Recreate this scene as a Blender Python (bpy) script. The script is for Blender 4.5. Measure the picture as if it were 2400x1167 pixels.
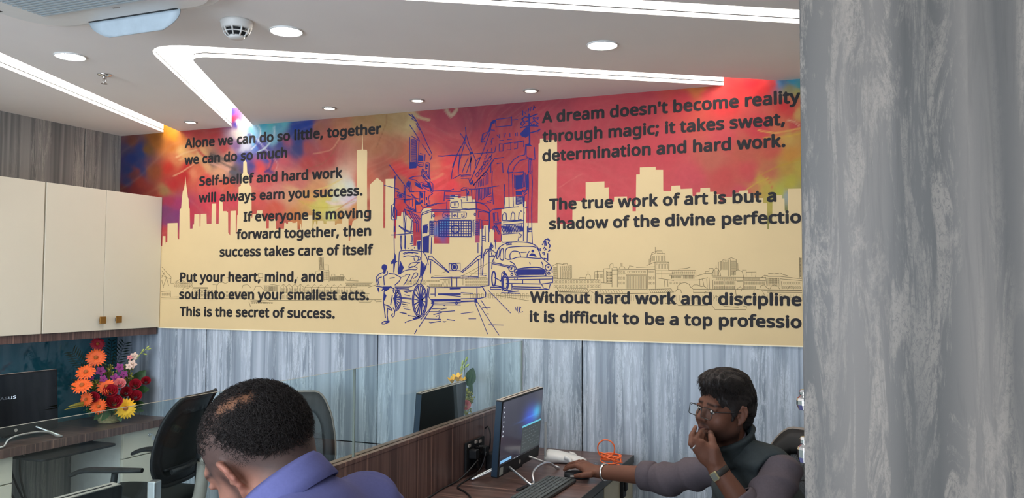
import bpy, bmesh, math, random
import numpy as np
from mathutils import Vector, Matrix, noise as mnoise
random.seed(7)
RNG = np.random.default_rng(11)
for o in list(bpy.data.objects):
    bpy.data.objects.remove(o)
SC = bpy.context.scene
COL = SC.collection

# ------------------------------------------------------------------ camera
CAM_H, YB = 1.59, 4.07
YAW, PITCH, ROLL, FPX = math.radians(-21.7986), math.radians(2.56219), math.radians(0.2521), 1927.07
_f = np.array([math.sin(YAW)*math.cos(PITCH), math.cos(YAW)*math.cos(PITCH), math.sin(PITCH)])
_r0 = np.array([math.cos(YAW), -math.sin(YAW), 0.0])
_u0 = np.cross(_r0, _f)
CR = math.cos(ROLL)*_r0 + math.sin(ROLL)*_u0
CU = np.cross(CR, _f)
CF = _f
cam_d = bpy.data.cameras.new('camera')
cam = bpy.data.objects.new('camera', cam_d)
COL.objects.link(cam)
m = Matrix.Identity(4)
for i in range(3):
    m[i][0], m[i][1], m[i][2] = CR[i], CU[i], -CF[i]
m[2][3] = CAM_H
cam.matrix_world = m
cam_d.sensor_width = 36.0
cam_d.sensor_fit = 'HORIZONTAL'
cam_d.lens = 36.0*FPX/2400.0
cam_d.clip_start = 0.05
SC.camera = cam

# ------------------------------------------------------------------ world, exposure, daylight
W = bpy.data.worlds.new('world')
SC.world = W
W.use_nodes = True
W.node_tree.nodes['Background'].inputs[0].default_value = (0.55, 0.68, 1.0, 1)
W.node_tree.nodes['Background'].inputs[1].default_value = 0.6
SC.view_settings.view_transform = 'Standard'
SC.view_settings.look = 'None'
SC.view_settings.gamma = 1.0
SC.view_settings.use_curve_mapping = False
SC.view_settings.exposure = 0.74
LED_POWER = 5.0          # cove diffusers
DAY_POWER = 120.0         # area lamp added inside the unseen window behind the camera, cool day fill
DOWN_POWER = 7.0        # each round panel light
SPOT_POWER = 1.8         # each small spot


def area_light(name, loc, rot, sx, sy, power, col):
    d = bpy.data.lights.new(name, 'AREA')
    d.shape = 'RECTANGLE'
    d.size, d.size_y, d.energy, d.color = sx, sy, power, col
    o = bpy.data.objects.new(name, d)
    o.location = loc
    o.rotation_euler = rot
    COL.objects.link(o)
    return o


area_light('daylight_fill', (-1.9, -2.52, 1.6), (math.radians(90), 0, 0), 3.6, 1.5, DAY_POWER, (0.74, 0.86, 1.0))

# ------------------------------------------------------------------ pixel helpers (photo frame 2400 x 1167)


def ray(x, y):
    v = CR*((x-1200.0)/FPX) + CU*(-(y-583.5)/FPX) + CF
    return v


def at_y(x, y, Y):
    d = ray(x, y)
    p = d*(Y/d[1])
    return np.array([p[0], p[1], p[2]+CAM_H])


def at_x(x, y, X):
    d = ray(x, y)
    p = d*(X/d[0])
    return np.array([p[0], p[1], p[2]+CAM_H])


def at_z(x, y, Z):
    d = ray(x, y)
    p = d*((Z-CAM_H)/d[2])
    return np.array([p[0], p[1], p[2]+CAM_H])


def at_d(x, y, d):
    p = ray(x, y)*d
    return np.array([p[0], p[1], p[2]+CAM_H])


# ------------------------------------------------------------------ colour and material helpers
def lin(c):
    out = []
    for v in c[:3]:
        v = v/255.0
        out.append(v/12.92 if v <= 0.04045 else ((v+0.055)/1.055)**2.4)
    return tuple(out)


def L4(c):
    return (*lin(c), 1.0)


class NT:
    def __init__(s, name):
        s.m = bpy.data.materials.new(name)
        s.m.use_nodes = True
        s.t = s.m.node_tree
        s.n = s.t.nodes
        s.p = s.n['Principled BSDF']
        s.out = s.n['Material Output']

    def node(s, typ, **kw):
        n = s.n.new(typ)
        for k, v in kw.items():
            if k.startswith('i_'):
                n.inputs[k[2:].replace('_', ' ')].default_value = v
            else:
                setattr(n, k, v)
        return n

    def link(s, a, b):
        s.t.links.new(a, b)

    def scaled_pos(s, sc):
        g = s.node('ShaderNodeNewGeometry')
        v = s.node('ShaderNodeVectorMath', operation='MULTIPLY')
        v.inputs[1].default_value = sc
        s.link(g.outputs['Position'], v.inputs[0])
        return v.outputs[0]

    def noise(s, sc, scale=1.0, detail=3.0, rough=0.55, dist=0.0):
        n = s.node('ShaderNodeTexNoise')
        n.inputs['Scale'].default_value = scale
        n.inputs['Detail'].default_value = detail
        n.inputs['Roughness'].default_value = rough
        n.inputs['Distortion'].default_value = dist
        s.link(s.scaled_pos(sc), n.inputs['Vector'])
        return n.outputs['Fac']

    def ramp(s, fac, stops, interp='LINEAR'):
        r = s.node('ShaderNodeValToRGB')
        r.color_ramp.interpolation = interp
        e = r.color_ramp.elements
        while len(e) > 1:
            e.remove(e[-1])
        e[0].position, e[0].color = stops[0][0], stops[0][1]
        for p, c in stops[1:]:
            k = e.new(p)
            k.color = c
        s.link(fac, r.inputs[0])
        return r.outputs[0]

    def mix(s, fac, a, b, blend='MIX'):
        n = s.node('ShaderNodeMix', data_type='RGBA', blend_type=blend)
        for sock, v in ((n.inputs[0], fac), (n.inputs[6], a), (n.inputs[7], b)):
            if hasattr(v, 'type') and hasattr(v, 'is_output'):
                s.link(v, sock)
            else:
                sock.default_value = v
        return n.outputs[2]

    def math(s, op, a, b=None, clamp=False):
        n = s.node('ShaderNodeMath', operation=op, use_clamp=clamp)
        for i, v in enumerate((a, b)):
            if v is None:
                continue
            if hasattr(v, 'is_output'):
                s.link(v, n.inputs[i])
            else:
                n.inputs[i].default_value = v
        return n.outputs[0]

    def bump(s, h, strength=0.2, dist=0.01):
        b = s.node('ShaderNodeBump')
        b.inputs['Strength'].default_value = strength
        b.inputs['Distance'].default_value = dist
        s.link(h, b.inputs['Height'])
        s.link(b.outputs[0], s.p.inputs['Normal'])

    def base(s, c):
        if hasattr(c, 'is_output'):
            s.link(c, s.p.inputs['Base Color'])
        else:
            s.p.inputs['Base Color'].default_value = c

    def set(s, rough=0.5, metal=0.0, spec=0.5, coat=0.0, trans=0.0):
        s.p.inputs['Roughness'].default_value = rough
        s.p.inputs['Metallic'].default_value = metal
        s.p.inputs['Specular IOR Level'].default_value = spec
        s.p.inputs['Coat Weight'].default_value = coat
        s.p.inputs['Transmission Weight'].default_value = trans
        return s


def pmat(name, rgb, rough=0.5, metal=0.0, var=0.06, scale=25.0, spec=0.5, bump=0.0, coat=0.0):
    """plain procedural material: a base colour with faint mottling"""
    t = NT(name)
    c = np.array(lin(rgb))
    f = t.noise((1, 1, 1), scale, 4)
    t.base(t.ramp(f, [(0.3, (*(c*(1-var)), 1)), (0.7, (*np.minimum(c*(1+var), 1), 1))]))
    t.set(rough, metal, spec, coat)
    if bump:
        t.bump(f, bump, 0.004)
    return t.m


def emit(name, rgb, strength, base=0.8):
    t = NT(name)
    t.p.inputs['Base Color'].default_value = (base, base, base, 1)
    t.p.inputs['Emission Color'].default_value = (*rgb, 1)
    t.p.inputs['Emission Strength'].default_value = strength
    return t.m


def attr_mat(name, rough=0.5, spec=0.5, var=0.05, scale=60.0, bump=0.0, bscale=200.0, coat=0.0, sss=0.0):
    """colour from the mesh's own colour attribute, with procedural mottling"""
    t = NT(name)
    a = t.node('ShaderNodeAttribute', attribute_name='Col')
    f = t.noise((1, 1, 1), scale, 4)
    c = t.mix(1.0, a.outputs['Color'], t.ramp(f, [(0.3, (1-var,)*3+(1,)), (0.7, (1+var,)*3+(1,))]), 'MULTIPLY')
    t.base(c)
    t.set(rough, 0, spec, coat)
    if sss:
        t.p.inputs['Subsurface Weight'].default_value = sss
        t.p.inputs['Subsurface Radius'].default_value = (0.012, 0.005, 0.003)
        t.p.inputs['Subsurface Scale'].default_value = 0.5
    if bump:
        t.bump(t.noise((1, 1, 1), bscale, 3), bump, 0.002)
    return t.m


# ------------------------------------------------------------------ object helpers
def tag(o, label=None, cat=None, group=None, kind=None):
    if label:
        o['label'] = label
    if cat:
        o['category'] = cat
    if group:
        o['group'] = group
    if kind:
        o['kind'] = kind
    return o


def thing(name, label, cat, loc=(0, 0, 0), rz=0.0, group=None):
    o = bpy.data.objects.new(name, None)
    o.empty_display_size = 0.1
    o.location = loc
    o.rotation_euler = (0, 0, rz)
    COL.objects.link(o)
    return tag(o, label, cat, group)


def children(o):
    return [c for c in bpy.data.objects if c.parent == o]


def copy_tree(o, parent=None):
    c = o.copy()
    COL.objects.link(c)
    if parent:
        c.parent = parent
    for ch in children(o):
        copy_tree(ch, c)
    return c


class B:
    """collects shapes and links them as one mesh object"""

    def __init__(s):
        s.v, s.f, s.mi, s.sm = [], [], [], []

    def add(s, vs, fs, mi=0, smooth=False):
        n = len(s.v)
        s.v += [tuple(map(float, v)) for v in vs]
        s.f += [tuple(i+n for i in f) for f in fs]
        s.mi += [mi]*len(fs)
        s.sm += [smooth]*len(fs)
        return s

    def box(s, lo, hi, mi=0, M=None):
        (a, b, c), (d, e, f) = lo, hi
        vs = [(a, b, c), (d, b, c), (d, e, c), (a, e, c), (a, b, f), (d, b, f), (d, e, f), (a, e, f)]
        if M is not None:
            vs = [tuple(M @ Vector(v)) for v in vs]
        return s.add(vs, [(0, 3, 2, 1), (4, 5, 6, 7), (0, 1, 5, 4), (1, 2, 6, 5), (2, 3, 7, 6), (3, 0, 4, 7)], mi)

    def rbox(s, lo, hi, r, mi=0, M=None, axis=2, n=5):
        """box with rounded edges along one axis"""
        ax = [0, 1, 2]
        ax.remove(axis)
        u, w = ax
        pts = []
        for cx, cy, a0 in ((hi[u]-r, hi[w]-r, 0), (lo[u]+r, hi[w]-r, 90), (lo[u]+r, lo[w]+r, 180), (hi[u]-r, lo[w]+r, 270)):
            for i in range(n+1):
                a = math.radians(a0+90*i/n)
                pts.append((cx+r*math.cos(a), cy+r*math.sin(a)))
        vs = []
        for h in (lo[axis], hi[axis]):
            for p in pts:
                v = [0, 0, 0]
                v[u], v[w], v[axis] = p[0], p[1], h
                vs.append(v)
        if M is not None:
            vs = [tuple(M @ Vector(v)) for v in vs]
        k = len(pts)
        fs = [tuple(range(k-1, -1, -1)), tuple(range(k, 2*k))]
        fs += [(i, (i+1) % k, k+(i+1) % k, k+i) for i in range(k)]
        if axis == 1:
            fs = [tuple(reversed(f)) for f in fs]
        return s.add(vs, fs, mi)

    def tube(s, pts, r, n=8, mi=0, closed=False, caps=True):
        pts = [Vector(p) for p in pts]
        m_ = len(pts)
        rs = r if isinstance(r, (list, tuple)) else [r]*m_
        vs, fs = [], []
        prev = None
        for i, p in enumerate(pts):
            if closed:
                t = (pts[(i+1) % m_]-pts[i-1])
            else:
                t = pts[min(i+1, m_-1)]-pts[max(i-1, 0)]
            if t.length < 1e-9:
                t = Vector((0, 0, 1))
            t.normalize()
            if prev is None:
                a = Vector((0, 0, 1)) if abs(t.z) < 0.9 else Vector((1, 0, 0))
                u = t.cross(a).normalized()
            else:
                u = (prev-t*prev.dot(t))
                u = u.normalized() if u.length > 1e-6 else t.orthogonal().normalized()
            prev = u
            w = t.cross(u)
            for k in range(n):
                a = 2*math.pi*k/n
                vs.append(p+(u*math.cos(a)+w*math.sin(a))*rs[i])
        for i in range(m_ if closed else m_-1):
            j = (i+1) % m_
            for k in range(n):
                fs.append((i*n+k, i*n+(k+1) % n, j*n+(k+1) % n, j*n+k))
        s.add(vs, fs, mi, True)
        if caps and not closed:
            q = len(s.v)-len(vs)
            s.f += [tuple(q+k for k in range(n-1, -1, -1)), tuple(q+(m_-1)*n+k for k in range(n))]
            s.mi += [mi, mi]
            s.sm += [False, False]
        return s

    def cyl(s, p0, p1, r0, r1=None, n=24, mi=0):
        return s.tube([p0, p1], [r0, r0 if r1 is None else r1], n, mi)

    def lathe(s, prof, c=(0, 0, 0), n=32, mi=0, M=None, smooth=True):
        """profile of (radius, height) about z"""
        vs, fs = [], []
        for r, h in prof:
            for k in range(n):
                a = 2*math.pi*k/n
                v = Vector((r*math.cos(a), r*math.sin(a), h))
                if M is not None:
                    v = M @ v
                vs.append(v+Vector(c))
        for i in range(len(prof)-1):
            for k in range(n):
                fs.append((i*n+k, i*n+(k+1) % n, (i+1)*n+(k+1) % n, (i+1)*n+k))
        return s.add(vs, fs, mi, smooth)

    def prism(s, poly, z0, z1, mi=0, M=None, bands=None):
        """poly in xy, counter-clockwise"""
        k = len(poly)
        hs = [z0]+([b[0] for b in bands] if bands else [])+[z1]
        bm_ = [mi]+([b[1] for b in bands] if bands else [])
        vs = [(p[0], p[1], h) for h in hs for p in poly]
        if M is not None:
            vs = [tuple(M @ Vector(v)) for v in vs]
        n = len(hs)
        s.add(vs, [tuple(range(k-1, -1, -1)), tuple(range((n-1)*k, n*k))], mi)
        q = len(s.v)-len(vs)
        for j in range(n-1):
            for i in range(k):
                s.f.append((q+j*k+i, q+j*k+(i+1) % k, q+(j+1)*k+(i+1) % k, q+(j+1)*k+i))
                s.mi.append(bm_[j])
                s.sm.append(False)
        return s

    def sheet(s, rows, mi=0, smooth=True, closed=False):
        """grid of points"""
        r, c = len(rows), len(rows[0])
        vs = [p for row in rows for p in row]
        fs = []
        for i in range(r-1):
            for j in range(c if closed else c-1):
                fs.append((i*c+j, i*c+(j+1) % c, (i+1)*c+(j+1) % c, (i+1)*c+j))
        return s.add(vs, fs, mi, smooth)

    def ball(s, c, r, n=12, mi=0, M=None):
        R = r if isinstance(r, (tuple, list)) else (r, r, r)
        rows = []
        for i in range(n+1):
            t = math.pi*i/n
            row = []
            for k in range(n*2):
                a = math.pi*k/n
                v = Vector((R[0]*math.sin(t)*math.cos(a), R[1]*math.sin(t)*math.sin(a), R[2]*math.cos(t)))
                if M is not None:
                    v = M @ v
                row.append(v+Vector(c))
            rows.append(row)
        rows = [list(reversed(r_)) for r_ in rows]
        return s.sheet(rows, mi, True, True)

    def build(s, name, mats, parent=None, bevel=0.0, segs=2, solid=0.0, auto=False, cols=None):
        me = bpy.data.meshes.new(name)
        me.from_pydata(s.v, [], s.f)
        mats = mats if isinstance(mats, (list, tuple)) else [mats]
        for m_ in mats:
            me.materials.append(m_)
        me.polygons.foreach_set('material_index', s.mi)
        me.polygons.foreach_set('use_smooth', s.sm)
        if cols is not None:
            a = me.color_attributes.new('Col', 'FLOAT_COLOR', 'POINT')
            a.data.foreach_set('color', np.asarray(cols, dtype=np.float32).ravel())
        me.update()
        o = bpy.data.objects.new(name, me)
        COL.objects.link(o)
        if parent is not None:
            o.parent = parent
            o.matrix_parent_inverse = Matrix.Identity(4)
        if solid:
            md = o.modifiers.new('thickness', 'SOLIDIFY')
            md.thickness = solid
            md.offset = 0
        if bevel:
            md = o.modifiers.new('bevel', 'BEVEL')
            md.width = bevel
            md.segments = segs
            md.limit_method = 'ANGLE'
            md.angle_limit = math.radians(40)
        return o


def world_parent(o, p):
    """parent keeping the mesh's world coordinates"""
    o.parent = p
    o.matrix_parent_inverse = (Matrix.Translation(p.location) @ p.rotation_euler.to_matrix().to_4x4()).inverted()
    return o


def part(b, name, mats, p, **kw):
    """a part whose shapes were given in world coordinates"""
    o = b.build(name, mats, None, **kw)
    return world_parent(o, p)


def smooth_curve(pts, n=8, closed=False):
    """Catmull-Rom through the points"""
    P = [np.array(p, float) for p in pts]
    k = len(P)
    out = []
    rng = range(k if closed else k-1)
    for i in rng:
        p0 = P[i-1] if (i > 0 or closed) else P[0]
        p1, p2 = P[i], P[(i+1) % k]
        p3 = P[(i+2) % k] if (i+2 < k or closed) else P[-1]
        for j in range(n):
            t = j/n
            out.append(0.5*((2*p1)+(p2-p0)*t+(2*p0-5*p1+4*p2-p3)*t*t+(3*p1-p0-3*p2+p3)*t**3))
    if not closed:
        out.append(P[-1])
    return out
# ------------------------------------------------------------------ shared materials
def laminate(name, axis, tint=(1, 1, 1), near=False):
    """printed laminate: soft vertical folds with scraped chalky streaks"""
    t = NT(name)

    def sc(u, z):
        return (u, 0.0001, z) if axis == 'x' else (0.0001, u, z)
    fold = t.noise(sc(6.2, 0.14), 1.0, 1.0, 0.4, 0.35)
    fold2 = t.noise(sc(17.0, 0.35), 1.0, 2.0, 0.5, 0.25)
    wf = 0.86 if near else 0.66
    f = t.math('ADD', t.math('MULTIPLY', fold, wf), t.math('MULTIPLY', fold2, 1-wf))

    def T(r, g, b):
        c = lin((r, g, b))
        return (min(c[0]*tint[0], 1), min(c[1]*tint[1], 1), min(c[2]*tint[2], 1), 1)
    base = t.ramp(f, [(0.30, T(150, 157, 163)), (0.40, T(118, 125, 131)), (0.455, T(146, 152, 158)), (0.50, T(168, 173, 178)), (0.53, T(126, 133, 140)), (0.585, T(150, 156, 162)), (0.64, T(176, 180, 184)), (0.70, T(132, 139, 146))])
    scr = t.noise(sc(34.0, 4.5) if near else sc(46.0, 3.4), 1.0, 8.0, 0.75, 1.0)
    msk = t.noise(sc(7.5, 0.55), 1.0, 3.0, 0.6, 0.4)
    fine = t.noise(sc(260.0, 130.0) if near else sc(210.0, 60.0), 1.0, 5.0, 0.8, 0.8)
    s1 = t.ramp(scr, [(0.47, (0, 0, 0, 1)), (0.55, (1, 1, 1, 1))])
    m1 = t.ramp(msk, [(0.40, (0, 0, 0, 1)), (0.52, (1, 1, 1, 1))] if near else [(0.46, (0, 0, 0, 1)), (0.56, (1, 1, 1, 1))])
    k = t.math('MULTIPLY', t.math('MULTIPLY', s1, m1), t.ramp(fine, [(0.36, (0.15,)*3+(1,)), (0.52, (1, 1, 1, 1))]))
    c = t.mix(t.math('MULTIPLY', k, 0.85 if near else 0.62), base, T(206, 209, 210))
    d1 = t.ramp(t.noise(sc(30.0, 1.6), 1.0, 5.0, 0.7, 1.2), [(0.56, (0, 0, 0, 1)), (0.66, (1, 1, 1, 1))])
    c = t.mix(t.math('MULTIPLY', d1, 0.22), c, T(96, 102, 108))
    t.base(c)
    t.set(0.42, 0, 0.35)
    return t.m


def walnut(name, lightness=1.0):
    """dark walnut laminate, streaks running across y"""
    t = NT(name)
    a = t.noise((0.9, 62.0, 0.9), 1.0, 5.0, 0.65, 0.15)
    b = t.noise((0.3, 16.0, 0.3), 1.0, 1.0, 0.5, 0.1)
    f = t.math('ADD', t.math('MULTIPLY', a, 0.45), t.math('MULTIPLY', b, 0.55))
    thin = t.ramp(t.noise((0.5, 75.0, 0.5), 1.0, 1.0, 0.5, 0.1), [(0.66, (0, 0, 0, 1)), (0.73, (1, 1, 1, 1))])
    k = lightness

    def T(r, g, b_):
        c = lin((r, g, b_))
        return (c[0]*k, c[1]*k, c[2]*k, 1)
    c = t.ramp(f, [(0.30, T(60, 44, 42)), (0.44, T(84, 64, 60)), (0.50, T(112, 87, 80)), (0.54, T(76, 57, 54)), (0.62, T(108, 84, 77)), (0.70, T(90, 68, 64))])
    c = t.mix(t.math('MULTIPLY', thin, 0.55), c, T(178, 142, 124))
    t.base(c)
    t.set(0.32, 0, 0.45)
    return t.m


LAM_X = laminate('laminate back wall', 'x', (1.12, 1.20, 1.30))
LAM_Y = laminate('laminate side wall', 'y', (0.80, 0.74, 0.66))  # same laminate, with the warm lighting of this wall tinted into its colour
LAM_P_SHADE = laminate('laminate near panel', 'x', (0.405, 0.336, 0.278), True)  # same laminate, tinted darker and warmer to hold the shade on this panel
WALNUT = walnut('walnut laminate')
GAP = pmat('shadow gap', (22, 22, 24), 0.8, spec=0.1)
CEIL = pmat('ceiling paint', (240, 235, 230), 0.85, var=0.015, scale=3.0, spec=0.15)
CREAM_LAM = pmat('cream laminate', (218, 212, 194), 0.42, var=0.012, scale=4.0)
WHITE_PL = pmat('white plastic', (222, 222, 218), 0.4, var=0.02)
GREY_PL = pmat('warm grey plastic', (168, 160, 152), 0.45, var=0.03)
BLACK_PL = pmat('black plastic', (26, 28, 30), 0.55, var=0.08, spec=0.3)
BLACK_GL = pmat('black gloss', (12, 13, 15), 0.12, var=0.05)
DARK_FAB = pmat('black chair fabric', (34, 37, 37), 0.85, var=0.12, scale=300, spec=0.2)
CHROME = pmat('chrome', (225, 222, 218), 0.12, 1.0, var=0.02)
SILVER = pmat('satin silver', (205, 208, 210), 0.3, 0.85, var=0.02)
BRASS = pmat('aged brass', (152, 112, 58), 0.35, 0.8, var=0.1)
TEAL = pmat('teal glass paint', (40, 104, 120), 0.06, var=0.03, spec=0.7)
WALL_P = pmat('wall paint', (205, 203, 198), 0.8, var=0.02, scale=3.0, spec=0.2)
FLOOR_M = pmat('grey vitrified floor', (190, 190, 190), 0.35, var=0.06, scale=6.0)
LED = emit('cove diffuser', (1.0, 0.97, 0.92), LED_POWER)
DISC = emit('downlight diffuser', (1.0, 0.95, 0.88), 30.0)
CABLE = pmat('black cable', (20, 20, 22), 0.5)
INK_RGB = (52, 58, 128)


def glass_mat(name, tint, gl=0.035):
    t = NT(name)
    tr = t.node('ShaderNodeBsdfTransparent')
    tr.inputs[0].default_value = (*tint, 1)
    g = t.node('ShaderNodeBsdfGlossy')
    g.inputs['Roughness'].default_value = 0.02
    g.inputs['Color'].default_value = (0.95, 1, 1, 1)
    lw = t.node('ShaderNodeLayerWeight')
    mx = t.node('ShaderNodeMixShader')
    nz = t.noise((1, 1, 1), 3.0, 2)
    k = t.math('MULTIPLY', t.math('POWER', lw.outputs['Facing'], 4.0), 0.55)
    k = t.math('ADD', k, t.math('ADD', t.math('MULTIPLY', nz, 0.01), gl), True)
    t.link(k, mx.inputs[0])
    t.link(tr.outputs[0], mx.inputs[1])
    t.link(g.outputs[0], mx.inputs[2])
    t.link(mx.outputs[0], t.out.inputs['Surface'])
    return t.m


GLASS = glass_mat('partition glass', (0.90, 0.965, 0.955))
EDGE = pmat('glass edge', (128, 132, 122), 0.3, var=0.05)
# ------------------------------------------------------------------ the setting
XL, XR, YF, ZC, ZT = -4.42, 1.6, -2.6, 2.57, 2.683
ZM = 1.317               # bottom of the mural


def struct(b, name, mats, **kw):
    return tag(b.build(name, mats, None, **kw), kind='structure')


b = B()
b.box((XL-0.1, YF-0.1, -0.06), (XR+0.1, YB+0.12, 0.0))
struct(b, 'floor', FLOOR_M)

# back wall: laminate boards with dark joints, painted board carrying the mural above
b = B()
b.box((XL-0.1, YB+0.012, 0), (XR+0.1, YB+0.12, 2.75), 1)
xs = [XL, -3.675, -2.446, -1.237, -0.02, XR]
g = 0.0034
for i in range(5):
    x0, x1 = xs[i]+(g if i else 0), xs[i+1]-g
    b.box((x0, YB, 0.0), (x1, YB+0.012, 0.695-g))
    b.box((x0, YB, 0.695+g), (x1, YB+0.012, ZM))
b.box((XL, YB, ZM), (XR, YB+0.012, 2.70), 2)
struct(b, 'wall_back', [LAM_X, GAP, WALL_P])

# left wall
b = B()
b.box((XL-0.1, YF, 0), (XL-0.012, YB+0.012, 2.75), 1)
ys = [YF, -0.4, 0.82, 2.04, 2.57, 3.784, YB]
for i in range(6):
    b.box((XL-0.012, ys[i]+g, 0.0), (XL, ys[i+1]-(g if i < 5 else 0), 2.70))
struct(b, 'wall_left', [LAM_Y, GAP])
b = B()
b.box((XR, YF, 0), (XR+0.1, YB+0.012, 2.75))
struct(b, 'wall_right', WALL_P)
# wall behind the camera; its unseen window is put in for the day lamp
b = B()
b.box((XL-0.1, YF-0.1, 0), (XR+0.1, YF, 0.8))
b.box((XL-0.1, YF-0.1, 2.4), (XR+0.1, YF, 2.75))
b.box((XL-0.1, YF-0.1, 0.8), (-3.8, YF, 2.4))
b.box((0.1, YF-0.1, 0.8), (XR+0.1, YF, 2.4))
struct(b, 'wall_front', WALL_P)
b = B()
for x in (-3.8, -2.52, -1.24, 0.04):
    b.box((x, YF-0.07, 0.8), (x+0.06, YF-0.02, 2.4))
for z in (0.8, 2.34):
    b.box((-3.8, YF-0.071, z), (0.1, YF-0.019, z+0.06))
struct(b, 'window_1', WHITE_PL)

# ceiling board with the light grooves cut into it


def xa_u(y): return -3.93-0.374*(y-4.07)
def xa_l(y): return -4.06-0.36*(y-4.07)


def corner(P, d0, d1, t, n=8):
    """rounded corner: from P+d0*t to P+d1*t"""
    P = np.array(P)
    a, c = P+np.array(d0)*t, P+np.array(d1)*t
    return [tuple((1-s)**2*a+2*s*(1-s)*P+s*s*c) for s in [i/n for i in range(n+1)]]


dl = np.array([-0.492, 0.871])
dr = np.array([0.837, 0.548])
v_out = corner((-2.63, 2.505), dr, dl, 0.20)        # from the right leg to the left leg
v_in = corner((-2.591, 2.725), dl, dr, 0.10)        # from the left leg to the right leg
YW = YB+0.004
c_up = [(XR, 4.06), (-1.75, 2.077)]
c_lo = [(-1.75, 2.226), (1.317, YW)]
c_end = [(-1.80, 2.085), (-1.83, 2.13), (-1.82, 2.18)]
main = [(xa_u(YF), YF), (XR, YF)]+c_up+c_end+c_lo+[(-0.24, YW)]+v_out+[(-3.513, YW), (-3.93, YW)]
left = [(XL, YF), (xa_l(YF), YF), (-4.06, YW), (XL, YW)]
tri = [(-3.35, YW)]+v_in+[(-0.503, YW)]
rgt = [(XR, 4.06), (XR, YW), (1.317, YW)]
b = B()
for poly in (main, left, tri):
    ar = sum(poly[i][0]*poly[(i+1) % len(poly)][1]-poly[(i+1) % len(poly)][0]*poly[i][1] for i in range(len(poly)))
    if ar < 0:
        poly = list(reversed(poly))
    b.prism(poly, ZC, ZT+0.004, 0, bands=[(ZC+0.017, 1), (ZC+0.0205, 0)])
b.box((XL-0.1, YF-0.1, ZT+0.03), (XR+0.1, YB+0.12, ZT+0.12))
struct(b, 'ceiling', [CEIL, GAP])


def cove(name, poly, label):
    ar = sum(poly[i][0]*poly[(i+1) % len(poly)][1]-poly[(i+1) % len(poly)][0]*poly[i][1] for i in range(len(poly)))
    if ar < 0:
        poly = list(reversed(poly))
    b = B()
    b.prism(poly, ZT+0.005, ZT+0.018)
    o = b.build(name, LED)
    return tag(o, label, 'light')


def grow(a, bb, e=0.01):
    return a, bb


cove('cove_light', [(xa_l(YF), YF), (xa_u(YF), YF), (-3.93, YW), (-4.06, YW)],
     'straight glowing white light groove on the left, beside the grey laminate wall')
vo = list(reversed(v_out))
cove('cove_light', [(-0.24, YW), (-0.503, YW)]+list(reversed(v_in))+[(-3.35, YW), (-3.513, YW)]+vo,
     'V-shaped glowing white light groove whose two legs reach the painted wall')
cove('cove_light', [(XR, 4.06), (1.317, YW), (-1.75, 2.226), (-1.82, 2.18), (-1.83, 2.13), (-1.80, 2.085), (-1.75, 2.077)],
     'glowing white light groove along the top edge, running behind the near grey panel')


# ------------------------------------------------------------------ ceiling fittings
def downlight(r, name, trim_w, recess, power, cone):
    t = thing(name, '', 'light')
    bb = B()
    bb.lathe([(r+trim_w, 0.0), (r+trim_w, -0.004), (r+trim_w*0.5, -0.007), (r, -0.0025), (r, recess)], n=40)
    bb.build('trim', WHITE_PL if r > 0.04 else GREY_PL, t)
    d = B()
    d.lathe([(0.0001, -0.003), (r*0.999, -0.003), (r*0.999, recess)], n=40, smooth=False)
    d.build('diffuser', DISC, t)
    ld = bpy.data.lights.new('lamp', 'SPOT')
    ld.energy = power
    ld.spot_size = math.radians(cone)
    ld.spot_blend = 0.9
    ld.shadow_soft_size = r
    ld.color = (1.0, 0.95, 0.89)
    lo = bpy.data.objects.new('lamp', ld)
    lo.location = (0, 0, -0.02)
    lo.parent = t
    COL.objects.link(lo)
    return t


big = downlight(0.058, 'round_downlight', 0.006, 0.0, DOWN_POWER, 150)
spots = [((165, 131), 'round white downlight left of the fire sprinkler, by the straight light groove'),
         ((671, 72), 'round white downlight just right of the smoke detector'),
         ((1412, 105), 'round white downlight alone between the V groove and the topmost light groove')]
for i, (px, lab) in enumerate(spots):
    o = big if i == 0 else copy_tree(big)
    p = at_z(px[0], px[1], ZC)
    o.location = (p[0], p[1], ZC)
    tag(o, lab, 'light', 'round panel downlights')
small = downlight(0.026, 'spot_light', 0.014, 0.008, SPOT_POWER, 110)
for i, (px, lab) in enumerate([((447, 286), 'leftmost of the four small spots near the wall, between the two groove ends'),
                               ((772, 253), 'second small spot from the left, above the tall twin tower of the mural'),
                               ((978, 235), 'third small spot from the left, above the street drawing'),
                               ((1244, 212), 'rightmost of the four small spots, above the tree of the street drawing')]):
    o = small if i == 0 else copy_tree(small)
    p = at_z(px[0], px[1], ZC)
    o.location = (p[0], p[1], ZC)
    tag(o, lab, 'light', 'small recessed spots along the painted wall')
# unseen extra downlights behind the viewpoint, added to light the room
for x, y in ((-2.6, 0.2), (-0.6, 0.0), (-2.6, -1.6), (-0.6, -1.6), (0.9, -0.6)):
    o = copy_tree(big)
    o.location = (x, y, ZC)
    tag(o, 'unseen round downlight added to light the room from the ceiling behind the viewpoint', 'light', 'added unseen downlights behind the viewpoint')

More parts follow.
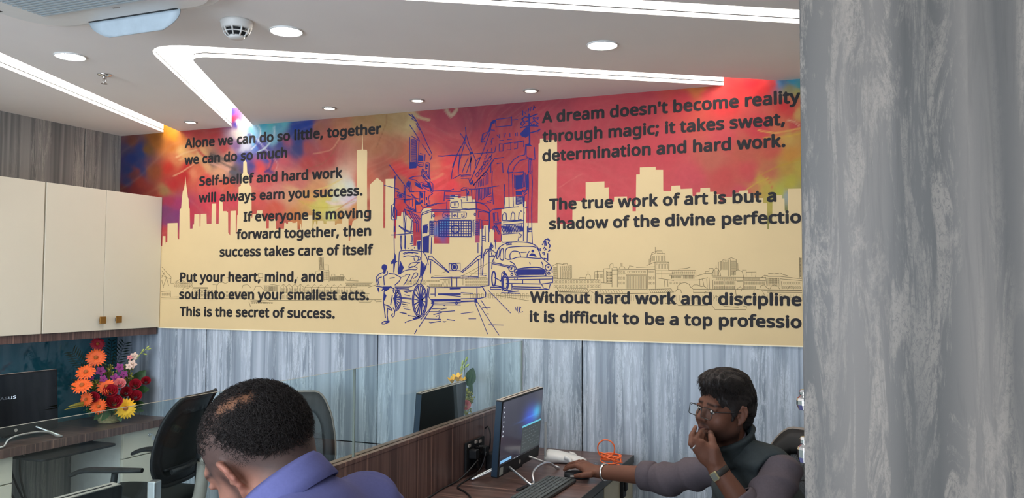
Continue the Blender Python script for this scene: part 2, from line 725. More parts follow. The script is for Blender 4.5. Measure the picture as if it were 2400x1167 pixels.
# smoke detector
p = at_z(555, 50, ZC)
t = thing('smoke_detector', 'white round smoke detector with dark slotted rim on the ceiling', 'smoke detector', (p[0], p[1], ZC))
b = B()
b.lathe([(0.0, 0), (0.058, 0.0), (0.060, -0.006), (0.058, -0.010), (0.055, -0.026), (0.050, -0.030), (0.046, -0.0305), (0.0001, -0.0305)])
b.build('base', WHITE_PL, t)
b = B()
b.lathe([(0.038, -0.030), (0.036, -0.054), (0.0001, -0.054)])
b.build('chamber', BLACK_PL, t)
b = B()
b.lathe([(0.0, -0.066), (0.024, -0.066), (0.030, -0.061), (0.030, -0.056), (0.0001, -0.056)])
for h, r in ((-0.044, 0.0435),):
    b.tube([(r*math.cos(a*math.pi/24), r*math.sin(a*math.pi/24), h) for a in range(48)], 0.0022, 6, closed=True)
for k in range(9):
    a = 2*math.pi*k/9+0.2
    c, s_ = math.cos(a), math.sin(a)
    b.tube([(0.050*c, 0.050*s_, -0.029), (0.044*c, 0.044*s_, -0.044), (0.030*c, 0.030*s_, -0.060)], 0.003, 6)
b.build('cage', WHITE_PL, t)
b = B()
b.ball((0.052*CF[0]*-1, 0.052*CF[1]*-1, -0.024), 0.0035, 6)
b.build('indicator', BLACK_PL, t)

# sprinkler
p = at_z(245, 174, ZC)
t = thing('fire_sprinkler', 'small chrome fire sprinkler hanging from the ceiling', 'sprinkler', (p[0], p[1], ZC))
b = B()
b.lathe([(0.0001, 0), (0.032, 0), (0.030, -0.006), (0.012, -0.012), (0.0001, -0.012)], n=24)
b.build('escutcheon', CHROME, t)
b = B()
b.cyl((0, 0, -0.010), (0, 0, -0.020), 0.010, n=6)
for s_ in (-1, 1):
    b.tube([(0.009*s_, 0, -0.018), (0.011*s_, 0, -0.030), (0.003*s_, 0, -0.044)], 0.0022, 6)
b.cyl((0, 0, -0.020), (0, 0, -0.042), 0.0022, n=8)
b.build('frame', CHROME, t)
b = B()
b.cyl((0, 0, -0.043), (0, 0, -0.0455), 0.014, n=16)
b.build('deflector', CHROME, t)

# ceiling cassette air conditioner
t = thing('air_conditioner', 'white ceiling cassette air conditioner with slatted intake and open louvre', 'air conditioner', (-2.3, 1.75, ZC))
b = B()
hw = 0.44
b.rbox((-hw, -hw, -0.030), (hw, hw, 0.0), 0.16, n=8)
b.rbox((-hw+0.03, -hw+0.03, -0.038), (hw-0.03, hw-0.03, -0.030), 0.14, n=8)
b.build('housing', WHITE_PL, t, bevel=0.006)
b = B()
b.box((-0.29, -0.29, -0.045), (0.29, 0.29, -0.038))
b.build('intake_frame', WHITE_PL, t, bevel=0.003)
b = B()
b.box((-0.265, -0.265, -0.0462), (0.265, 0.265, -0.045), 1)
for i in range(30):
    y = -0.262+i*0.0178
    b.box((-0.265, y, -0.052), (0.265, y+0.011, -0.0462), 0)
b.build('intake_grille', [pmat('pale blue grey plastic', (170, 184, 190), 0.4), GAP], t)
b = B()
b.box((-0.205, 0.392, -0.0392), (0.205, 0.400, -0.0375), 0)
b.box((0.385, -0.205, -0.0392), (0.395, 0.205, -0.0375), 0)
b.box((-0.40, -0.205, -0.0392), (-0.388, 0.205, -0.0375), 0)
b.build('outlet_slot', BLACK_PL, t)


def louvre(M):
    rows = []
    for i in range(7):
        s_ = i/6
        w = 0.21-0.085*s_**2.2
        dy = 0.010*math.sin(s_*1.5)
        rows.append([tuple(M @ Vector((x*w, 0.405+dy, -0.036-0.062*s_))) for x in np.linspace(-1, 1, 9)])
    bb = B()
    bb.sheet(rows)
    o = bb.build('louvre', pmat('pale louvre plastic', (178, 192, 200), 0.45), t, solid=0.005)
    return o


louvre(Matrix.Identity(4))
b = B()
b.box((0.0, 0.312, -0.0395), (0.03, 0.318, -0.038))
b.build('badge', GREY_PL, t)

# ------------------------------------------------------------------ near grey panel on the right (door leaf) with chrome lock knobs
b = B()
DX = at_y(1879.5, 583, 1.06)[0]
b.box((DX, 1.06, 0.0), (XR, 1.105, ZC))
door = struct(b, 'door_1', LAM_P_SHADE, bevel=0.002)
for y0, y1, y2, w in ((913, 927, 964, 1.0), (1024, 1042, 1087, 0.95)):
    b = B()
    zt, zm, zb = at_y(1880, y0, 1.08)[2], at_y(1880, y1, 1.08)[2], at_y(1880, y2, 1.08)[2]
    M = Matrix.Translation((DX+0.001, 1.083, 0))
    b.lathe([(0.0001, zt), (0.006, zt), (0.0075*w, zt-0.003), (0.0075*w, zm+0.002), (0.0055, zm)], n=10, M=M, smooth=False)
    b.lathe([(0.0055, zm), (0.0095*w, zm-0.003), (0.0105*w, zm-0.006), (0.0105*w, zb+0.008), (0.008, zb+0.002), (0.0001, zb)], n=10, M=M, smooth=False)
    o = b.build('lock_knob', CHROME, door)
# ------------------------------------------------------------------ painted mural on the back wall
MY = YB-0.006            # its face
BLOBS = """310 335 112 62 50,300 350 70 62 90,325 348 58 66 110,330 362 50 66 112,310 375 44 58 108,325 390 50 62 108,300 400 46 58 100,335 400 60 62 105
300 425 60 60 96,312 408 105 58 60,322 402 120 62 62,290 445 105 50 50,300 470 125 50 50,330 430 140 60 52,315 440 125 52 50,345 350 122 85 50,350 400 138 80 55,365 330 150 92 46
365 400 140 75 50,370 470 165 60 55,385 445 150 108 70,355 450 140 60 52,395 300 200 132 55,410 318 214 142 60,400 340 190 112 60,395 390 185 65 55
400 430 176 55 55,422 322 208 126 70,440 310 184 74 74,500 310 172 66 68,470 320 170 66 66,455 350 206 130 95,425 358 218 170 112,470 362 214 168 120,445 368 214 160 110,410 372 200 120 85
440 395 186 58 56,430 412 180 56 56,465 400 205 110 85,450 405 214 130 100,395 470 160 60 82,386 492 125 66 102,400 515 128 70 110,396 545 190 80 80,420 480 158 64 100,440 500 188 70 82,416 505 130 66 110
480 425 205 80 78,500 470 206 72 86,535 430 205 98 82,560 465 204 76 90,515 400 208 150 118,490 388 210 158 118,505 372 110 88 80,500 381 120 92 84,532 388 208 156 134,550 403 88 80 84,558 408 100 86 88,540 362 196 130 110,530 350 180 80 80,555 340 130 96 140
575 450 210 130 105,540 262 100 96 200,532 272 205 70 70,545 278 190 70 80,553 288 60 66 156,566 295 225 205 196,560 310 222 200 192,572 318 226 205 198,584 322 150 188 216,590 310 140 180 200,603 338 90 130 196,575 345 200 200 214,578 368 64 76 152,565 372 70 76 140,592 392 60 60 124
572 402 70 62 112,620 300 92 170 188,632 296 90 176 180,640 330 125 176 194,612 340 82 74 150,622 352 66 60 132,626 372 60 70 142,635 398 72 62 112,614 398 216 86 84,606 388 200 74 84,640 392 200 86 90,652 300 100 160 180
662 288 112 176 184,640 282 90 170 170,655 362 64 66 122,650 340 66 70 128,692 298 48 70 142,722 294 48 70 142,684 318 56 72 132,700 335 62 72 124,696 350 70 72 120,745 300 160 104 88,670 330 150 84 110,664 378 196 96 102,684 418 208 120 108
720 345 170 88 88,720 380 186 80 80,760 372 180 82 80,770 325 180 98 86,800 295 178 118 90,850 285 168 130 92,900 285 165 134 92,940 280 174 145 105,962 290 188 164 120,880 340 175 116 86,920 350 170 110 86,900 400 168 96 80,940 420 170 96 82,962 372 185 112 86
990 285 166 76 85,1040 285 154 70 80,1000 320 172 76 84,1100 280 145 66 78,1200 260 145 66 78,1060 340 172 76 82,1000 365 196 104 92,1022 392 216 116 96,990 400 200 106 92,950 405 205 70 75,935 400 205 74 75,970 398 200 76 78
1042 395 228 90 88,1060 385 225 84 88,1020 428 242 92 96,1062 430 236 86 90,1000 450 240 92 88,1080 420 212 96 86,1100 440 205 90 85,1090 385 205 105 90,1180 400 188 76 80,1200 350 174 72 80,1150 320 165 70 80,1140 430 196 80 80,1210 450 195 76 80,1240 420 180 72 80
940 440 186 92 82,930 470 200 70 75,930 510 190 62 66,1000 480 236 112 92,980 470 236 106 86,1020 500 216 76 80,960 540 190 66 76,980 550 180 66 80,1050 470 220 80 82,1120 480 205 78 80,1170 480 200 76 80,1140 530 192 70 75
700 432 206 122 110,642 450 210 132 122,682 458 216 160 124,690 448 220 170 130,722 462 222 166 104,752 442 216 152 112,772 462 216 194 112,792 482 226 208 152,802 450 226 218 174,822 440 216 216 202,782 502 214 214 142,822 470 222 202 212,805 468 224 208 204,790 462 214 214 190
742 490 210 194 112,722 502 206 152 100,690 510 206 132 86,760 480 216 200 108,802 502 206 142 86,832 490 216 152 102,842 478 214 160 106,642 490 206 96 80,662 522 190 92 80,602 470 206 96 90,622 522 196 90 80,700 552 170 80 66,822 532 200 112 82,762 542 190 162 92,740 522 200 170 100,790 530 200 150 96,842 432 206 112 86,860 420 190 104 84,870 480 180 96 80
600 425 210 110 104,630 420 208 100 96,580 490 190 90 80,650 400 204 116 110
1280 255 164 70 80,1400 290 188 78 86,1350 400 202 86 92,1450 380 202 86 92,1550 345 196 80 86,1500 250 186 72 80,1600 230 196 70 75,1660 222 206 76 76,1620 198 205 120 70,1640 205 195 110 66,1725 193 232 60 60,1765 190 236 55 60,1700 240 216 70 70,1790 205 206 60 60
1828 192 92 126 156,1856 190 78 150 172,1872 202 82 152 156,1812 192 190 66 66,1846 207 150 142 104,1868 216 170 160 100,1860 236 206 112 86,1850 262 210 80 75,1872 268 206 160 100,1840 248 204 66 66,1862 298 196 82 80,1832 302 206 112 86,1868 316 196 150 84,1850 322 200 160 90,1780 300 204 75 80,1700 330 204 85 88
1620 420 200 86 92,1700 420 196 86 82,1752 400 200 86 84,1742 350 192 98 82,1680 370 188 104 88,1805 350 198 96 80,1850 362 198 140 72,1872 392 186 162 80,1840 392 186 146 76,1802 402 190 112 84,1782 424 196 160 84,1770 436 196 130 88,1760 416 198 88 86,1850 430 182 168 76,1828 450 182 176 82,1796 444 190 165 84,1742 455 202 86 92,1806 472 186 170 90,1872 450 168 156 92,1846 462 160 166 156,1838 500 130 128 80,1802 530 150 140 80,1500 440 204 86 92,1380 470 206 84 90
1036 530 82 136 186,1050 522 70 130 184,1062 536 70 104 176,1040 548 104 92 164,1078 516 120 100 150,1068 552 150 90 130,1022 512 215 130 110,1028 545 110 130 180,1058 560 190 78 84,1022 560 192 76 78,1092 520 190 80 90,1060 500 206 76 84"""
_bl = np.array([[float(v) for v in e.split()] for ln in BLOBS.split('\n') for e in ln.split(',')])


def proj_wall(X, Z):
    P = np.stack([X, np.full_like(X, MY), Z-CAM_H], -1)
    q = P @ CF
    return 1200.0+FPX*(P @ CR)/q, 583.5-FPX*(P @ CU)/q


def vnoise(x, y, seed, octs=4):
    """smooth noise made from rotated sines"""
    r = np.random.default_rng(seed)
    out = np.zeros_like(x)
    amp, tot, fr = 1.0, 0.0, 1.0
    for o in range(octs):
        for k in range(4):
            a, p = r.uniform(0, 6.28), r.uniform(0, 6.28)
            out += amp*np.sin((x*math.cos(a)+y*math.sin(a))*fr*r.uniform(0.7, 1.3)+p+0.6*np.sin((x*math.sin(a)-y*math.cos(a))*fr*0.6+p*2))/4
        tot += amp
        amp *= 0.55
        fr *= 2.0
    return out/tot


STROKES = [((226, 206, 196), 11, [(558, 284), (561, 300), (558, 322)]), ((214, 222, 226), 3, [(600, 288), (610, 306), (606, 330), (590, 350)]), ((72, 56, 124), 7, [(584, 316), (600, 334), (612, 350), (628, 362)]),
           ((210, 205, 215), 2, [(590, 314), (606, 330), (618, 346), (632, 358)]), ((205, 222, 228), 3, [(642, 298), (640, 322), (622, 346), (604, 356)]), ((120, 180, 210), 6, [(586, 300), (596, 318), (592, 340)]),
           ((84, 72, 70), 5, [(494, 360), (508, 374), (530, 386), (552, 397)]), ((88, 86, 96), 8, [(541, 402), (556, 407)]), ((96, 84, 80), 9, [(502, 364), (520, 372), (540, 376)]), ((214, 160, 140), 5, [(490, 378), (515, 390), (535, 398)]),
           ((228, 176, 138), 2.5, [(406, 412), (432, 399), (452, 386), (466, 366)]), ((186, 58, 68), 6, [(463, 348), (476, 364), (494, 376)]), ((222, 176, 130), 4, [(412, 368), (440, 356), (462, 350)]), ((214, 168, 120), 4, [(420, 374), (446, 372), (462, 378)]),
           ((196, 84, 92), 5, [(622, 366), (634, 378), (628, 396)]), ((70, 52, 110), 5, [(640, 372), (634, 392), (622, 404)]), ((212, 150, 150), 2, [(642, 372), (650, 384), (646, 398)]),
           ((192, 168, 130), 7, [(966, 262), (984, 276), (1004, 281)]), ((190, 170, 142), 7, [(1046, 256), (1058, 270), (1070, 256)]), ((190, 160, 140), 2, [(1040, 258), (1052, 272), (1058, 276)]), ((132, 88, 62), 1.6, [(905, 262), (906, 285), (894, 316), (882, 346)]),
           ((150, 98, 76), 1.4, [(720, 395), (760, 380), (785, 350), (792, 325)]), ((222, 160, 130), 2, [(735, 360), (775, 350), (800, 320)]), ((206, 130, 118), 2, [(620, 418), (660, 440), (700, 452)]), ((220, 150, 130), 2, [(650, 445), (690, 462), (740, 470)]),
           ((232, 208, 196), 6, [(768, 472), (788, 478), (806, 474)]), ((196, 170, 80), 2, [(700, 470), (740, 486), (790, 484), (830, 472)]), ((226, 196, 120), 3, [(740, 446), (770, 436), (800, 420)]), ((206, 120, 70), 2, [(780, 500), (810, 478), (836, 462)]),
           ((228, 186, 100), 3, [(1778, 306), (1820, 311), (1876, 300)]), ((214, 170, 80), 2.5, [(1790, 322), (1830, 322), (1878, 312)]), ((232, 190, 150), 2.5, [(1846, 282), (1862, 286), (1874, 296)]), ((190, 150, 60), 2, [(1770, 420), (1810, 396), (1876, 372)]), ((200, 92, 80), 2, [(1786, 406), (1804, 430), (1812, 448)]),
           ((205, 175, 80), 2, [(1742, 452), (1770, 430), (1800, 418)]), ((214, 120, 112), 1.6, [(1310, 440), (1340, 420), (1362, 408)]), ((226, 106, 96), 7, [(1002, 408), (1030, 398), (1066, 384)]), ((218, 78, 80), 9, [(1018, 438), (1050, 420), (1076, 398)]), ((228, 130, 104), 6, [(1000, 424), (1024, 416), (1038, 408)])]


def paint(px, py):
    wx = 7*vnoise(px/38, py/38, 1)+6*vnoise(px/12, py/7, 2)
    wy = 7*vnoise(px/38, py/38, 3)+5*vnoise(px/7, py/12, 4)
    qx, qy = px+wx, py+wy
    acc = np.zeros((px.size, 3))
    tot = np.zeros(px.size)
    flat_x, flat_y = qx.ravel(), qy.ravel()
    cl = np.array([lin(c[2:5]) for c in _bl])
    for i in range(len(_bl)):
        d2 = (flat_x-_bl[i, 0])**2+(flat_y-_bl[i, 1])**2
        w = 1.0/(d2+30.0)**2.1
        acc += w[:, None]*cl[i]
        tot += w
    c = acc/tot[:, None]
    # brush strokes
    ux, uy = 0.72*px.ravel()+0.28*flat_x, 0.72*py.ravel()+0.28*flat_y
    for col, w_, pts in STROKES:
        P = smooth_curve(pts, 6)
        d = np.full(flat_x.shape, 1e9)
        for a_, b_ in zip(P[:-1], P[1:]):
            e = b_-a_
            L = e @ e+1e-9
            t_ = np.clip(((ux-a_[0])*e[0]+(uy-a_[1])*e[1])/L, 0, 1)
            d = np.minimum(d, np.hypot(ux-a_[0]-t_*e[0], uy-a_[1]-t_*e[1]))
        k_ = np.clip((w_*0.5+1.2-d)/2.4, 0, 1)[:, None]*0.78
        c = c*(1-k_)+k_*np.array(lin(col))
    c = np.clip(c, 0, 1)
    g_ = c.mean(1, keepdims=True)
    c = (g_+(c-g_)*1.10)*0.80
    # crumpled brush ridges
    fx, fy = px.ravel(), py.ravel()
    th = 1.6*vnoise(fx/190, fy/190, 9)-0.5
    u = fx*np.cos(th)+fy*np.sin(th)
    v_ = -fx*np.sin(th)+fy*np.cos(th)
    rid = 1-np.abs(vnoise(u/70, v_/17, 12, 2))*3.2
    rid = np.clip(rid, 0, 1)**3
    k = np.clip(1-(fx-1000)/900, 0.25, 1.0)
    c = c*(1+0.07*vnoise(u/30, v_/8, 14, 3)[:, None]*k[:, None])
    c = c*(1-0.05*(rid*k)[:, None])+0.05*(rid*k)[:, None]*np.array(lin((232, 196, 160)))
    return np.clip(c, 0, 1)


mural = thing('wall_mural', 'long painted city mural with orange red sky and printed quotes, across the far wall', 'mural', (-2.2, YB, ZM))
MX0, MX1, MZ1 = XL+0.001, 0.9, ZT+0.012
nx, nz = 560, 150
gx = np.linspace(MX0, MX1, nx)
z_lo = 1.78
gz = np.linspace(z_lo, MZ1, nz)
GX, GZ = np.meshgrid(gx, gz)
px, py = proj_wall(GX, GZ)
cols = paint(px, py)
b = B()
vs = np.stack([GX.ravel(), np.full(GX.size, MY), GZ.ravel()], -1)
fs = [(j*nx+i, j*nx+i+1, (j+1)*nx+i+1, (j+1)*nx+i) for j in range(nz-1) for i in range(nx-1)]
b.add(vs, fs)
o = part(b, 'painted_sky', attr_mat('mural paint', 0.6, 0.25, 0.05, 40.0), mural, cols=np.concatenate([cols, np.ones((len(cols), 1))], 1))
CREAM = pmat('mural cream', (218, 193, 146), 0.6, var=0.015, scale=8.0, spec=0.25)
b = B()
b.box((MX0, MY+0.001, ZM), (MX1, YB-0.0005, MZ1))
part(b, 'board', CREAM, mural)


def W3(x, y, off=0.0):
    d = ray(x, y)
    p = d*((MY-off)/d[1])
    return (p[0], MY-off, p[2]+CAM_H)


def crop(x0, y0, s, pts):
    return [(x0+x/s, y0+y/s) for x, y in pts]


SKY = crop(370, 380, 5.836, [(-60, 1145), (60, 1145), (65, 1010), (104, 1010), (104, 1130), (108, 1095), (130, 1095), (133, 835), (270, 830), (270, 1030), (280, 1055), (292, 1055), (298, 650), (318, 630), (330, 490), (340, 405), (358, 360), (370, 290), (378, 190), (385, 290), (398, 380), (410, 480), (420, 500), (424, 600), (436, 640), (440, 910), (475, 908), (478, 855), (495, 850), (500, 712), (570, 710), (572, 880), (582, 880), (586, 708), (665, 705), (668, 845), (733, 843), (737, 568), (797, 566), (795, 845), (833, 843), (838, 540), (845, 520), (885, 545), (890, 670), (940, 670), (960, 690), (962, 965), (990, 1003), (995, 668), (1068, 664), (1066, 975), (1078, 975), (1085, 725), (1095, 720), (1105, 340), (1135, 320), (1140, 180), (1165, 150), (1168, 20)])
SKY += crop(280, 240, 3.89, [(1128, 545), (1143, 533), (1146, 500), (1150, 533), (1160, 545), (1163, 600)])
SKY += crop(370, 380, 5.836, [(1222, 140), (1245, 180), (1255, 310), (1280, 345), (1282, 760), (1292, 755), (1294, 712), (1352, 705), (1358, 662), (1430, 660)])
SKY += crop(600, 400, 5.836, [(88, 600), (92, 652), (138, 655), (140, 790), (175, 788), (178, 660), (270, 660), (275, 795), (383, 793), (388, 712), (410, 712), (415, 728), (438, 725), (440, 700), (495, 700), (498, 715), (545, 712), (548, 695), (565, 695), (567, 808), (605, 805), (607, 730), (615, 725), (622, 800), (630, 612), (770, 610), (774, 925), (782, 760), (800, 690), (818, 690), (822, 735), (840, 735), (843, 685), (920, 685), (925, 728), (962, 728), (965, 690), (1078, 690), (1080, 745), (1100, 745), (1105, 722), (1178, 722), (1182, 640), (1190, 545), (1240, 545), (1245, 610), (1265, 640), (1268, 960), (1287, 960), (1290, 760), (1310, 755), (1320, 700), (1350, 670), (1378, 660)])
SKY += crop(600, 240, 3.89, [(920, 455), (922, 433), (964, 430), (968, 300), (972, 300), (976, 430), (1012, 432), (1014, 455)])
SKY += crop(600, 400, 5.836, [(1518, 0), (1520, 690), (1556, 690), (1558, 190), (1658, 95), (1740, 165), (1740, 785), (1768, 785), (1772, 115), (1890, 110), (1893, 920), (1910, 925), (1918, 770), (1922, 625), (1985, 618), (1990, 570), (2030, 565)])
SKY += crop(900, 400, 8.106, [(405, 850), (485, 850), (490, 910), (550, 905)])
SKY += crop(880, 530, 7.295, [(645, 0), (650, 335), (700, 335), (705, 240), (775, 235), (780, 0)])
SKY += crop(900, 400, 8.106, [(705, 830), (720, 760), (765, 715), (898, 712), (900, 785), (955, 785)])
SKY += crop(880, 530, 7.295, [(1000, 298), (1265, 298)])
SKY += crop(900, 400, 8.106, [(1253, 475), (1400, 465), (1402, 520), (1459, 520)])
SKY += crop(1080, 400, 8.106, [(1, 490), (205, 485), (210, 550), (275, 550), (278, 600), (285, 1000)])
SKY += crop(1080, 530, 6.343, [(213, 245), (280, 245), (282, 75)])
SKY += crop(1080, 400, 8.106, [(362, 1105), (435, 1100), (438, 1040), (525, 1035), (530, 1105), (632, 1105)])
SKY += crop(1080, 530, 6.343, [(493, 235), (600, 235)])
SKY += crop(1080, 400, 8.106, [(775, 735), (825, 730), (835, 505), (1060, 490), (1165, 490), (1170, 585), (1240, 585), (1240, 990), (1440, 990)])
SKY += crop(1240, 300, 4.4875, [(92, 997), (100, 165), (113, 160), (115, 112), (170, 108), (175, 125), (295, 125), (290, 1008), (455, 1008), (458, 770), (595, 768), (595, 570), (793, 562), (793, 627), (838, 623), (840, 775), (893, 775), (895, 722), (1030, 720), (1032, 770), (1087, 772), (1088, 875), (1123, 875), (1127, 490), (1165, 488), (1165, 415), (1332, 408), (1332, 440), (1410, 440), (1411, 640)])
SKY += crop(1540, 380, 6.483, [(95, 440), (212, 438), (218, 358), (355, 353), (358, 408), (535, 400), (540, 517), (597, 515), (598, 462), (655, 458), (660, 393), (803, 388), (806, 452), (860, 450), (865, 490), (948, 487), (950, 600), (1010, 600), (1025, 530), (1140, 525), (1145, 465), (1240, 462), (1245, 435), (1385, 430), (1388, 478), (1475, 478), (1480, 545), (1610, 545), (1612, 622), (1672, 622), (1675, 1018), (1698, 1018), (1700, 935), (1750, 930), (1755, 500), (1895, 500), (1900, 550), (1935, 550), (1940, 740), (1985, 740), (1988, 405), (2195, 400)])
top = [W3(x, y, 0.0003) for x, y in SKY]
# keep the outline marching to the right
poly = [(MX0, MY-0.0003, ZM+0.0005)]+[(max(p[0], MX0), p[1], p[2]) for p in top]
xe, ze = poly[-1][0], poly[-1][2]
for dx, dz in ((0.05, 0), (0.05, -0.07), (0.16, -0.07), (0.16, 0.05), (0.3, 0.05), (0.3, -0.02), (0.45, -0.02), (0.45, -0.08)):
    poly.append((xe+dx, MY-0.0003, ze+dz))
poly += [(MX1, MY-0.0003, ze-0.08), (MX1, MY-0.0003, ZM+0.0005)]
b = B()
b.add(poly, [tuple(range(len(poly)))])
o = part(b, 'skyline', CREAM, mural)
bm = bmesh.new()
bm.from_mesh(o.data)
bmesh.ops.triangulate(bm, faces=bm.faces[:], ngon_method='EAR_CLIP')
bm.to_mesh(o.data)
bm.free()
b = B()
b.box((MX0, MY-0.002, ZM-0.006), (MX1, YB-0.0002, ZM))
part(b, 'edge_trim', pmat('mural edge strip', (246, 232, 196), 0.5), mural)

# ------------------------------------------------------------------ printed quotes
TXT = NT('charcoal lettering')
TXT.base(TXT.ramp(TXT.noise((1, 1, 1), 30, 3), [(0.3, L4((34, 32, 34))), (0.7, L4((42, 40, 42)))]))
TXT.set(0.6, 0, 0.25)
TXT = TXT.m


def latin_font():
    """a humanist sans that ships with Blender, or the built-in one"""
    try:
        import os
        d = bpy.utils.system_resource('DATAFILES', path='fonts')
        return bpy.data.fonts.load(os.path.join(d, 'NotoSansHebrew-Regular.woff2'))
    except Exception:
        return None


FONT = latin_font()


def text_mesh(body, bold=0.03, space=1.0):
    cu = bpy.data.curves.new('lettering', 'FONT')
    cu.body = body
    cu.size = 1.0
    if FONT:
        cu.font = FONT
    cu.space_character = space
    cu.resolution_u = 4
    ob = bpy.data.objects.new('tmp', cu)
    COL.objects.link(ob)
    bpy.context.view_layer.update()
    me = bpy.data.meshes.new_from_object(ob.evaluated_get(bpy.context.evaluated_depsgraph_get()))
    bpy.data.objects.remove(ob)
    v = np.empty(len(me.vertices)*3)
    me.vertices.foreach_get('co', v)
    v = v.reshape(-1, 3)
    if bold:      # heavier strokes: the outline repeated around a small circle
        b0 = bmesh.new()
        b0.from_mesh(me)
        for k in range(8):
            a = 2*math.pi*k/8
            cp = me.copy()
            w = v+np.array([bold*math.cos(a), bold*math.sin(a), (k+1)*2e-5])
            cp.vertices.foreach_set('co', w.ravel())
            b0.from_mesh(cp)
            bpy.data.meshes.remove(cp)
        b0.to_mesh(me)
        b0.free()
        v = np.empty(len(me.vertices)*3)
        me.vertices.foreach_get('co', v)
        v = v.reshape(-1, 3)
    return me, v


_h = text_mesh('H', 0.036)[1]
CAPH = _h[:, 1].max()-_h[:, 1].min()
YOFF = _h[:, 1].min()


def quote(lines, cap_px, label, full=None):
    """lines: (text, (x0, y0) left baseline, (x1, y1) right baseline) in photo pixels"""
    me_all, first = None, None
    bmx = bmesh.new()
    for i, (s, a, c) in enumerate(lines):
        A, C_ = at_y(*a, MY), at_y(*c, MY)
        me, v = text_mesh(s, 0.036, 1.03)
        x0, x1 = v[:, 0].min(), v[:, 0].max()
        if full and full[i]:
            bpy.data.meshes.remove(me)
            me, v = text_mesh(full[i], 0.036, 1.03)
        sx = (C_[0]-A[0])/(x1-x0)
        cap = abs(at_y(a[0], a[1]-cap_px, MY)[2]-A[2])
        sz = cap/CAPH
        z0 = (A[2]+C_[2])/2
        w = np.stack([A[0]+(v[:, 0]-x0)*sx, MY-0.0011-v[:, 2], A[2]+(C_[2]-A[2])*(v[:, 0]-x0)/(x1-x0)+(v[:, 1]-YOFF)*sz], -1)
        me.vertices.foreach_set('co', w.ravel())
        bmx.from_mesh(me)
        bpy.data.meshes.remove(me)
    out = bpy.data.meshes.new('lettering')
    bmx.to_mesh(out)
    bmx.free()
    out.materials.append(TXT)
    o = bpy.data.objects.new('lettering', out)
    COL.objects.link(o)
    world_parent(o, mural)
    o['label'] = label


quote([('Alone we can do so little, together', (433, 347.5), (894, 314)), ('we can do so much', (432, 386.5), (673, 369))], 22.5, 'dark two-line quote about doing so little alone')
quote([('Self-belief and hard work', (467, 436), (803, 417)), ('will always earn you success.', (465.6, 475), (850, 458.5))], 22.5, 'dark two-line quote about self-belief and hard work')
quote([('If everyone is moving', (570.5, 519.7), (870, 511)), ('forward together, then', (554, 561), (870, 553)), ('success takes care of itself', (514.8, 602), (875, 597.5))], 23, 'dark three-line quote about moving forward together')
quote([('Put your heart, mind, and', (422, 660.7), (757.6, 660.3)), ('soul into even your smallest acts.', (420, 700.8), (865, 703.7)), ('This is the secret of success.', (420.8, 741), (785, 746.7))], 22.5, 'dark three-line quote about heart, mind and soul')
quote([("A dream doesn't become reality", (1270, 289), (1876, 240.5)), ('through magic; it takes sweat,', (1271, 334.7), (1840, 293.5)), ('determination and hard work.', (1271, 379.3), (1841, 344.4))], 27.5, 'dark three-line quote about a dream becoming reality')
quote([('The true work of art is but a', (1287, 492.6), (1820, 473)), ('shadow of the divine perfectio', (1287, 538.2), (1878, 523))], 27, 'dark two-line quote about the true work of art', [None, 'shadow of the divine perfection.'])
quote([('Without hard work and discipline', (1242, 709.5), (1879, 717.4)), ('it is difficult to be a top professio', (1241.5, 754.5), (1879, 769.6))], 26.5, 'dark two-line quote about hard work and discipline', [None, 'it is difficult to be a top professional.'])
# ------------------------------------------------------------------ the blue street drawing and the fine riverside etching on the mural
INK = pmat('blue drawing ink', (42, 47, 118), 0.6, var=0.05, spec=0.2)
ETCH = pmat('fine sepia line', (112, 98, 70), 0.6, var=0.05, spec=0.2)
CR_T = {1: (880, 260, 7.295), 2: (1060, 230, 6.632), 3: (900, 400, 8.106), 4: (1080, 400, 8.106), 5: (880, 530, 7.295),
        6: (1080, 530, 6.343), 7: (880, 640, 7.295), 8: (1280, 570, 7.78), 9: (1560, 580, 7.073), 10: (375, 560, 7.294), 11: (630, 590, 7.294), 0: (0, 0, 1)}


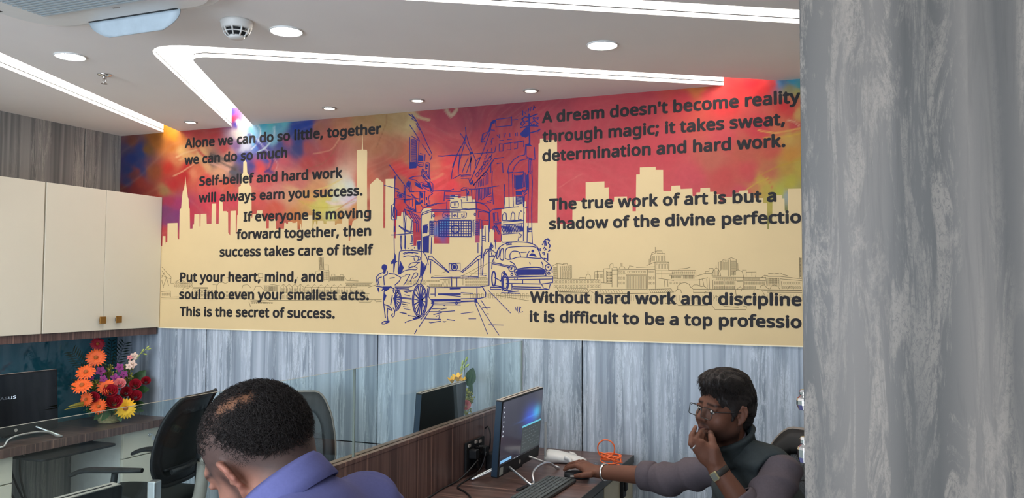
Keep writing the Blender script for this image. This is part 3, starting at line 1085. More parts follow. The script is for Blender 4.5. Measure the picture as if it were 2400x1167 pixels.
class Ink:
    def __init__(s, mat, off, wpx):
        s.b, s.mat, s.off0, s.w, s.k = B(), mat, off, wpx, 0

    @property
    def off(s):      # every stroke lies a hair above the one before, like layered ink
        return s.off0+(s.k % 30)*6e-6

    def px(s, t, pts):
        x0, y0, k = CR_T[t]
        return [(x0+x/k, y0+y/k) for x, y in pts]

    def line(s, t, pts, w=1.0, closed=False, smooth=False):
        s.k += 1
        p = s.px(t, pts)
        if smooth and len(p) > 2:
            p = [tuple(q) for q in smooth_curve([np.array(q) for q in p], 5, closed)]
        if closed:
            p = p+[p[0]]
        P = [np.array(q) for q in p]
        h = s.w*w/2
        L, R = [], []
        for i, q in enumerate(P):
            d = P[min(i+1, len(P)-1)]-P[max(i-1, 0)]
            if closed and i in (0, len(P)-1):
                d = P[1]-P[-2]
            n = np.linalg.norm(d)
            d = d/n if n > 1e-9 else np.array([1, 0])
            e = np.array([-d[1], d[0]])*h
            L.append(W3(*(q+e), s.off))
            R.append(W3(*(q-e), s.off))
        k = len(P)
        s.b.add(L+R, [(i, i+1, k+i+1, k+i) for i in range(k-1)])

    def L(s, t, txt, w=1.0, smooth=False, closed=False):
        """many polylines: 'x y x y; x y ...'"""
        for seg in txt.split(';'):
            v = [float(q) for q in seg.split()]
            if len(v) >= 4:
                s.line(t, list(zip(v[::2], v[1::2])), w, closed, smooth)

    def F(s, t, txt):
        for seg in txt.split(';'):
            v = [float(q) for q in seg.split()]
            p = s.px(t, list(zip(v[::2], v[1::2])))
            s.k += 1
            s.b.add([W3(*q, s.off) for q in p], [tuple(range(len(p)))])

    def ell(s, t, cx, cy, rx, ry, w=1.0, fill=False, a0=0, a1=360):
        n = 22
        pts = [(cx+rx*math.cos(math.radians(a0+(a1-a0)*i/n)), cy+ry*math.sin(math.radians(a0+(a1-a0)*i/n))) for i in range(n+1)]
        if fill:
            p = s.px(t, pts[:-1])
            s.b.add([W3(*q, s.off) for q in p], [tuple(range(len(p)))])
        else:
            s.line(t, pts, w)

    def hatch(s, t, a, b_, c, d, n, w=1.0):
        """n strokes between edge a-b and edge c-d"""
        for i in range(n):
            f = i/(n-1)
            s.line(t, [(a[0]+(b_[0]-a[0])*f, a[1]+(b_[1]-a[1])*f), (c[0]+(d[0]-c[0])*f, c[1]+(d[1]-c[1])*f)], w)

    def done(s, name, label):
        o = part(s.b, name, s.mat, mural)
        o['label'] = label
        return o


K = Ink(INK, 0.0007, 1.8)
# left building, upper part
K.L(1, '580 235 640 320 700 410 760 520; 800 570 860 660 930 765; 560 50 620 90 690 150 730 230 770 320 820 420 880 560 930 660 965 735; 620 60 660 110 700 170; 615 125 690 175; 690 210 760 330; 965 760 960 790 935 840; 230 915 300 1000 410 1165; 585 450 588 700 585 980; 590 980 700 970; 740 520 738 720 720 940; 620 430 680 470 735 500; 705 520 705 720 700 960')
K.hatch(1, (610, 480), (605, 880), (705, 505), (700, 870), 22, 0.9)
K.F(1, '580 870 700 880 700 970 580 985; 735 750 820 760 820 860 735 860')
K.L(1, '760 725 820 740; 848 740 840 860; 730 880 820 885 815 960 725 935; 860 885 910 885 920 900 915 1110; 860 900 858 1000; 800 985 790 1110 870 1165; 800 985 870 1060 930 1165; 575 1150 680 1115 790 1110; 740 915 815 925; 740 945 810 950')
K.L(1, '1065 768 1150 772 1300 755 1459 755', 1.3)
K.F(1, '865 910 900 915 895 960 865 955; 855 970 890 975 885 1000 855 990; 860 1020 885 1025 880 1070 860 1060; 810 1070 840 1110 850 1150 815 1120')
K.L(1, '1459 610 1400 740 1340 920 1305 1060 1300 1165; 1445 720 1425 900 1415 1090; 1320 1160 1459 1085')
# balcony, left
K.L(3, '465 145 560 110 715 100; 465 145 600 180 690 250; 715 0 720 100 800 200 870 260; 740 0 860 160; 855 0 860 130 880 160 870 200 930 250 930 400 890 420; 740 60 830 180; 690 225 800 210; 720 260 860 300; 730 240 850 270; 740 285 870 330; 720 300 830 370 890 400; 585 210 590 260 740 350; 590 220 700 270; 595 250 700 300; 600 280 710 330; 800 200 860 230 890 300 900 390')
K.F(3, '800 190 880 240 920 390 890 400 850 310 800 320 720 290 720 265 840 280; 600 215 690 275 740 350 700 345 600 285; 190 130 220 85 225 150 210 190')
K.ell(3, 465, 260, 35, 55, 1, True)
K.L(3, '430 300 430 240 460 195 500 210 515 290 520 390; 490 230 490 390; 380 265 380 620; 380 265 430 310 490 385; 370 245 185 5; 0 275 130 310 285 355; 210 385 300 420 440 470 600 525; 210 90 205 360 195 540; 200 530 380 545 560 530; 210 550 200 700')
K.ell(3, 315, 470, 60, 45, 1.0)
K.ell(3, 315, 470, 42, 30, 1, True)
K.F(3, '680 400 740 420 740 520 695 520; 700 560 740 550 740 610 680 630; 790 500 820 505 820 560 795 555; 790 600 825 620 825 660 795 650; 600 540 660 600 660 640 600 650; 640 600 700 600 690 640 640 640')
K.L(3, '400 300 400 610 440 660 600 750; 410 560 600 535; 520 440 600 520 680 540; 520 440 545 490; 680 395 680 600; 560 395 790 395; 775 400 770 640; 850 490 835 670; 850 490 930 430; 770 640 840 660; 870 560 870 640; 930 400 930 385 1250 375 1330 345; 480 560 480 660; 540 550 540 680; 590 550 600 780; 430 680 600 770; 420 700 610 780; 600 650 610 790 700 795 740 710 700 640; 740 710 850 660 960 630 1190 610; 760 700 1000 640')
K.F(3, '370 380 410 390 410 460 370 450; 370 540 410 545 410 600 375 600; 480 385 575 390 575 410 480 410')
K.L(3, '205 540 185 640 150 650 135 910 170 935 235 920 245 760 200 690; 185 680 170 850 190 900; 195 540 200 700 190 1165', 1.3)
K.L(3, '380 725 650 860 690 920; 380 725 430 830 560 970 650 1000; 430 750 600 790; 480 790 560 940; 520 810 620 980; 570 830 660 990; 610 850 680 940; 370 760 400 1000 395 1165; 395 780 420 900 410 1165; 370 760 380 1165; 535 930 520 1140; 555 960 550 1165; 280 1040 400 1120 520 1160; 380 1120 560 1165; 620 990 620 1165; 655 1000 655 1165')
# tram
K.L(3, '705 1165 710 850 730 800 900 740 1250 740 1459 740; 720 840 900 770 1250 770 1459 765; 910 780 900 910; 1140 580 1150 400 1180 395 1459 395; 1160 470 1459 460; 1165 495 1459 490; 1170 520 1330 525; 1190 740 1195 570 1260 560; 1260 475 1350 475; 1260 520 1330 525; 1270 600 1400 590 1415 620 1410 690 1290 700 1265 680 1270 600', 1.1)
K.F(3, '1330 620 1360 620 1355 670 1335 670')
K.ell(3, 945, 855, 18, 22, 1.0)
K.L(3, '1459 790 1150 790 1115 820 1120 880 1160 900 1459 905; 1290 800 1290 890; 1400 800 1400 890', 1.0)
K.L(3, '1340 820 1340 880; 1310 840 1340 870 1370 835 1340 820; 1370 850 1385 870; 1150 830 1190 850 1150 870; 1210 830 1215 880; 1230 850 1260 860', 1.2)
K.L(4, '30 820 15 870 40 885 60 850; 10 840 30 830; 60 800 65 880')
K.L(4, '0 785 90 785 110 810 100 880 70 900 0 895; 0 735 130 740 310 730 550 790; 20 715 140 730 290 720 420 755 550 805; 0 550 15 560 20 700 40 720; 25 610 240 600 330 605 440 640 510 690 550 760; 0 500 85 510; 110 340 120 580; 200 360 215 590; 140 400 120 470', 1.0)
K.ell(4, 270, 830, 17, 22, 1.0)
K.L(3, '740 1165 740 1040 830 1010 840 1165; 870 1165 870 970 950 955 990 970 990 1165; 890 1020 960 1010; 990 970 1020 960', 1.1)
K.F(3, '745 1050 820 1020 825 1165 745 1165')
for gx_, gy_, gw, gh, nx_, ny_ in ((1055, 960, 480, 205, 9, 4),):
    pass


def grid(t, x0, y0, x1, y1, nx_, ny_, w=1.0):
    for i in range(nx_+1):
        x = x0+(x1-x0)*i/nx_
        K.line(t, [(x, y0), (x, y1)], w)
    for j in range(ny_+1):
        y = y0+(y1-y0)*j/ny_
        K.line(t, [(x0, y), (x1, y)], w)


grid(0, 1029, 517.5, 1104, 554, 13, 6, 1.15)
K.line(0, [(1027, 515.5), (1105, 515.5), (1106, 555.5), (1027, 555), (1027, 515.5)], 1.0)
K.ell(0, 1067, 537, 9.0, 9.0, 1.6)
grid(0, 1008.5, 521, 1017, 550, 3, 7, 1.1)
K.line(0, [(1007, 518), (1022, 518), (1022, 553), (1007, 553), (1007, 518)], 1.0)
grid(0, 1113, 519, 1121, 549, 3, 7, 0.9)
K.line(0, [(1110, 516), (1124, 516), (1124, 552), (1110, 552), (1110, 516)], 0.8)
K.L(4, '230 1165 230 935 380 930; 300 800 300 780 290 590; 340 770 340 890; 330 770 480 790 535 810 540 960 530 1165; 400 1165 400 940 520 945; 420 1040 420 1100; 550 750 550 1165')
# right-hand buildings
K.L(4, '0 90 200 70; 0 110 190 95; 0 145 160 145; 150 160 180 260 260 250; 0 360 50 320 150 330; 40 365 110 350 150 400 150 470; 0 380 100 365; 150 350 270 350 590 310; 270 0 160 230; 420 110 520 40 480 30; 600 0 590 200 620 640; 515 60 515 260; 590 310 730 285; 270 330 280 600; 820 260 830 610 820 700; 910 0 920 700; 980 60 1000 680; 290 590 440 620 580 600; 380 560 540 450 590 420; 500 500 590 480 590 560 500 590; 550 790 600 735 700 720 1100 680; 640 735 870 710', 1.0)
K.hatch(4, (300, 340), (560, 320), (310, 580), (560, 430), 10, 1.1)
K.hatch(4, (270, 260), (520, 60), (280, 330), (520, 260), 9, 0.9)
for i in range(5):
    cx, cy = 230+i*58, 250-i*62
    K.line(4, [(cx, cy+40), (cx+28, cy-5), (cx+55, cy-40), (cx+30, cy+10), (cx, cy+40)], 1.1)
K.F(4, '170 240 230 170 240 230 200 270; 1030 90 1165 80 1170 150 1040 150; 1040 390 1160 385 1165 460 1045 470; 815 260 835 260 835 390 820 390; 1160 370 1195 365 1190 400 1165 410')
K.hatch(4, (1035, 160), (1035, 330), (1170, 150), (1175, 320), 10, 1.3)
K.L(4, '1020 80 1020 330 1190 310 1175 70; 1190 30 1215 310; 1220 30 1240 320; 1250 80 1245 340 1275 340; 1265 70 1270 300; 1280 0 1290 280 1275 600 1280 1165; 1345 0 1360 200 1345 700 1350 1165; 1310 0 1325 60; 880 45 990 40 990 0; 880 45 890 0; 1190 440 1270 350; 1180 410 1260 340; 1200 460 1260 430; 1170 470 1210 470 1200 700 1190 1165; 1180 560 1190 690; 1215 710 1280 680; 1040 350 1170 330; 1000 40 1200 20', 1.1)
K.F(4, '1255 80 1285 80 1275 330 1250 330; 1165 480 1205 490 1200 620 1180 620; 1190 780 1215 790 1210 820 1195 825')
K.hatch(4, (1060, 500), (1055, 640), (1160, 490), (1160, 620), 7, 1.2)
K.L(4, '1050 480 1050 640; 790 945 790 850 830 790 860 810 870 930; 950 930 960 830 990 770 1025 830 1025 930; 1110 790 1095 920 1155 925; 960 940 1030 935; 850 935 880 940; 1130 765 1160 770; 785 945 1190 940; 800 975 1190 945; 790 1010 900 1025 1180 1000', 1.2)
K.hatch(4, (780, 1040), (1150, 1020), (840, 1165), (1190, 1150), 14, 1.2)
K.L(4, '615 800 640 1165; 620 810 700 790 715 960 650 970; 640 820 640 960; 700 800 700 950; 640 1000 770 985; 650 1020 770 1005; 640 1030 700 1165; 670 1030 730 1165; 1280 1100 1340 1090; 1280 1130 1340 1115; 1280 1165 1340 1145', 1.1)
# upper right: terrace, tree, cables
K.L(2, '205 450 213 560 205 590; 213 560 260 720 320 860; 120 540 190 640 200 690 260 800 290 860; 205 590 170 700 60 900 0 1080; 205 600 195 690 150 850 110 1000 90 1165; 0 890 140 882 260 880; 330 865 660 840; 320 860 370 980 360 1060; 370 980 420 920; 450 690 600 480; 590 520 520 720 440 920 330 1165; 370 1090 430 930; 250 920 180 1080 150 1165; 300 930 220 1165; 285 1010 275 1165; 450 680 470 560 590 510; 460 690 530 660; 480 560 470 650; 680 330 930 300; 670 450 930 425; 670 340 680 450; 920 285 925 420; 930 340 1020 330; 600 495 660 500 650 520; 730 710 790 710 790 820 730 825 730 710; 850 700 910 700 910 800 850 805; 960 700 1020 690 1015 780 960 790; 1060 680 1110 670 1110 760; 730 660 800 655; 850 645 930 635; 800 710 1120 660', 0.95)
K.L(2, '690 570 740 620; 735 560 735 610; 800 545 810 610 830 545; 895 545 895 605; 985 540 985 590; 1010 530 1010 590; 600 690 620 630 640 620; 590 715 615 720 610 680; 680 745 660 840; 610 780 620 860 600 920', 1.0)
K.F(2, '460 560 560 520 570 470 600 370 640 340 670 335 660 390 620 400 600 480 590 520 490 550; 265 855 290 830 325 845 320 865 285 875 270 890; 285 890 305 930 290 1010 275 1000; 410 920 440 915 425 965; 1180 240 1205 240 1215 720 1190 720; 1060 540 1150 450 1210 450 1210 560 1130 610 1060 580; 1130 720 1190 700 1245 745 1140 740; 1180 940 1245 935 1235 970 1190 960; 1300 550 1370 480 1360 500 1320 540')
K.L(2, '1095 270 1095 195 1140 240 1150 180 1175 230 1190 160 1215 200 1225 140 1255 190 1270 110 1290 160; 1075 330 1130 290 1190 300; 1055 460 1190 430 1340 435; 1110 300 1090 340 1130 370 1180 350; 1060 400 1090 430 1130 390 1090 360 1060 400; 1210 290 1260 270 1330 245; 1260 290 1290 310 1270 340 1250 300; 1310 300 1340 300 1330 330 1310 310; 1230 380 1280 350 1340 400; 1260 400 1300 430 1330 380; 1210 380 1240 420 1280 410; 1210 540 1320 510 1370 480; 1060 560 1190 500; 1080 600 1190 540; 1130 610 1190 570', 1.5)
K.L(2, '1130 880 1140 730; 1150 740 1150 910 1280 960; 1275 760 1285 950; 1165 915 1245 960; 860 1150 880 1050 960 950 1040 900 1130 880; 940 1140 970 1060 1050 970 1170 940; 850 1160 950 1150; 650 940 800 920; 690 1020 780 1005 790 1165; 600 1165 600 1010 650 950; 1190 960 1190 1165; 1235 960 1240 1165; 1215 970 1210 1165', 1.1)
for i in range(5):
    cx, cy = 590-i*48, 940+i*62
    K.line(2, [(cx, cy-40), (cx+20, cy), (cx-15, cy+45), (cx-38, cy+10), (cx, cy-40)], 1.2)
K.L(2, '560 790 540 830 520 850 550 870 520 900 530 930 500 940 510 980 480 1000 490 1040 460 1060 450 1090; 650 950 560 1090 520 1160; 600 1010 540 1130', 1.0)
# rickshaw
K.L(5, '320 0 318 200 322 480; 330 0 335 100; 265 150 320 150 640 120; 400 0 500 80 640 120; 490 70 640 125; 430 160 425 300 440 400; 445 160 450 400; 505 0 500 380 515 395; 515 160 510 380; 610 0 605 90; 620 150 610 270; 640 150 625 280; 780 0 790 200 785 440; 815 0 815 110 880 120 885 0', 1.1)
K.F(5, '820 0 885 0 880 110 820 120; 710 260 775 250 765 400 720 400; 310 560 330 460 350 500 350 590 385 600 340 630 320 790 305 790 305 640 265 650 270 600')
K.L(5, '815 190 815 450 905 455 910 155 815 190; 960 190 950 470; 945 600 940 810; 800 110 830 120', 1.2)
K.hatch(5, (825, 190), (895, 165), (820, 440), (890, 450), 6, 1.5)
K.hatch(5, (815, 230), (815, 440), (905, 200), (905, 430), 6, 1.2)
K.L(5, '400 600 410 450 450 420 600 415 780 430 830 460 880 550 905 660; 385 780 400 600; 470 470 560 440 730 465; 480 485 560 455 650 460; 470 530 550 505 660 520; 590 300 640 290; 600 340 650 330; 670 355 665 385; 550 385 570 375; 600 405 640 400', 1.1, True)
K.F(5, '650 520 680 495 720 500 745 530 700 520; 380 790 450 780 440 820 390 830')
K.L(5, '660 540 665 580 700 600 735 570 730 530; 740 520 770 540 760 575 730 580; 565 700 600 640 680 620 760 620; 565 715 660 690 740 620; 570 720 630 690 710 710 690 745 600 740 490 765 460 790; 510 835 550 825 590 830 570 860 520 950 480 1010; 720 800 670 800 640 850 590 950; 720 800 715 850 640 900; 460 860 520 850', 1.0, True)
K.hatch(5, (430, 600), (480, 700), (390, 790), (440, 790), 6, 1.2)
K.hatch(5, (790, 600), (870, 690), (770, 850), (800, 850), 6, 1.2)
K.L(5, '785 440 780 600 765 860; 880 640 860 700 800 860; 760 860 700 980 620 1030 560 1040; 810 870 770 985; 740 870 810 870')
# walking figure
K.ell(5, 152, 705, 48, 55, 1, True)
K.F(5, '130 760 185 750 165 810 135 820')
K.L(5, '130 790 60 820 10 880 20 940 40 1010; 110 870 60 880 40 920 65 1010; 200 760 210 820 130 860; 140 850 150 1010; 230 810 330 820 440 880 400 950 330 1010; 240 890 330 880; 0 1025 150 1045 330 1060; 330 1040 560 1040 575 1075 340 1060; 200 1060 260 1030 330 1090 420 1110; 130 1060 110 1110; 45 1060 60 1130', 1.2)
K.F(5, '30 1050 65 1050 60 1130 40 1110; 130 1030 270 1030 230 1070 140 1090 110 1100')
K.L(7, '150 300 135 480 160 680 170 770; 210 590 200 720 215 830; 150 535 230 565; 230 560 290 640; 215 600 275 645; 300 280 310 330 330 350 400 320; 290 380 260 540; 330 640 320 730 290 755 275 720 300 690; 300 590 330 640; 110 850 150 825 240 820 235 835 150 870 115 870 110 850; 150 310 190 300 250 240', 1.3)
K.F(7, '140 330 190 380 160 470 135 460; 150 840 235 820 235 835 180 845; 125 230 260 230 200 290 150 310')
# wheels
K.ell(7, 757, 470, 125, 280, 1.4)
K.ell(7, 757, 470, 105, 255, 1.2)
for i in range(16):
    a = 2*math.pi*i/16+0.1
    K.line(7, [(775+18*math.cos(a), 470+28*math.sin(a)), (757+106*math.cos(a), 470+256*math.sin(a))], 1.7 if i % 2 else 1.1)
K.ell(7, 775, 470, 40, 50, 1, True)
K.ell(7, 330, 450, 110, 200, 1.3, False, -80, 85)
K.ell(7, 330, 450, 92, 180, 1.0, False, -80, 85)
for i in range(9):
    a = math.radians(-75+i*19)
    K.line(7, [(320, 445), (330+92*math.cos(a), 450+180*math.sin(a))], 1.3)
K.F(7, '300 420 340 410 350 450 310 470; 630 775 740 730 770 765 650 795')
K.L(7, '320 400 620 435; 320 415 620 450; 400 280 640 300; 480 310 620 320; 495 370 590 390; 500 850 560 820 770 765; 550 720 700 750; 450 490 590 515; 455 525 550 545 470 530; 470 570 580 580 480 605 600 630; 410 670 530 690; 450 680 540 700; 480 310 560 340')
# tram underside, rails
K.L(7, '880 215 930 250 1459 245; 920 250 905 400 940 450 1459 445; 890 260 885 420; 940 360 1020 360; 1020 250 1020 400; 1070 355 1459 350; 1070 365 1459 365; 1160 370 1459 400; 940 455 980 450 1000 500 940 600 770 800; 1000 480 980 560 830 790 740 930; 710 960 665 1040; 960 610 1220 600 1080 640; 920 660 1150 660 1360 645; 990 710 1140 670; 1030 745 1100 710 1080 790; 830 780 1120 790; 1220 790 1360 810; 915 835 940 850 1030 835 1120 820; 1150 830 1210 830 1170 840; 1000 510 1459 510; 980 540 1459 545; 1300 80 1300 230; 1390 80 1390 230; 950 80 1459 70', 1.1)
K.F(7, '950 450 1000 450 990 520 960 530; 1270 245 1459 255 1459 275 1270 280; 1130 540 1190 540 1185 565')
K.L(7, '1000 455 1459 450; 1000 475 1459 470', 1.8)
K.ell(7, 1385, 510, 20, 20, 1.0)
K.L(0, '1010 711 1117 706; 1112 706 1143 783; 1117 705 1170 786; 1127 703 1142 725; 1144 680 1197 734; 1208 720 1210 728; 1213 718 1213 730; 1217 718 1218 731; 1221 719 1215 734 1226 730; 1145 761 1180 762; 1130 721 1150 721; 1098 747 1116 747; 1080 735 1110 731; 1141 735 1146 736', 0.9)
# lamp box and braces
K.L(5, '905 515 960 510 1010 560 1260 790; 905 515 910 570 970 580 1260 800; 1260 640 1450 632 1450 760 1260 760 1260 640; 1300 640 1290 760', 1.2)
K.ell(5, 1350, 700, 52, 58, 1.3)
K.ell(5, 1348, 700, 34, 38, 1, True)
K.L(6, '0 680 110 590 270 435 305 435; 20 690 120 610 260 495 300 490; 300 390 300 740 380 735; 320 730 340 440 420 350; 265 490 265 740; 0 740 265 755; 0 770 265 770; 420 350 420 880; 420 880 280 905 0 905; 365 350 365 390; 420 340 370 345 330 440', 1.2)
# taxi
K.L(6, '465 540 530 400 570 320 640 270 720 245 840 235 1000 245 1100 280 1150 330 1190 450 1250 510 1330 580 1355 640 1360 690; 660 480 665 370 690 330 760 310 1000 300 1130 325 1185 450 1160 480 880 460 760 490 700 495 660 480; 735 490 730 430 760 380 810 370 870 390 890 460; 890 390 980 385; 985 460 990 420 1020 370; 730 525 790 560 830 640; 830 640 980 615 1140 610 1230 640; 1200 530 1220 580 1220 620; 800 690 830 640 1140 615 1255 660 1260 710 1230 740 860 740 800 690; 530 470 540 400 560 340 580 335 570 430 545 480 530 470; 580 470 590 390 605 340 630 345 635 490 600 500 580 470; 470 560 700 610 710 640; 480 540 720 595; 465 540 460 640; 690 620 780 600', 1.2, True)
K.L(6, '815 680 1250 665; 820 700 1250 690; 830 720 1240 715; 810 690 1255 675; 825 710 1245 705; 840 650 1230 650; 835 665 1240 660', 1.6)
for cx, cy, r in ((758, 630, 45), (1300, 615, 45), (1308, 700, 17), (760, 720, 16)):
    K.ell(6, cx, cy, r, r*1.06, 1.2)
K.F(6, '740 620 770 610 760 650 735 650; 1280 600 1320 590 1310 625 1290 620; 1010 440 1050 400 1100 410 1130 460 1080 445; 1015 535 1030 535 1040 570 1025 565; 480 515 505 515 505 528 480 528; 570 545 605 550 605 560 570 552')
K.ell(6, 1070, 370, 22, 22, 1, True)
K.L(6, '640 760 700 760 1250 745 1365 745; 650 800 820 795 1365 785; 670 850 1200 860 1360 840; 1365 745 1365 845; 920 800 920 860; 1170 790 1180 850; 1200 860 1230 920 1310 940 1330 860; 800 770 800 800 840 800 840 765; 680 240 750 240 760 270 680 280 680 240', 1.2)
K.L(6, '700 255 712 255; 706 255 706 270; 718 270 722 255 728 270; 734 255 742 270; 742 255 734 270', 0.8)
K.ell(6, 660, 840, 48, 120, 1.8)
K.ell(6, 660, 840, 30, 92, 1.2)
K.ell(6, 490, 780, 28, 108, 1.8)
K.L(6, '600 820 610 700 640 665 680 720; 500 760 600 820; 690 960 760 950 760 860; 500 880 600 900 620 960; 700 980 860 965; 760 900 1190 910; 780 930 1210 940; 1170 935 1300 945; 440 905 600 910; 440 905 445 940 600 940; 600 990 880 1000; 0 1080 280 1075 370 1050 370 990 320 900; 240 920 240 1070; 0 990 180 1000; 0 1115 210 1110', 1.3)
K.F(6, '200 1075 245 1075 240 1140 205 1130; 500 870 600 890 610 905 520 890; 620 700 650 665 670 700 640 720')
K.L(6, '1230 230 1260 200 1290 190 1320 210 1300 250 1330 290 1310 330; 1210 280 1240 230 1250 290; 1260 220 1270 290; 1230 340 1240 310 1270 350 1240 360; 1300 380 1330 350; 1210 400 1240 390 1240 430; 1290 400 1290 520; 1230 480 1290 490; 1160 350 1190 330 1180 370', 1.7)
K.F(6, '1270 190 1295 175 1325 205 1300 215; 1230 220 1260 205 1255 235 1225 245; 430 290 450 235 475 290 455 320')
K.ell(6, 458, 300, 22, 24, 1.1)
K.L(6, '420 370 480 365 520 400; 420 450 500 450; 455 390 460 440 490 430; 510 200 520 340; 520 0 590 110; 500 0 570 120; 480 0 480 60; 610 110 600 200 620 240 840 230; 620 120 870 100 850 220; 870 110 910 130 870 170 900 160; 930 0 930 220; 990 0 985 240; 1055 0 1055 60 1065 260; 1000 40 1055 45; 1000 75 1050 80; 315 0 315 390; 360 0 365 230; 315 150 360 150; 315 180 360 185; 315 210 360 215; 255 250 255 400; 415 0 415 240', 1.1)
K.hatch(6, (600, 0), (900, 0), (640, 110), (920, 80), 13, 1.2)
K.F(6, '305 300 320 300 320 480 305 480; 425 300 440 300 470 350 420 350')
K.done('street_drawing', 'blue ink drawing of a tram, a hand-pulled rickshaw and a taxi')

# fine riverside etching --------------------------------------------------------------------------
E = Ink(ETCH, 0.0005, 1.1)


def win(t, x0, y0, x1, y1, nx_, ny_, fx=0.5, fy=0.6):
    dx, dy = (x1-x0)/nx_, (y1-y0)/ny_
    for i in range(nx_):
        for j in range(ny_):
            a, c = x0+dx*(i+0.5-fx/2), y0+dy*(j+0.5-fy/2)
            E.line(t, [(a, c), (a+dx*fx, c), (a+dx*fx, c+dy*fy), (a, c+dy*fy), (a, c)], 0.8)


E.L(8, '120 650 880 660 1000 670 1000 830; 110 420 200 370 465 410 465 640; 200 370 205 650; 305 400 310 370 385 370 385 405; 265 420 265 650; 600 660 610 625 720 630; 720 650 730 590 765 555 805 590 805 655; 765 510 765 555; 120 740 1000 745; 200 810 750 830 780 890 770 900 230 880 200 810; 780 850 840 840 1850 840 1870 910 880 915 780 850; 1870 840 2280 830 2330 890 1900 905; 880 660 885 520 1050 510; 930 495 930 660; 1050 470 1055 720; 1050 470 1160 460 1160 400 1180 375 1220 375 1220 440 1290 440 1300 490; 1200 490 1500 480 1840 480 1990 480; 1300 490 1300 800; 1200 570 1460 560; 1460 590 1460 830; 1460 590 1830 590 1830 830; 1460 570 1830 570; 1330 460 1350 430 1420 430 1440 460; 1365 360 1368 420; 1385 360 1385 420; 1500 470 1520 410 1600 430; 1640 440 1980 430; 1850 480 1850 830; 1990 480 1995 830; 1910 350 1910 220 1990 180 1990 70; 1920 215 1925 180 2020 140 2020 180 2165 185 2170 340; 2020 140 2115 140 2115 185; 1880 390 1880 290 1910 280; 1830 410 1980 345 2235 345 2235 490; 1985 345 1985 470; 2000 500 2334 500; 2010 560 2334 560; 2110 500 2110 640; 2050 640 2330 680; 2160 680 2165 800; 1000 720 1200 730; 1100 500 1105 730; 1200 450 1200 800; 240 890 770 895; 880 930 1860 915', 1.0)
win(8, 280, 510, 460, 650, 6, 5)
win(8, 280, 415, 460, 500, 5, 3)
win(8, 130, 430, 195, 640, 3, 6, 0.4)
win(8, 130, 670, 990, 735, 17, 1)
win(8, 130, 755, 990, 820, 17, 1)
win(8, 1310, 500, 1440, 560, 3, 1)
win(8, 1310, 600, 1440, 680, 3, 1)
win(8, 1310, 690, 1440, 760, 3, 1)
win(8, 1850, 500, 1980, 545, 3, 1)
win(8, 1855, 600, 1985, 670, 3, 1)
win(8, 1855, 700, 1985, 760, 3, 1)
win(8, 1110, 510, 1200, 720, 4, 4, 0.4)
win(8, 2005, 225, 2165, 340, 3, 1, 0.6, 0.9)
win(8, 1920, 225, 1985, 340, 2, 1, 0.5, 0.8)
win(8, 1995, 375, 2230, 470, 4, 1, 0.7, 0.9)
win(8, 1480, 500, 1820, 550, 8, 1, 0.7, 0.7)
win(8, 890, 560, 1040, 640, 4, 2, 0.4)
E.hatch(8, (1480, 600), (1820, 600), (1480, 830), (1820, 830), 18, 0.8)
E.hatch(8, (210, 815), (740, 830), (240, 880), (770, 890), 16, 0.7)
E.hatch(8, (930, 850), (1370, 850), (960, 910), (1400, 910), 10, 0.7)
E.hatch(8, (1880, 840), (2270, 835), (1910, 900), (2310, 890), 12, 0.7)
E.hatch(8, (240, 900), (760, 900), (240, 940), (760, 940), 24, 0.6)
E.hatch(0, (1285, 693), (1880, 690), (1285, 706), (1880, 706), 90, 0.5)
# right part
E.L(9, '0 240 55 250 55 380; 60 380 500 380 500 500; 215 380 215 360 300 350 370 340 410 330; 60 460 270 460 480 460; 100 460 100 520; 270 390 275 520; 0 540 530 540 700 500; 490 480 660 430 770 430; 660 430 660 400 720 400 720 345 790 345; 770 470 775 420 800 370 840 335 880 370 905 420 910 470; 838 300 838 335; 780 470 920 470; 875 440 875 245 910 235 910 380; 910 235 1040 205 1040 480; 1040 190 1090 170 1170 200 1175 380; 1075 200 1075 480; 945 230 950 200 1000 195; 1195 260 1200 370; 1120 480 1130 400 1200 370 1270 400 1290 470 1290 540; 1270 375 1335 375 1335 480; 1340 410 1500 405 1490 490; 1430 410 1430 480; 720 500 730 690; 780 540 1660 550; 780 490 1660 500; 970 540 970 690; 1150 540 1150 690; 1180 560 1290 560 1290 690; 780 540 785 690; 1590 500 1640 460 1700 470; 1700 425 1800 440 1900 420 1950 450 2030 470; 1660 490 1680 640; 1690 480 1900 480 2260 520; 1900 520 2260 550; 1920 560 1930 690; 2220 160 2225 500; 2250 170 2250 500; 470 690 1160 690 2260 710; 200 700 200 640 260 590 330 580 390 610 410 650 470 700 460 760; 440 650 470 620 530 620 590 650; 590 650 640 640 700 690; 150 740 200 690 250 700 265 760; 1190 700 1200 670 1240 650 1270 680 1250 730; 1460 750 1470 700 1530 690 1600 710 1640 790; 1560 680 1580 630 1640 620 1680 670 1720 690; 1730 690 1750 640 1800 620 1860 640 1890 690; 2020 690 2060 640 2110 640 2120 690; 640 760 660 730 710 720; 1160 700 1170 800; 1620 710 2260 720; 1680 740 2260 745; 1900 780 2100 830; 30 545 40 650; 770 700 770 960 820 1030 1330 1030 1350 980 1290 970; 800 860 830 800 880 820; 960 970 1210 995; 0 930 180 930 210 960 700 960; 470 745 770 745; 560 520 570 640; 610 520 640 650; 680 520 690 660', 1.0)
E.hatch(9, (790, 360), (900, 400), (785, 465), (905, 465), 6, 0.7)
win(9, 100, 395, 490, 440, 12, 1)
win(9, 100, 470, 260, 515, 7, 1, 0.45, 0.8)
win(9, 290, 460, 480, 520, 8, 1, 0.4, 0.9)
win(9, 60, 565, 260, 605, 4, 1)
win(9, 800, 555, 960, 620, 6, 1, 0.45, 0.8)
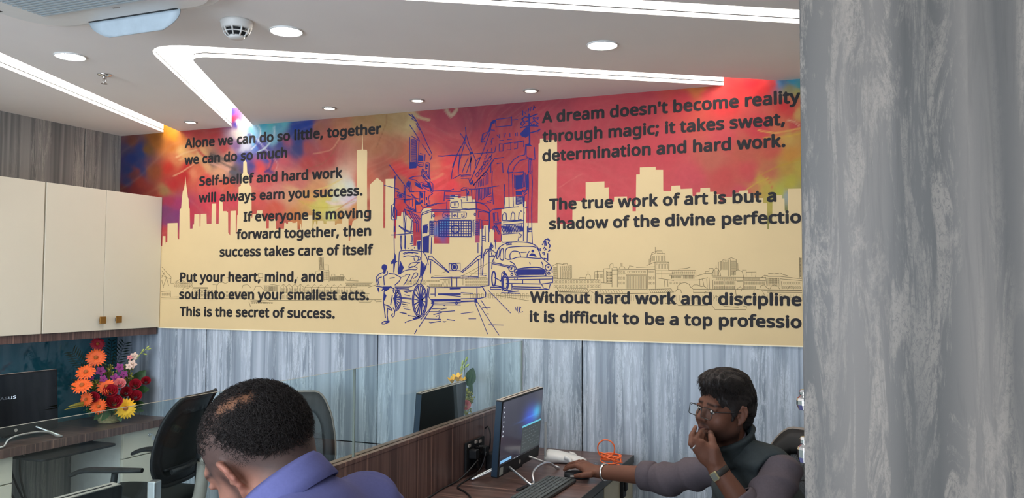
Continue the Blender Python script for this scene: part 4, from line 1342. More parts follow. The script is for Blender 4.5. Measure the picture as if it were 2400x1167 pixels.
win(9, 985, 555, 1140, 620, 6, 1, 0.45, 0.8)
win(9, 1300, 560, 1650, 620, 13, 1, 0.45, 0.8)
win(9, 800, 640, 1150, 690, 13, 1, 0.45, 0.8)
win(9, 1300, 640, 1500, 690, 8, 1, 0.45, 0.8)
win(9, 830, 500, 1170, 535, 11, 1, 0.45, 0.8)
win(9, 1300, 505, 1560, 535, 8, 1)
win(9, 915, 240, 1035, 370, 4, 1, 0.5, 1.0)
win(9, 1080, 215, 1170, 460, 1, 9, 0.9, 0.5)
win(9, 1700, 500, 1880, 600, 7, 3, 0.4)
win(9, 1950, 560, 2250, 620, 8, 1, 0.6)
win(9, 1930, 640, 2240, 690, 9, 1, 0.6)
win(9, 2224, 170, 2250, 490, 2, 16)
E.hatch(9, (1690, 500), (1900, 510), (1690, 640), (1900, 650), 12, 0.6)
# left part
E.L(10, '30 480 190 650 185 760; 30 540 110 660 190 680; 30 620 110 660 60 800; 110 660 150 800; 30 700 60 830; 75 570 30 660; 20 900 180 890 180 1000; 20 1000 320 990; 190 760 240 760 250 820; 250 740 330 700; 330 690 440 740; 560 830 820 830 820 850 560 850; 560 850 560 1000; 980 790 1000 750 1060 740 1120 760 1160 740; 1400 850 1420 790 1500 780 1560 840; 1600 880 1640 810 1720 810 1780 880; 380 870 420 830 480 850 500 820 540 790; 1680 590 1755 590 1755 700 1690 690 1680 590; 1690 660 1750 660; 1770 720 1933 720; 1770 800 1933 800; 1180 610 1350 600; 1100 670 1180 660; 20 1025 1540 1010; 1540 1040 1933 1060; 1520 1080 1550 1165; 1550 1070 1933 1090; 900 780 970 780 970 1000; 340 760 560 770', 0.9)
win(10, 30, 910, 180, 980, 5, 1)
win(10, 580, 870, 960, 990, 8, 2, 0.5)
win(10, 1100, 880, 1500, 1000, 9, 2, 0.45)
win(10, 1780, 810, 1930, 900, 5, 3)
win(10, 260, 740, 560, 830, 8, 2, 0.6)
win(10, 1560, 1080, 1930, 1110, 10, 1)
E.L(11, '855 90 860 300; 880 85 880 230; 900 100 905 270; 930 90 940 300; 850 310 950 300; 800 330 1030 320; 950 225 1020 225 1020 320; 800 340 800 390; 1030 330 1030 520; 930 330 940 500; 1030 420 1300 430 1330 490 1530 500; 1070 410 1075 385 1130 385 1130 410; 1220 420 1220 390 1270 390 1270 420; 1310 520 1780 520; 1310 540 1760 540; 1390 480 1400 450 1440 450 1440 490; 480 460 490 430 500 460; 0 550 180 580; 1850 560 1700 610; 1530 840 1550 860 1740 860 1770 820; 1810 820 1830 855 1930 850; 0 830 1930 820; 200 690 1720 720', 0.9)
for i in range(4):
    x = 205+i*97
    E.line(11, [(x, 700), (x, 600), (x+45, 550), (x+97, 605)], 0.9)
    E.line(11, [(x+45, 550), (x+48, 690)], 0.6)
for i in range(8):
    x = 615+i*112
    E.line(11, [(x, 610), (x+55, 560), (x+112, 610), (x, 612)], 0.9)
    E.line(11, [(x, 612), (x, 720)], 0.8)
win(11, 620, 640, 1640, 715, 22, 1, 0.45, 0.8)
win(11, 205, 620, 600, 690, 9, 1, 0.4, 0.7)
win(11, 205, 730, 1700, 810, 34, 1, 0.45, 0.8)
win(11, 1040, 430, 1290, 500, 14, 1, 0.6, 0.9)
win(11, 860, 100, 935, 300, 3, 9, 0.5, 0.6)
win(11, 945, 340, 1025, 490, 3, 5)
win(11, 0, 590, 150, 680, 8, 4)
win(11, 1320, 550, 1740, 600, 18, 1, 0.5)
# behind the tram and the taxi
E.L(0, '1010 650 1020 646 1060 648; 1030 655 1140 650; 1035 640 1045 636 1055 640; 1090 655 1145 615 1180 620; 1080 648 1130 622; 1000 672 1080 672; 1085 668 1085 648; 1205 640 1290 640; 1085 690 1290 695; 1100 640 1140 640; 1150 690 1240 705', 0.9)
win(0, 1006, 664, 1036, 673, 8, 1)
win(0, 1000, 655, 1030, 662, 8, 1)
win(0, 1090, 650, 1145, 672, 12, 3)
win(0, 1100, 685, 1240, 702, 16, 1)
win(0, 950, 655, 1000, 668, 9, 2)
E.hatch(0, (1040, 655), (1060, 655), (1034, 674), (1060, 674), 8, 0.6)
E.done('riverside_etching', 'fine sepia line drawing of riverside buildings, trees and boats')
# ------------------------------------------------------------------ left run: wall cabinets, shelf, glass, worktop, pedestals
CX = -4.05
t = thing('wall_cabinet', 'cream double-door wall cabinet with two square brass knobs beside the mural', 'cabinet', (CX, 3.64, ZM))
b = B()
b.box((XL+0.001, 3.232, ZM+0.002), (CX-0.019, YB-0.011, 2.146))
part(b, 'carcass', CREAM_LAM, t)


def knob(y, z, door):
    k = B()
    k.box((CX+0.001, y-0.010, z-0.010), (CX+0.016, y+0.010, z+0.010), 0)
    k.box((CX+0.016, y-0.021, z-0.021), (CX+0.023, y+0.021, z+0.021), 1)
    o = k.build('knob', [BLACK_PL, BRASS], None, bevel=0.002)
    o.parent = door      # the door mesh is in world coordinates
    return o


def cab_door(y0, y1, ky, root):
    d = B()
    d.box((CX-0.018, y0, ZM), (CX, y1, 2.148))
    o = part(d, 'door', CREAM_LAM, root, bevel=0.0015)
    if ky:
        knob(ky, 1.378, o)
    return o


cab_door(3.232, 3.6265, 3.607, t)
cab_door(3.6295, YB-0.010, 3.723, t)
t2 = thing('wall_cabinet', 'cream wall cabinet cut off by the left edge of the view', 'cabinet', (CX, 2.8, ZM))
t = t2
b = B()
b.box((XL+0.001, 2.38, ZM+0.002), (CX-0.019, 3.222, 2.146))
part(b, 'carcass', CREAM_LAM, t2)
cab_door(2.80, 3.221, None, t2)
cab_door(2.38, 2.797, 2.75, t2)
b = B()
b.box((XL+0.001, 2.38, 1.272), (CX-0.012, YB-0.02, ZM-0.001))
tag(b.build('wooden_shelf', WALNUT, bevel=0.001), 'dark walnut board fixed along the underside of the cream wall cabinets', 'shelf')
b = B()
b.box((XL+0.001, 1.9, 0.752), (XL+0.007, YB-0.004, 1.270))
tag(b.build('glass_backsplash', TEAL), 'glossy dark teal glass panel between walnut desk and walnut shelf', 'glass panel')

b = B()
b.box((XL+0.001, 1.9, 0.705), (-3.945, YB-0.001, 0.75))
tag(b.build('worktop', WALNUT, bevel=0.001), 'walnut worktop carrying the flowers along the left wall', 'worktop')


def pedestal(y0, y1, zs, label, lock):
    t = thing('drawer_pedestal', label, 'drawer unit', (-4.2, (y0+y1)/2, 0))
    b = B()
    b.box((XL+0.01, y0, 0.03), (-4.01, y1, 0.704))
    part(b, 'carcass', pmat('pale laminate', (206, 204, 196), 0.4), t)
    for i in range(len(zs)-1):
        b = B()
        b.box((-4.009, y0+0.001, zs[i+1]+0.003), (-3.99, y1-0.001, zs[i]-0.003))
        o = part(b, 'drawer', CREAM_LAM, t, bevel=0.0015)
        if lock and i == 0:
            k = B()
            M = Matrix.Translation((-3.99, y0+0.20, zs[0]-0.042)) @ Matrix.Rotation(math.radians(90), 4, 'Y')
            k.lathe([(0.0001, 0.001), (0.011, 0.001), (0.011, 0.004), (0.007, 0.006), (0.0001, 0.006)], n=16, M=M)
            k.box((-3.984, y0+0.199, zs[0]-0.046), (-3.962, y0+0.2015, zs[0]-0.036))
            k.rbox((-3.964, y0+0.197, zs[0]-0.075), (-3.962, y0+0.215, zs[0]-0.048), 0.006, axis=0)
            o2 = k.build('lock', SILVER, None)
            o2.parent = o
    return t


pedestal(3.74, YB-0.006, [0.702, 0.545, 0.29, 0.04], 'cream drawer unit with lock and key under the left worktop, by the far wall', True)
pedestal(2.45, 3.035, [0.702, 0.56, 0.29, 0.04], 'cream drawer unit under the left worktop at the left edge of the view', False)
t = thing('keyboard_tray', 'black pull-out keyboard tray under the left walnut worktop', 'tray', (-3.9, 3.3, 0.67))
b = B()
b.rbox((-4.25, 3.07, 0.672), (-3.83, 3.56, 0.684), 0.04)
part(b, 'tray', BLACK_PL, t, bevel=0.003)
for y in (3.10, 3.52):
    b = B()
    b.box((-4.25, y, 0.684), (-4.0, y+0.012, 0.7045))
    part(b, 'rail', BLACK_PL, t)

# loose cables hanging in the knee space under the left worktop
t = thing('cable_bundle', 'tangle of dark cables with a yellow plug in the knee space under the left worktop', 'cable', (-4.3, 3.3, 0.4))
for k, (y0, z0, y1, z1) in enumerate([(3.15, 0.62, 3.38, 0.22), (3.20, 0.64, 3.42, 0.12), (3.27, 0.62, 3.46, 0.02), (3.32, 0.60, 3.36, 0.02)]):
    b = B()
    pts = [(-4.36+0.02*k, y0, z0+0.05), (-4.34, y0+0.03, z0-0.10), (-4.30+0.02*k, (y0+y1)/2, (z0+z1)/2-0.05), (-4.33, y1, z1+0.1), (-4.30, y1+0.03, max(z1, 0.006))]
    b.tube(smooth_curve(pts, 6), 0.006, 6)
    part(b, 'cable', pmat('dusty grey cable', (70, 70, 66), 0.6) if k % 2 else CABLE, t)
b = B()
b.box((-4.34, 3.14, 0.55), (-4.30, 3.20, 0.59))
part(b, 'plug', pmat('yellow plug', (150, 140, 70), 0.5), t, bevel=0.006)

# ------------------------------------------------------------------ partition between the two desk rows
PX0, PX1 = -1.597, -1.541
t = thing('desk_partition', 'walnut desk partition with clear glass panes on top, running to the far wall', 'partition', (-1.567, 2.4, 0))
b = B()
b.box((PX0+0.002, 0.5, 0.0), (PX1-0.002, YB-0.001, 0.985))
part(b, 'panel', WALNUT, t)
b = B()
b.box((PX0, 0.5, 0.985), (-1.571, YB-0.001, 1.0))
b.box((-1.562, 0.5, 0.985), (PX1, YB-0.001, 1.0))
b.box((-1.571, 0.5, 0.985), (-1.562, YB-0.001, 0.994))
part(b, 'cap', WALNUT, t, bevel=0.001)
for y0, y1 in ((0.5, 2.452), (2.456, YB-0.012)):
    b = B()
    b.box((-1.5705, y0, 0.9945), (-1.5625, y1, 1.301), 0)
    for q in range(len(b.f)):
        vs = [b.v[i] for i in b.f[q]]
        if max(v[0] for v in vs)-min(v[0] for v in vs) > 1e-5:
            b.mi[q] = 1
    part(b, 'glass_pane', [GLASS, EDGE], t)

# desks either side of it
b = B()
b.box((-2.2, 0.5, 0.72), (PX0-0.001, YB-0.001, 0.75))
b2 = tag(b.build('desk', WALNUT, bevel=0.001), 'walnut desk on the far side of the glass partition, under the black monitor back', 'desk')
t = thing('desk', 'walnut desk with dark edge on the near side of the partition, holding keyboard and router', 'desk', (-1.25, 2.4, 0))
DESK_T = t
DARK_EDGE = pmat('dark edge band', (70, 72, 70), 0.5)
b = B()
b.box((PX1+0.001, 0.5, 0.722), (-0.972, YB-0.001, 0.75))
part(b, 'top', WALNUT, t)
b = B()
b.box((-0.9715, 0.5, 0.715), (-0.968, YB-0.001, 0.7502))
part(b, 'edge_band', DARK_EDGE, t)
b = B()
for y in (0.52, 2.2):
    b.box((-1.5, y, 0.0), (-1.0, y+0.03, 0.722))
part(b, 'side_panel', DARK_EDGE, t)
b = B()
for y in (0.52, 2.2, 4.03):
    b.box((-2.15, y, 0.0), (-1.65, y+0.03, 0.72))
o = b.build('side_panel', WALNUT)
o.parent = b2
t = thing('storage_unit', 'dark grey drawer unit with slot handle and beige side door under the right desk', 'drawer unit', (-1.2, 3.7, 0))
b = B()
b.box((-1.5, 3.10, 0.02), (-0.99, 4.06, 0.714))
part(b, 'carcass', DARK_EDGE, t)
b = B()
b.box((-0.989, 3.12, 0.40), (-0.972, 3.52, 0.708))
o = part(b, 'drawer', pmat('dark grey drawer front', (84, 88, 84), 0.5), t, bevel=0.002)
k = B()
k.rbox((-0.9725, 3.22, 0.655), (-0.9705, 3.40, 0.675), 0.009, axis=0)
k.build('slot_handle', GAP).parent = o
b = B()
b.box((-0.989, 3.53, 0.05), (-0.972, 4.055, 0.708))
o = part(b, 'door', pmat('beige door front', (172, 168, 146), 0.5), t, bevel=0.002)
k = B()
k.box((-0.972, 3.80, 0.60), (-0.955, 3.86, 0.70))
k.box((-0.955, 3.82, 0.63), (-0.945, 3.85, 0.68))
k.build('latch', BLACK_PL, bevel=0.003).parent = o

# ------------------------------------------------------------------ all-in-one computers
DARK_BLUE = pmat('dark blue side trim', (22, 46, 66), 0.35)
SCR_OFF = pmat('screen glass', (8, 9, 10), 0.06, var=0.03, spec=0.6)


def rod(pts, r, n=8):
    b = B()
    b.tube(smooth_curve(pts, 5), r, n)
    return b


def make_aio(label, group, lean):
    """faces +x; origin on the desk below the middle of the screen"""
    t = thing('desktop_computer', label, 'computer', (0, 0, 0), 0, group)
    tilt = Matrix.Translation((0, 0, 0.05)) @ Matrix.Rotation(math.radians(lean), 4, 'Y') @ Matrix.Translation((0, 0, -0.05))
    w, z0, z1 = 0.252, 0.034, 0.358
    b = B()
    b.rbox((-0.030, -w, z0), (0.0, w, z1), 0.006, M=tilt, axis=0)
    b.build('housing', BLACK_PL, t, bevel=0.002)
    b = B()
    b.box((-0.029, -w-0.0012, z0+0.006), (-0.003, -w+0.0004, z1-0.006), M=tilt)
    b.box((-0.029, w-0.0004, z0+0.006), (-0.003, w+0.0012, z1-0.006), M=tilt)
    b.build('side_trim', DARK_BLUE, t)
    b = B()
    b.box((-0.0295, -w+0.004, z1-0.0004), (-0.001, w-0.004, z1+0.0016), 0, M=tilt)
    b.box((-0.0185, -w+0.02, z1+0.0012), (-0.0125, w-0.02, z1+0.002), 1, M=tilt)
    b.build('top_vent', [GREY_PL, GAP], t)
    b = B()
    b.box((0.0002, -w+0.006, z0+0.048), (0.0012, w-0.006, z1-0.006), M=tilt)
    b.build('screen', SCR_OFF, t)
    b = B()
    M = tilt @ Matrix.Translation((0.0006, 0, z0+0.022)) @ Matrix.Rotation(math.radians(90), 4, 'Y')
    b.lathe([(0.0001, 0.0012), (0.009, 0.0012), (0.009, 0.0)], n=20, M=M, smooth=False)
    b.build('round_badge', GREY_PL, t)
    b = B()
    b.box((0.0003, -w+0.018, z0+0.008), (0.0012, -w+0.055, z0+0.04), 0, M=tilt)
    b.build('sticker', pmat('silver sticker', (150, 156, 152), 0.5), t)
    rod([(-0.012, -0.115, 0.060), (0.06, -0.150, 0.030), (0.115, -0.178, 0.007), (0.126, -0.170, 0.006), (0.122, -0.150, 0.010), (0.105, -0.115, 0.034), (0.098, -0.05, 0.046), (0.098, 0.05, 0.046), (0.105, 0.115, 0.034), (0.122, 0.150, 0.010), (0.126, 0.170, 0.006), (0.115, 0.178, 0.007), (0.06, 0.150, 0.030), (-0.012, 0.115, 0.060)], 0.0055).build('front_foot', SILVER, t)
    for s in (-1, 1):
        rod([(-0.025, s*0.12, 0.065), (-0.09, s*0.16, 0.030), (-0.142, s*0.19, 0.007), (-0.148, s*0.18, 0.006), (-0.142, s*0.165, 0.008), (-0.09, s*0.12, 0.036), (-0.025, s*0.09, 0.065)], 0.005).build('rear_foot', SILVER, t)
    b = B()
    b.box((-0.03, -0.06, z0-0.012), (-0.008, 0.06, z0+0.004))
    b.build('hinge', BLACK_PL, t, bevel=0.003)
    return t


aio = make_aio('black all-in-one computer showing a blue glow and dark menu, beside the router', 'all-in-one computers', 4)
aio.location = (-1.34, 3.452, 0.752)
aios = [aio]
back = make_aio('', 'all-in-one computers', -4)
first = True
for loc, rz, lab in (((-4.10, 3.13, 0.752), -0.02, 'black all-in-one computer with faint white logo, on the left worktop beside the flowers'),
                     ((-1.80, 3.53, 0.752), math.pi+0.03, 'black all-in-one computer seen from behind through the glass, below yellow blooms'),
                     ((-1.668, 1.265, 0.752), math.pi, 'black monitor top with pale vent strip at the lower left corner of the view')):
    c = back if first else copy_tree(back)
    first = False
    c.location, c.rotation_euler = loc, (0, 0, rz)
    tag(c, lab)
    aios.append(c)
# the lit picture on the near screen
nu, nv = 64, 40
tilt = Matrix.Translation((0, 0, 0.05)) @ Matrix.Rotation(math.radians(4), 4, 'Y') @ Matrix.Translation((0, 0, -0.05))
b = B()
cols = []
y0, y1, z0, z1 = -0.248, 0.248, 0.084, 0.350
for j in range(nv+1):
    for i in range(nu+1):
        u, v = i/nu, j/nv
        b.v.append(tuple(tilt @ Vector((0.0018, y0+(y1-y0)*u, z0+(z1-z0)*v))))
        c = np.array(lin((52, 50, 62)))*(0.75+0.5*v)
        g = math.exp(-((u-0.70)/0.16)**2-((v-0.60)/0.17)**2)
        c = c+np.array(lin((10, 66, 190)))*g*0.9
        g2 = math.exp(-((u-0.86)/0.09)**2-((v-0.64)/0.10)**2)
        c = c+np.array(lin((40, 170, 200)))*g2*0.8
        beam = math.exp(-((v-0.60-0.05*(u-0.8))/0.012)**2)*math.exp(-((u-0.62)/0.22)**2)
        c = c+np.array(lin((40, 110, 190)))*beam*0.6
        cols.append((*c, 1))
b.f = [(j*(nu+1)+i, j*(nu+1)+i+1, (j+1)*(nu+1)+i+1, (j+1)*(nu+1)+i) for j in range(nv) for i in range(nu)]
b.mi, b.sm = [0]*len(b.f), [False]*len(b.f)


def screen_mat(name, k):
    q = NT(name)
    a = q.node('ShaderNodeAttribute', attribute_name='Col')
    q.p.inputs['Base Color'].default_value = (0.01, 0.01, 0.012, 1)
    q.set(0.12)
    f = q.noise((1, 1, 1), 400, 2)
    q.link(q.mix(1.0, a.outputs['Color'], q.ramp(f, [(0.2, (0.94,)*3+(1,)), (0.8, (1, 1, 1, 1))]), 'MULTIPLY'), q.p.inputs['Emission Color'])
    q.p.inputs['Emission Strength'].default_value = k
    return q.m


scr = [c for c in children(aio) if c.name.startswith('screen')][0]
pic = b.build('lit_picture', screen_mat('lit desktop picture', 0.62), None, cols=cols)
pic.parent = scr


def scr_rect(bb, u0, v0, u1, v1, mi, off=0.0022):
    P = [tilt @ Vector((off, y0+(y1-y0)*u, z0+(z1-z0)*v)) for u, v in ((u0, v0), (u1, v0), (u1, v1), (u0, v1))]
    bb.add(P, [(0, 1, 2, 3)], mi)


b = B()
scr_rect(b, 0.50, 0.02, 0.985, 0.455, 0)
scr_rect(b, 0.50, 0.455, 0.985, 0.485, 1, 0.0023)
for i in range(9):
    for j in range(7):
        if RNG.random() < 0.75:
            u = 0.53+0.05*i
            scr_rect(b, u, 0.07+0.053*j, u+0.02+0.018*RNG.random(), 0.084+0.053*j, 2, 0.0024)
for j in range(7):
    scr_rect(b, 0.03, 0.90-0.075*j, 0.045, 0.925-0.075*j, 3, 0.0024)
scr_rect(b, 0.0, 0.0, 1.0, 0.022, 4, 0.0025)
scr_rect(b, 0.02, 0.03, 0.27, 0.075, 5, 0.0026)
for i in range(5):
    scr_rect(b, 0.31+0.035*i, 0.004, 0.322+0.035*i, 0.018, 3, 0.0027)
o = b.build('open_menu', [emit('menu grey', lin((58, 66, 68)), 0.6, 0.02), emit('menu bar', lin((90, 170, 190)), 0.8, 0.02), emit('menu text', lin((92, 102, 104)), 0.6, 0.02),
                          emit('icon white', lin((190, 200, 210)), 0.7, 0.02), emit('task bar', lin((26, 28, 36)), 0.6, 0.02), emit('start tile', lin((110, 160, 200)), 0.8, 0.02)], None)
o.parent = scr
# boot logo on the left screen
me, v = text_mesh('ASUS', 0.02, 1.05)
scr2 = [c for c in children(aios[1]) if c.name.startswith('screen')][0]
k = 0.088/(v[:, 0].max())
tl = Matrix.Translation((0, 0, 0.05)) @ Matrix.Rotation(math.radians(-4), 4, 'Y') @ Matrix.Translation((0, 0, -0.05))
P = [tl @ Vector((0.0022, -0.085+x*k, 0.225+y*k*0.55)) for x, y in v[:, :2]]
lum = [0.10+0.9*min(max((x/v[:, 0].max()-0.45)/0.35, 0), 1) for x in v[:, 0]]
me.vertices.foreach_set('co', np.array([tuple(p) for p in P]).ravel())
a = me.color_attributes.new('Col', 'FLOAT_COLOR', 'POINT')
a.data.foreach_set('color', np.array([(0.62*q, 0.75*q, 0.9*q, 1) for q in lum], dtype=np.float32).ravel())
me.materials.append(screen_mat('boot logo', 0.7))
o = bpy.data.objects.new('boot_logo', me)
COL.objects.link(o)
o.parent = scr2

# ------------------------------------------------------------------ things on the near desk
KEY = pmat('grey key caps', (72, 78, 78), 0.5)
KBASE = pmat('keyboard base', (50, 54, 54), 0.45)
t = thing('keyboard', 'slim dark grey keyboard on the near desk, beside the hand on the mouse', 'keyboard', (-1.136, 3.208, 0.7505), 0.0)
t.rotation_euler = (0, 0, math.radians(-2))
b = B()
b.rbox((-0.066, -0.21, 0.002), (0.066, 0.21, 0.014), 0.008)
b.build('base', KBASE, t, bevel=0.003)
b = B()
b.rbox((-0.0075, -0.0075, 0), (0.0075, 0.0075, 0.0055), 0.002)
key0 = b.build('key', KEY, t, bevel=0.0012)
first = True
n_k = 0
for r in range(6):
    x = -0.054+r*0.0192
    y = -0.200
    row = 22 if r < 5 else 0
    ws = ([1]*17 if r < 5 else [1.3, 1, 1, 1.2, 6.2, 1.2, 1, 1.2, 1, 1, 1])
    pitch = 0.400/sum(ws)
    for wk in ws:
        if n_k >= 96:
            break
        o = key0 if first else key0.copy()
        if not first:
            COL.objects.link(o)
            o.parent = t
        first = False
        o.location = (x, y+pitch*wk/2, 0.0135)
        o.scale = (1.08, (pitch*wk-0.003)/0.015, 1)
        y += pitch*wk
        n_k += 1
for x in (-0.045,):
    for y in (-0.18, 0.18):
        b = B()
        b.box((x-0.008, y-0.012, 0.0), (x+0.008, y+0.012, 0.003))
        b.build('foot', BLACK_PL, t)

mp = at_z(1352, 1112, 0.765)
t = thing('computer_mouse', 'black mouse under the hand of the man in the vest', 'mouse', (mp[0], mp[1], 0.7505), math.radians(20))
MOUSE_T = t
b = B()
rows = []
for i in range(11):
    a = i/10
    xx = -0.055+0.11*a
    wd = 0.030*math.sqrt(max(1-((a-0.5)/0.52)**4, 0.02))
    ht = 0.034*math.sqrt(max(1-((a-0.42)/0.60)**2, 0.02))
    rows.append([(xx, wd*math.cos(math.pi*k/10), 0.002+0.92*ht*math.sin(math.pi*k/10)**0.7) for k in range(11)])
b.sheet(rows)
b.add([rows[i][0] for i in range(11)]+[rows[i][10] for i in range(11)], [(i, i+1, 11+i+1, 11+i) for i in range(10)])
b.build('shell', BLACK_PL, t)
b = B()
b.cyl((-0.030, -0.003, 0.028), (-0.030, 0.003, 0.028), 0.008, n=14)
b.build('scroll_wheel', GREY_PL, t)
b = B()
b.box((-0.03, -0.031, 0.010), (0.03, -0.0285, 0.018))
b.build('side_grip', GREY_PL, t)

t = thing('wireless_router', 'white router with one grey antenna beside the lit screen', 'router', (-1.245, 3.785, 0.7502), math.radians(6))
b = B()
rows = []
for i in range(13):
    a = i/12
    x = -0.075+0.185*a
    hw = 0.058*(1-0.55*a**2.0)
    h = 0.036*(1-a**1.6)+0.012
    lift = 0.012*math.sin(math.pi*min(a*1.1, 1))
    rows.append([(x, -hw, 0.004+lift*0.2), (x, -hw*0.97, 0.004+h*0.55), (x, -hw*0.7, 0.004+h*0.9), (x, 0, 0.006+h), (x, hw*0.7, 0.004+h*0.9), (x, hw*0.97, 0.004+h*0.55), (x, hw, 0.004+lift*0.2)])
b.sheet(rows)
b.add(rows[0], [tuple(range(6, -1, -1))])
b.add(rows[-1], [tuple(range(7))])
b.build('shell', WHITE_PL, t, solid=0.002)
b = B()
for s in (-1, 1):
    b.tube(smooth_curve([(0.02, s*0.045, 0.03), (0.045, s*0.058, 0.022), (0.05, s*0.062, 0.0), ], 5), [0.012, 0.012, 0.011, 0.011, 0.01, 0.009, 0.008, 0.008, 0.007, 0.006, 0.005], 8)
b.build('leg', WHITE_PL, t)
b = B()
b.box((-0.079, -0.05, 0.004), (-0.0755, 0.05, 0.022))
o = b.build('port_panel', GREY_PL, t)
for i in range(4):
    b = B()
    b.box((-0.0805, -0.034+i*0.015, 0.007), (-0.0785, -0.022+i*0.015, 0.018))
    p_ = b.build('port', pmat('orange port', (206, 84, 32), 0.5), None)
    p_.parent = o
b = B()
b.cyl((-0.075, -0.055, 0.004), (-0.075, -0.055, 0.03), 0.007, 0.0065, 10)
b.rbox((-0.080, -0.059, 0.03), (-0.070, -0.051, 0.195), 0.0035)
b.build('antenna', pmat('pale grey antenna', (176, 178, 176), 0.45), t)

# coiled orange patch cable
OR = pmat('orange cable', (232, 106, 48), 0.45)
oc = at_z(1432, 1086, 0.755)
t = thing('patch_cable', 'coiled orange network cable with one upright loop on the desk by the wall', 'cable', (oc[0], oc[1], 0.7505))
b = B()
pts = []
for k in range(6):
    for j in range(14):
        a = 2*math.pi*j/14
        r1, r2 = 0.048+0.006*math.sin(k*2.1), 0.030+0.007*math.cos(k*1.7)
        q = Vector((r1*math.cos(a), r2*math.sin(a), 0))
        q.rotate(Matrix.Rotation(0.25*math.sin(k*1.9), 3, 'Y') @ Matrix.Rotation(0.3*math.cos(k*2.3), 3, 'X'))
        pts.append((q.x+0.004*math.sin(k), q.y+0.003*k-0.008, 0.022+q.z+0.004*k))
lo_ = min(p[2] for p in pts)
pts = [(p[0], p[1], max(p[2], 0.0035)) for p in pts]
b.tube(smooth_curve(pts, 3), 0.0034, 7)
b.tube(smooth_curve([(-0.03, 0.01, 0.02), (-0.058, 0.0, 0.045), (-0.062, -0.005, 0.085), (-0.035, -0.01, 0.112), (0.0, -0.01, 0.110), (0.018, -0.005, 0.085), (0.012, 0.0, 0.050), (-0.02, 0.01, 0.03)], 6), 0.0034, 7)
for i in range(4):
    a = 0.6*i-0.9
    b.tube([(0.02*math.cos(a)+0.01, -0.035, 0.012+0.008*i), (0.0, 0.0, 0.045), (-0.03, 0.03, 0.02)], 0.0034, 6)
b.build('cord', OR, t)
b = B()
b.box((0.036, -0.040, 0.001), (0.052, -0.026, 0.011))
b.build('boot', OR, t, bevel=0.002)
for x, y in ((0.050, -0.052), (-0.075, -0.025)):
    b = B()
    b.box((x, y, 0.001), (x+0.016, y+0.011, 0.009))
    b.build('plug', glass_mat('clear plug plastic %.2f' % x, (0.92, 0.94, 0.95)), t)

b = B()
p0, p1 = at_z(1213, 1150, 0.752), at_z(1256, 1131, 0.752)
dv = Vector(p1)-Vector(p0)
M = Matrix.Translation((p0[0], p0[1], 0.7502)) @ Matrix.Rotation(math.atan2(dv.y, dv.x), 4, 'Z')
b.rbox((0, -0.009, 0), (dv.length, 0.009, 0.007), 0.003, M=M)
b.rbox((dv.length*0.62, -0.008, 0.006), (dv.length*0.75, 0.008, 0.0105), 0.003, M=M)
tag(b.build('cable_cover', BLACK_PL, bevel=0.001), 'thin black cable cover strip lying on the desk in front of the monitor stand', 'cover strip')

# sockets on the partition, plugs, adapter and leads
t = thing('power_socket', 'black socket plate on the partition with plugs pushed in', 'socket', (PX1, 3.40, 0.835))
b = B()
b.rbox((0, -0.098, -0.066), (0.010, 0.098, 0.066), 0.006, axis=0)
b.build('plate', BLACK_PL, t, bevel=0.002)
for k, (y, z) in enumerate(((-0.055, 0.012), (0.0, 0.018), (0.055, 0.008), (-0.02, -0.035))):
    b = B()
    b.rbox((0.010, y-0.02, z-0.021), (0.045-0.008*(k % 2), y+0.02, z+0.021), 0.008, axis=0)
    b.build('plug', BLACK_GL if k % 2 else BLACK_PL, t, bevel=0.004)
b = B()
for y, z in ((-0.07, 0.05), (0.0, 0.055), (0.045, 0.05)):
    b.rbox((0.010, y-0.012, z-0.006), (0.014, y+0.012, z+0.006), 0.002, axis=0)
b.build('switch', GREY_PL, t)
t = thing('power_adapter', 'black power adapter with looped lead standing behind the lit monitor', 'adapter', (-1.49, 3.53, 0.7502), 0.0)
b = B()
b.rbox((-0.03, -0.055, 0.0), (0.03, 0.055, 0.075), 0.012)
b.build('case', BLACK_PL, t, bevel=0.006)
b = B()
b.tube(smooth_curve([(0.032, -0.03, 0.07), (0.036, 0.0, 0.09), (0.034, 0.035, 0.06), (0.036, 0.02, 0.01), (0.035, -0.03, 0.008), (0.035, -0.045, 0.04), (0.034, -0.01, 0.085)], 6), 0.0035, 6)
b.build('lead', CABLE, t)


def cable(name, pts, r, label, mat_=CABLE):
    b = B()
    b.tube(smooth_curve(pts, 8), r, 7)
    return tag(b.build(name, mat_), label, 'cable')


cable('power_cable', [(-1.489, 3.42, 0.845), (-1.494, 3.40, 0.80), (-1.506, 3.37, 0.765), (-1.506, 3.25, 0.7545), (-1.49, 3.13, 0.7542), (-1.42, 3.06, 0.7542), (-1.36, 2.98, 0.7542), (-1.34, 2.9, 0.7542)], 0.0036, 'dark power lead dropping from the socket and running toward the viewer over the desk')
cable('power_cable', [(-1.496, 3.345, 0.822), (-1.512, 3.28, 0.785), (-1.531, 3.21, 0.757), (-1.532, 3.05, 0.7545), (-1.51, 2.85, 0.7545)], 0.0036, 'dark lead lying along the foot of the partition')
cable('power_cable', [(-1.538, 3.52, 0.93), (-1.52, 3.515, 0.94), (-1.505, 3.505, 0.91), (-1.505, 3.50, 0.86), (-1.518, 3.51, 0.83), (-1.536, 3.53, 0.80)], 0.0036, 'looped cable hanging between partition and the edge of the lit monitor')

# ------------------------------------------------------------------ mesh-back office chairs


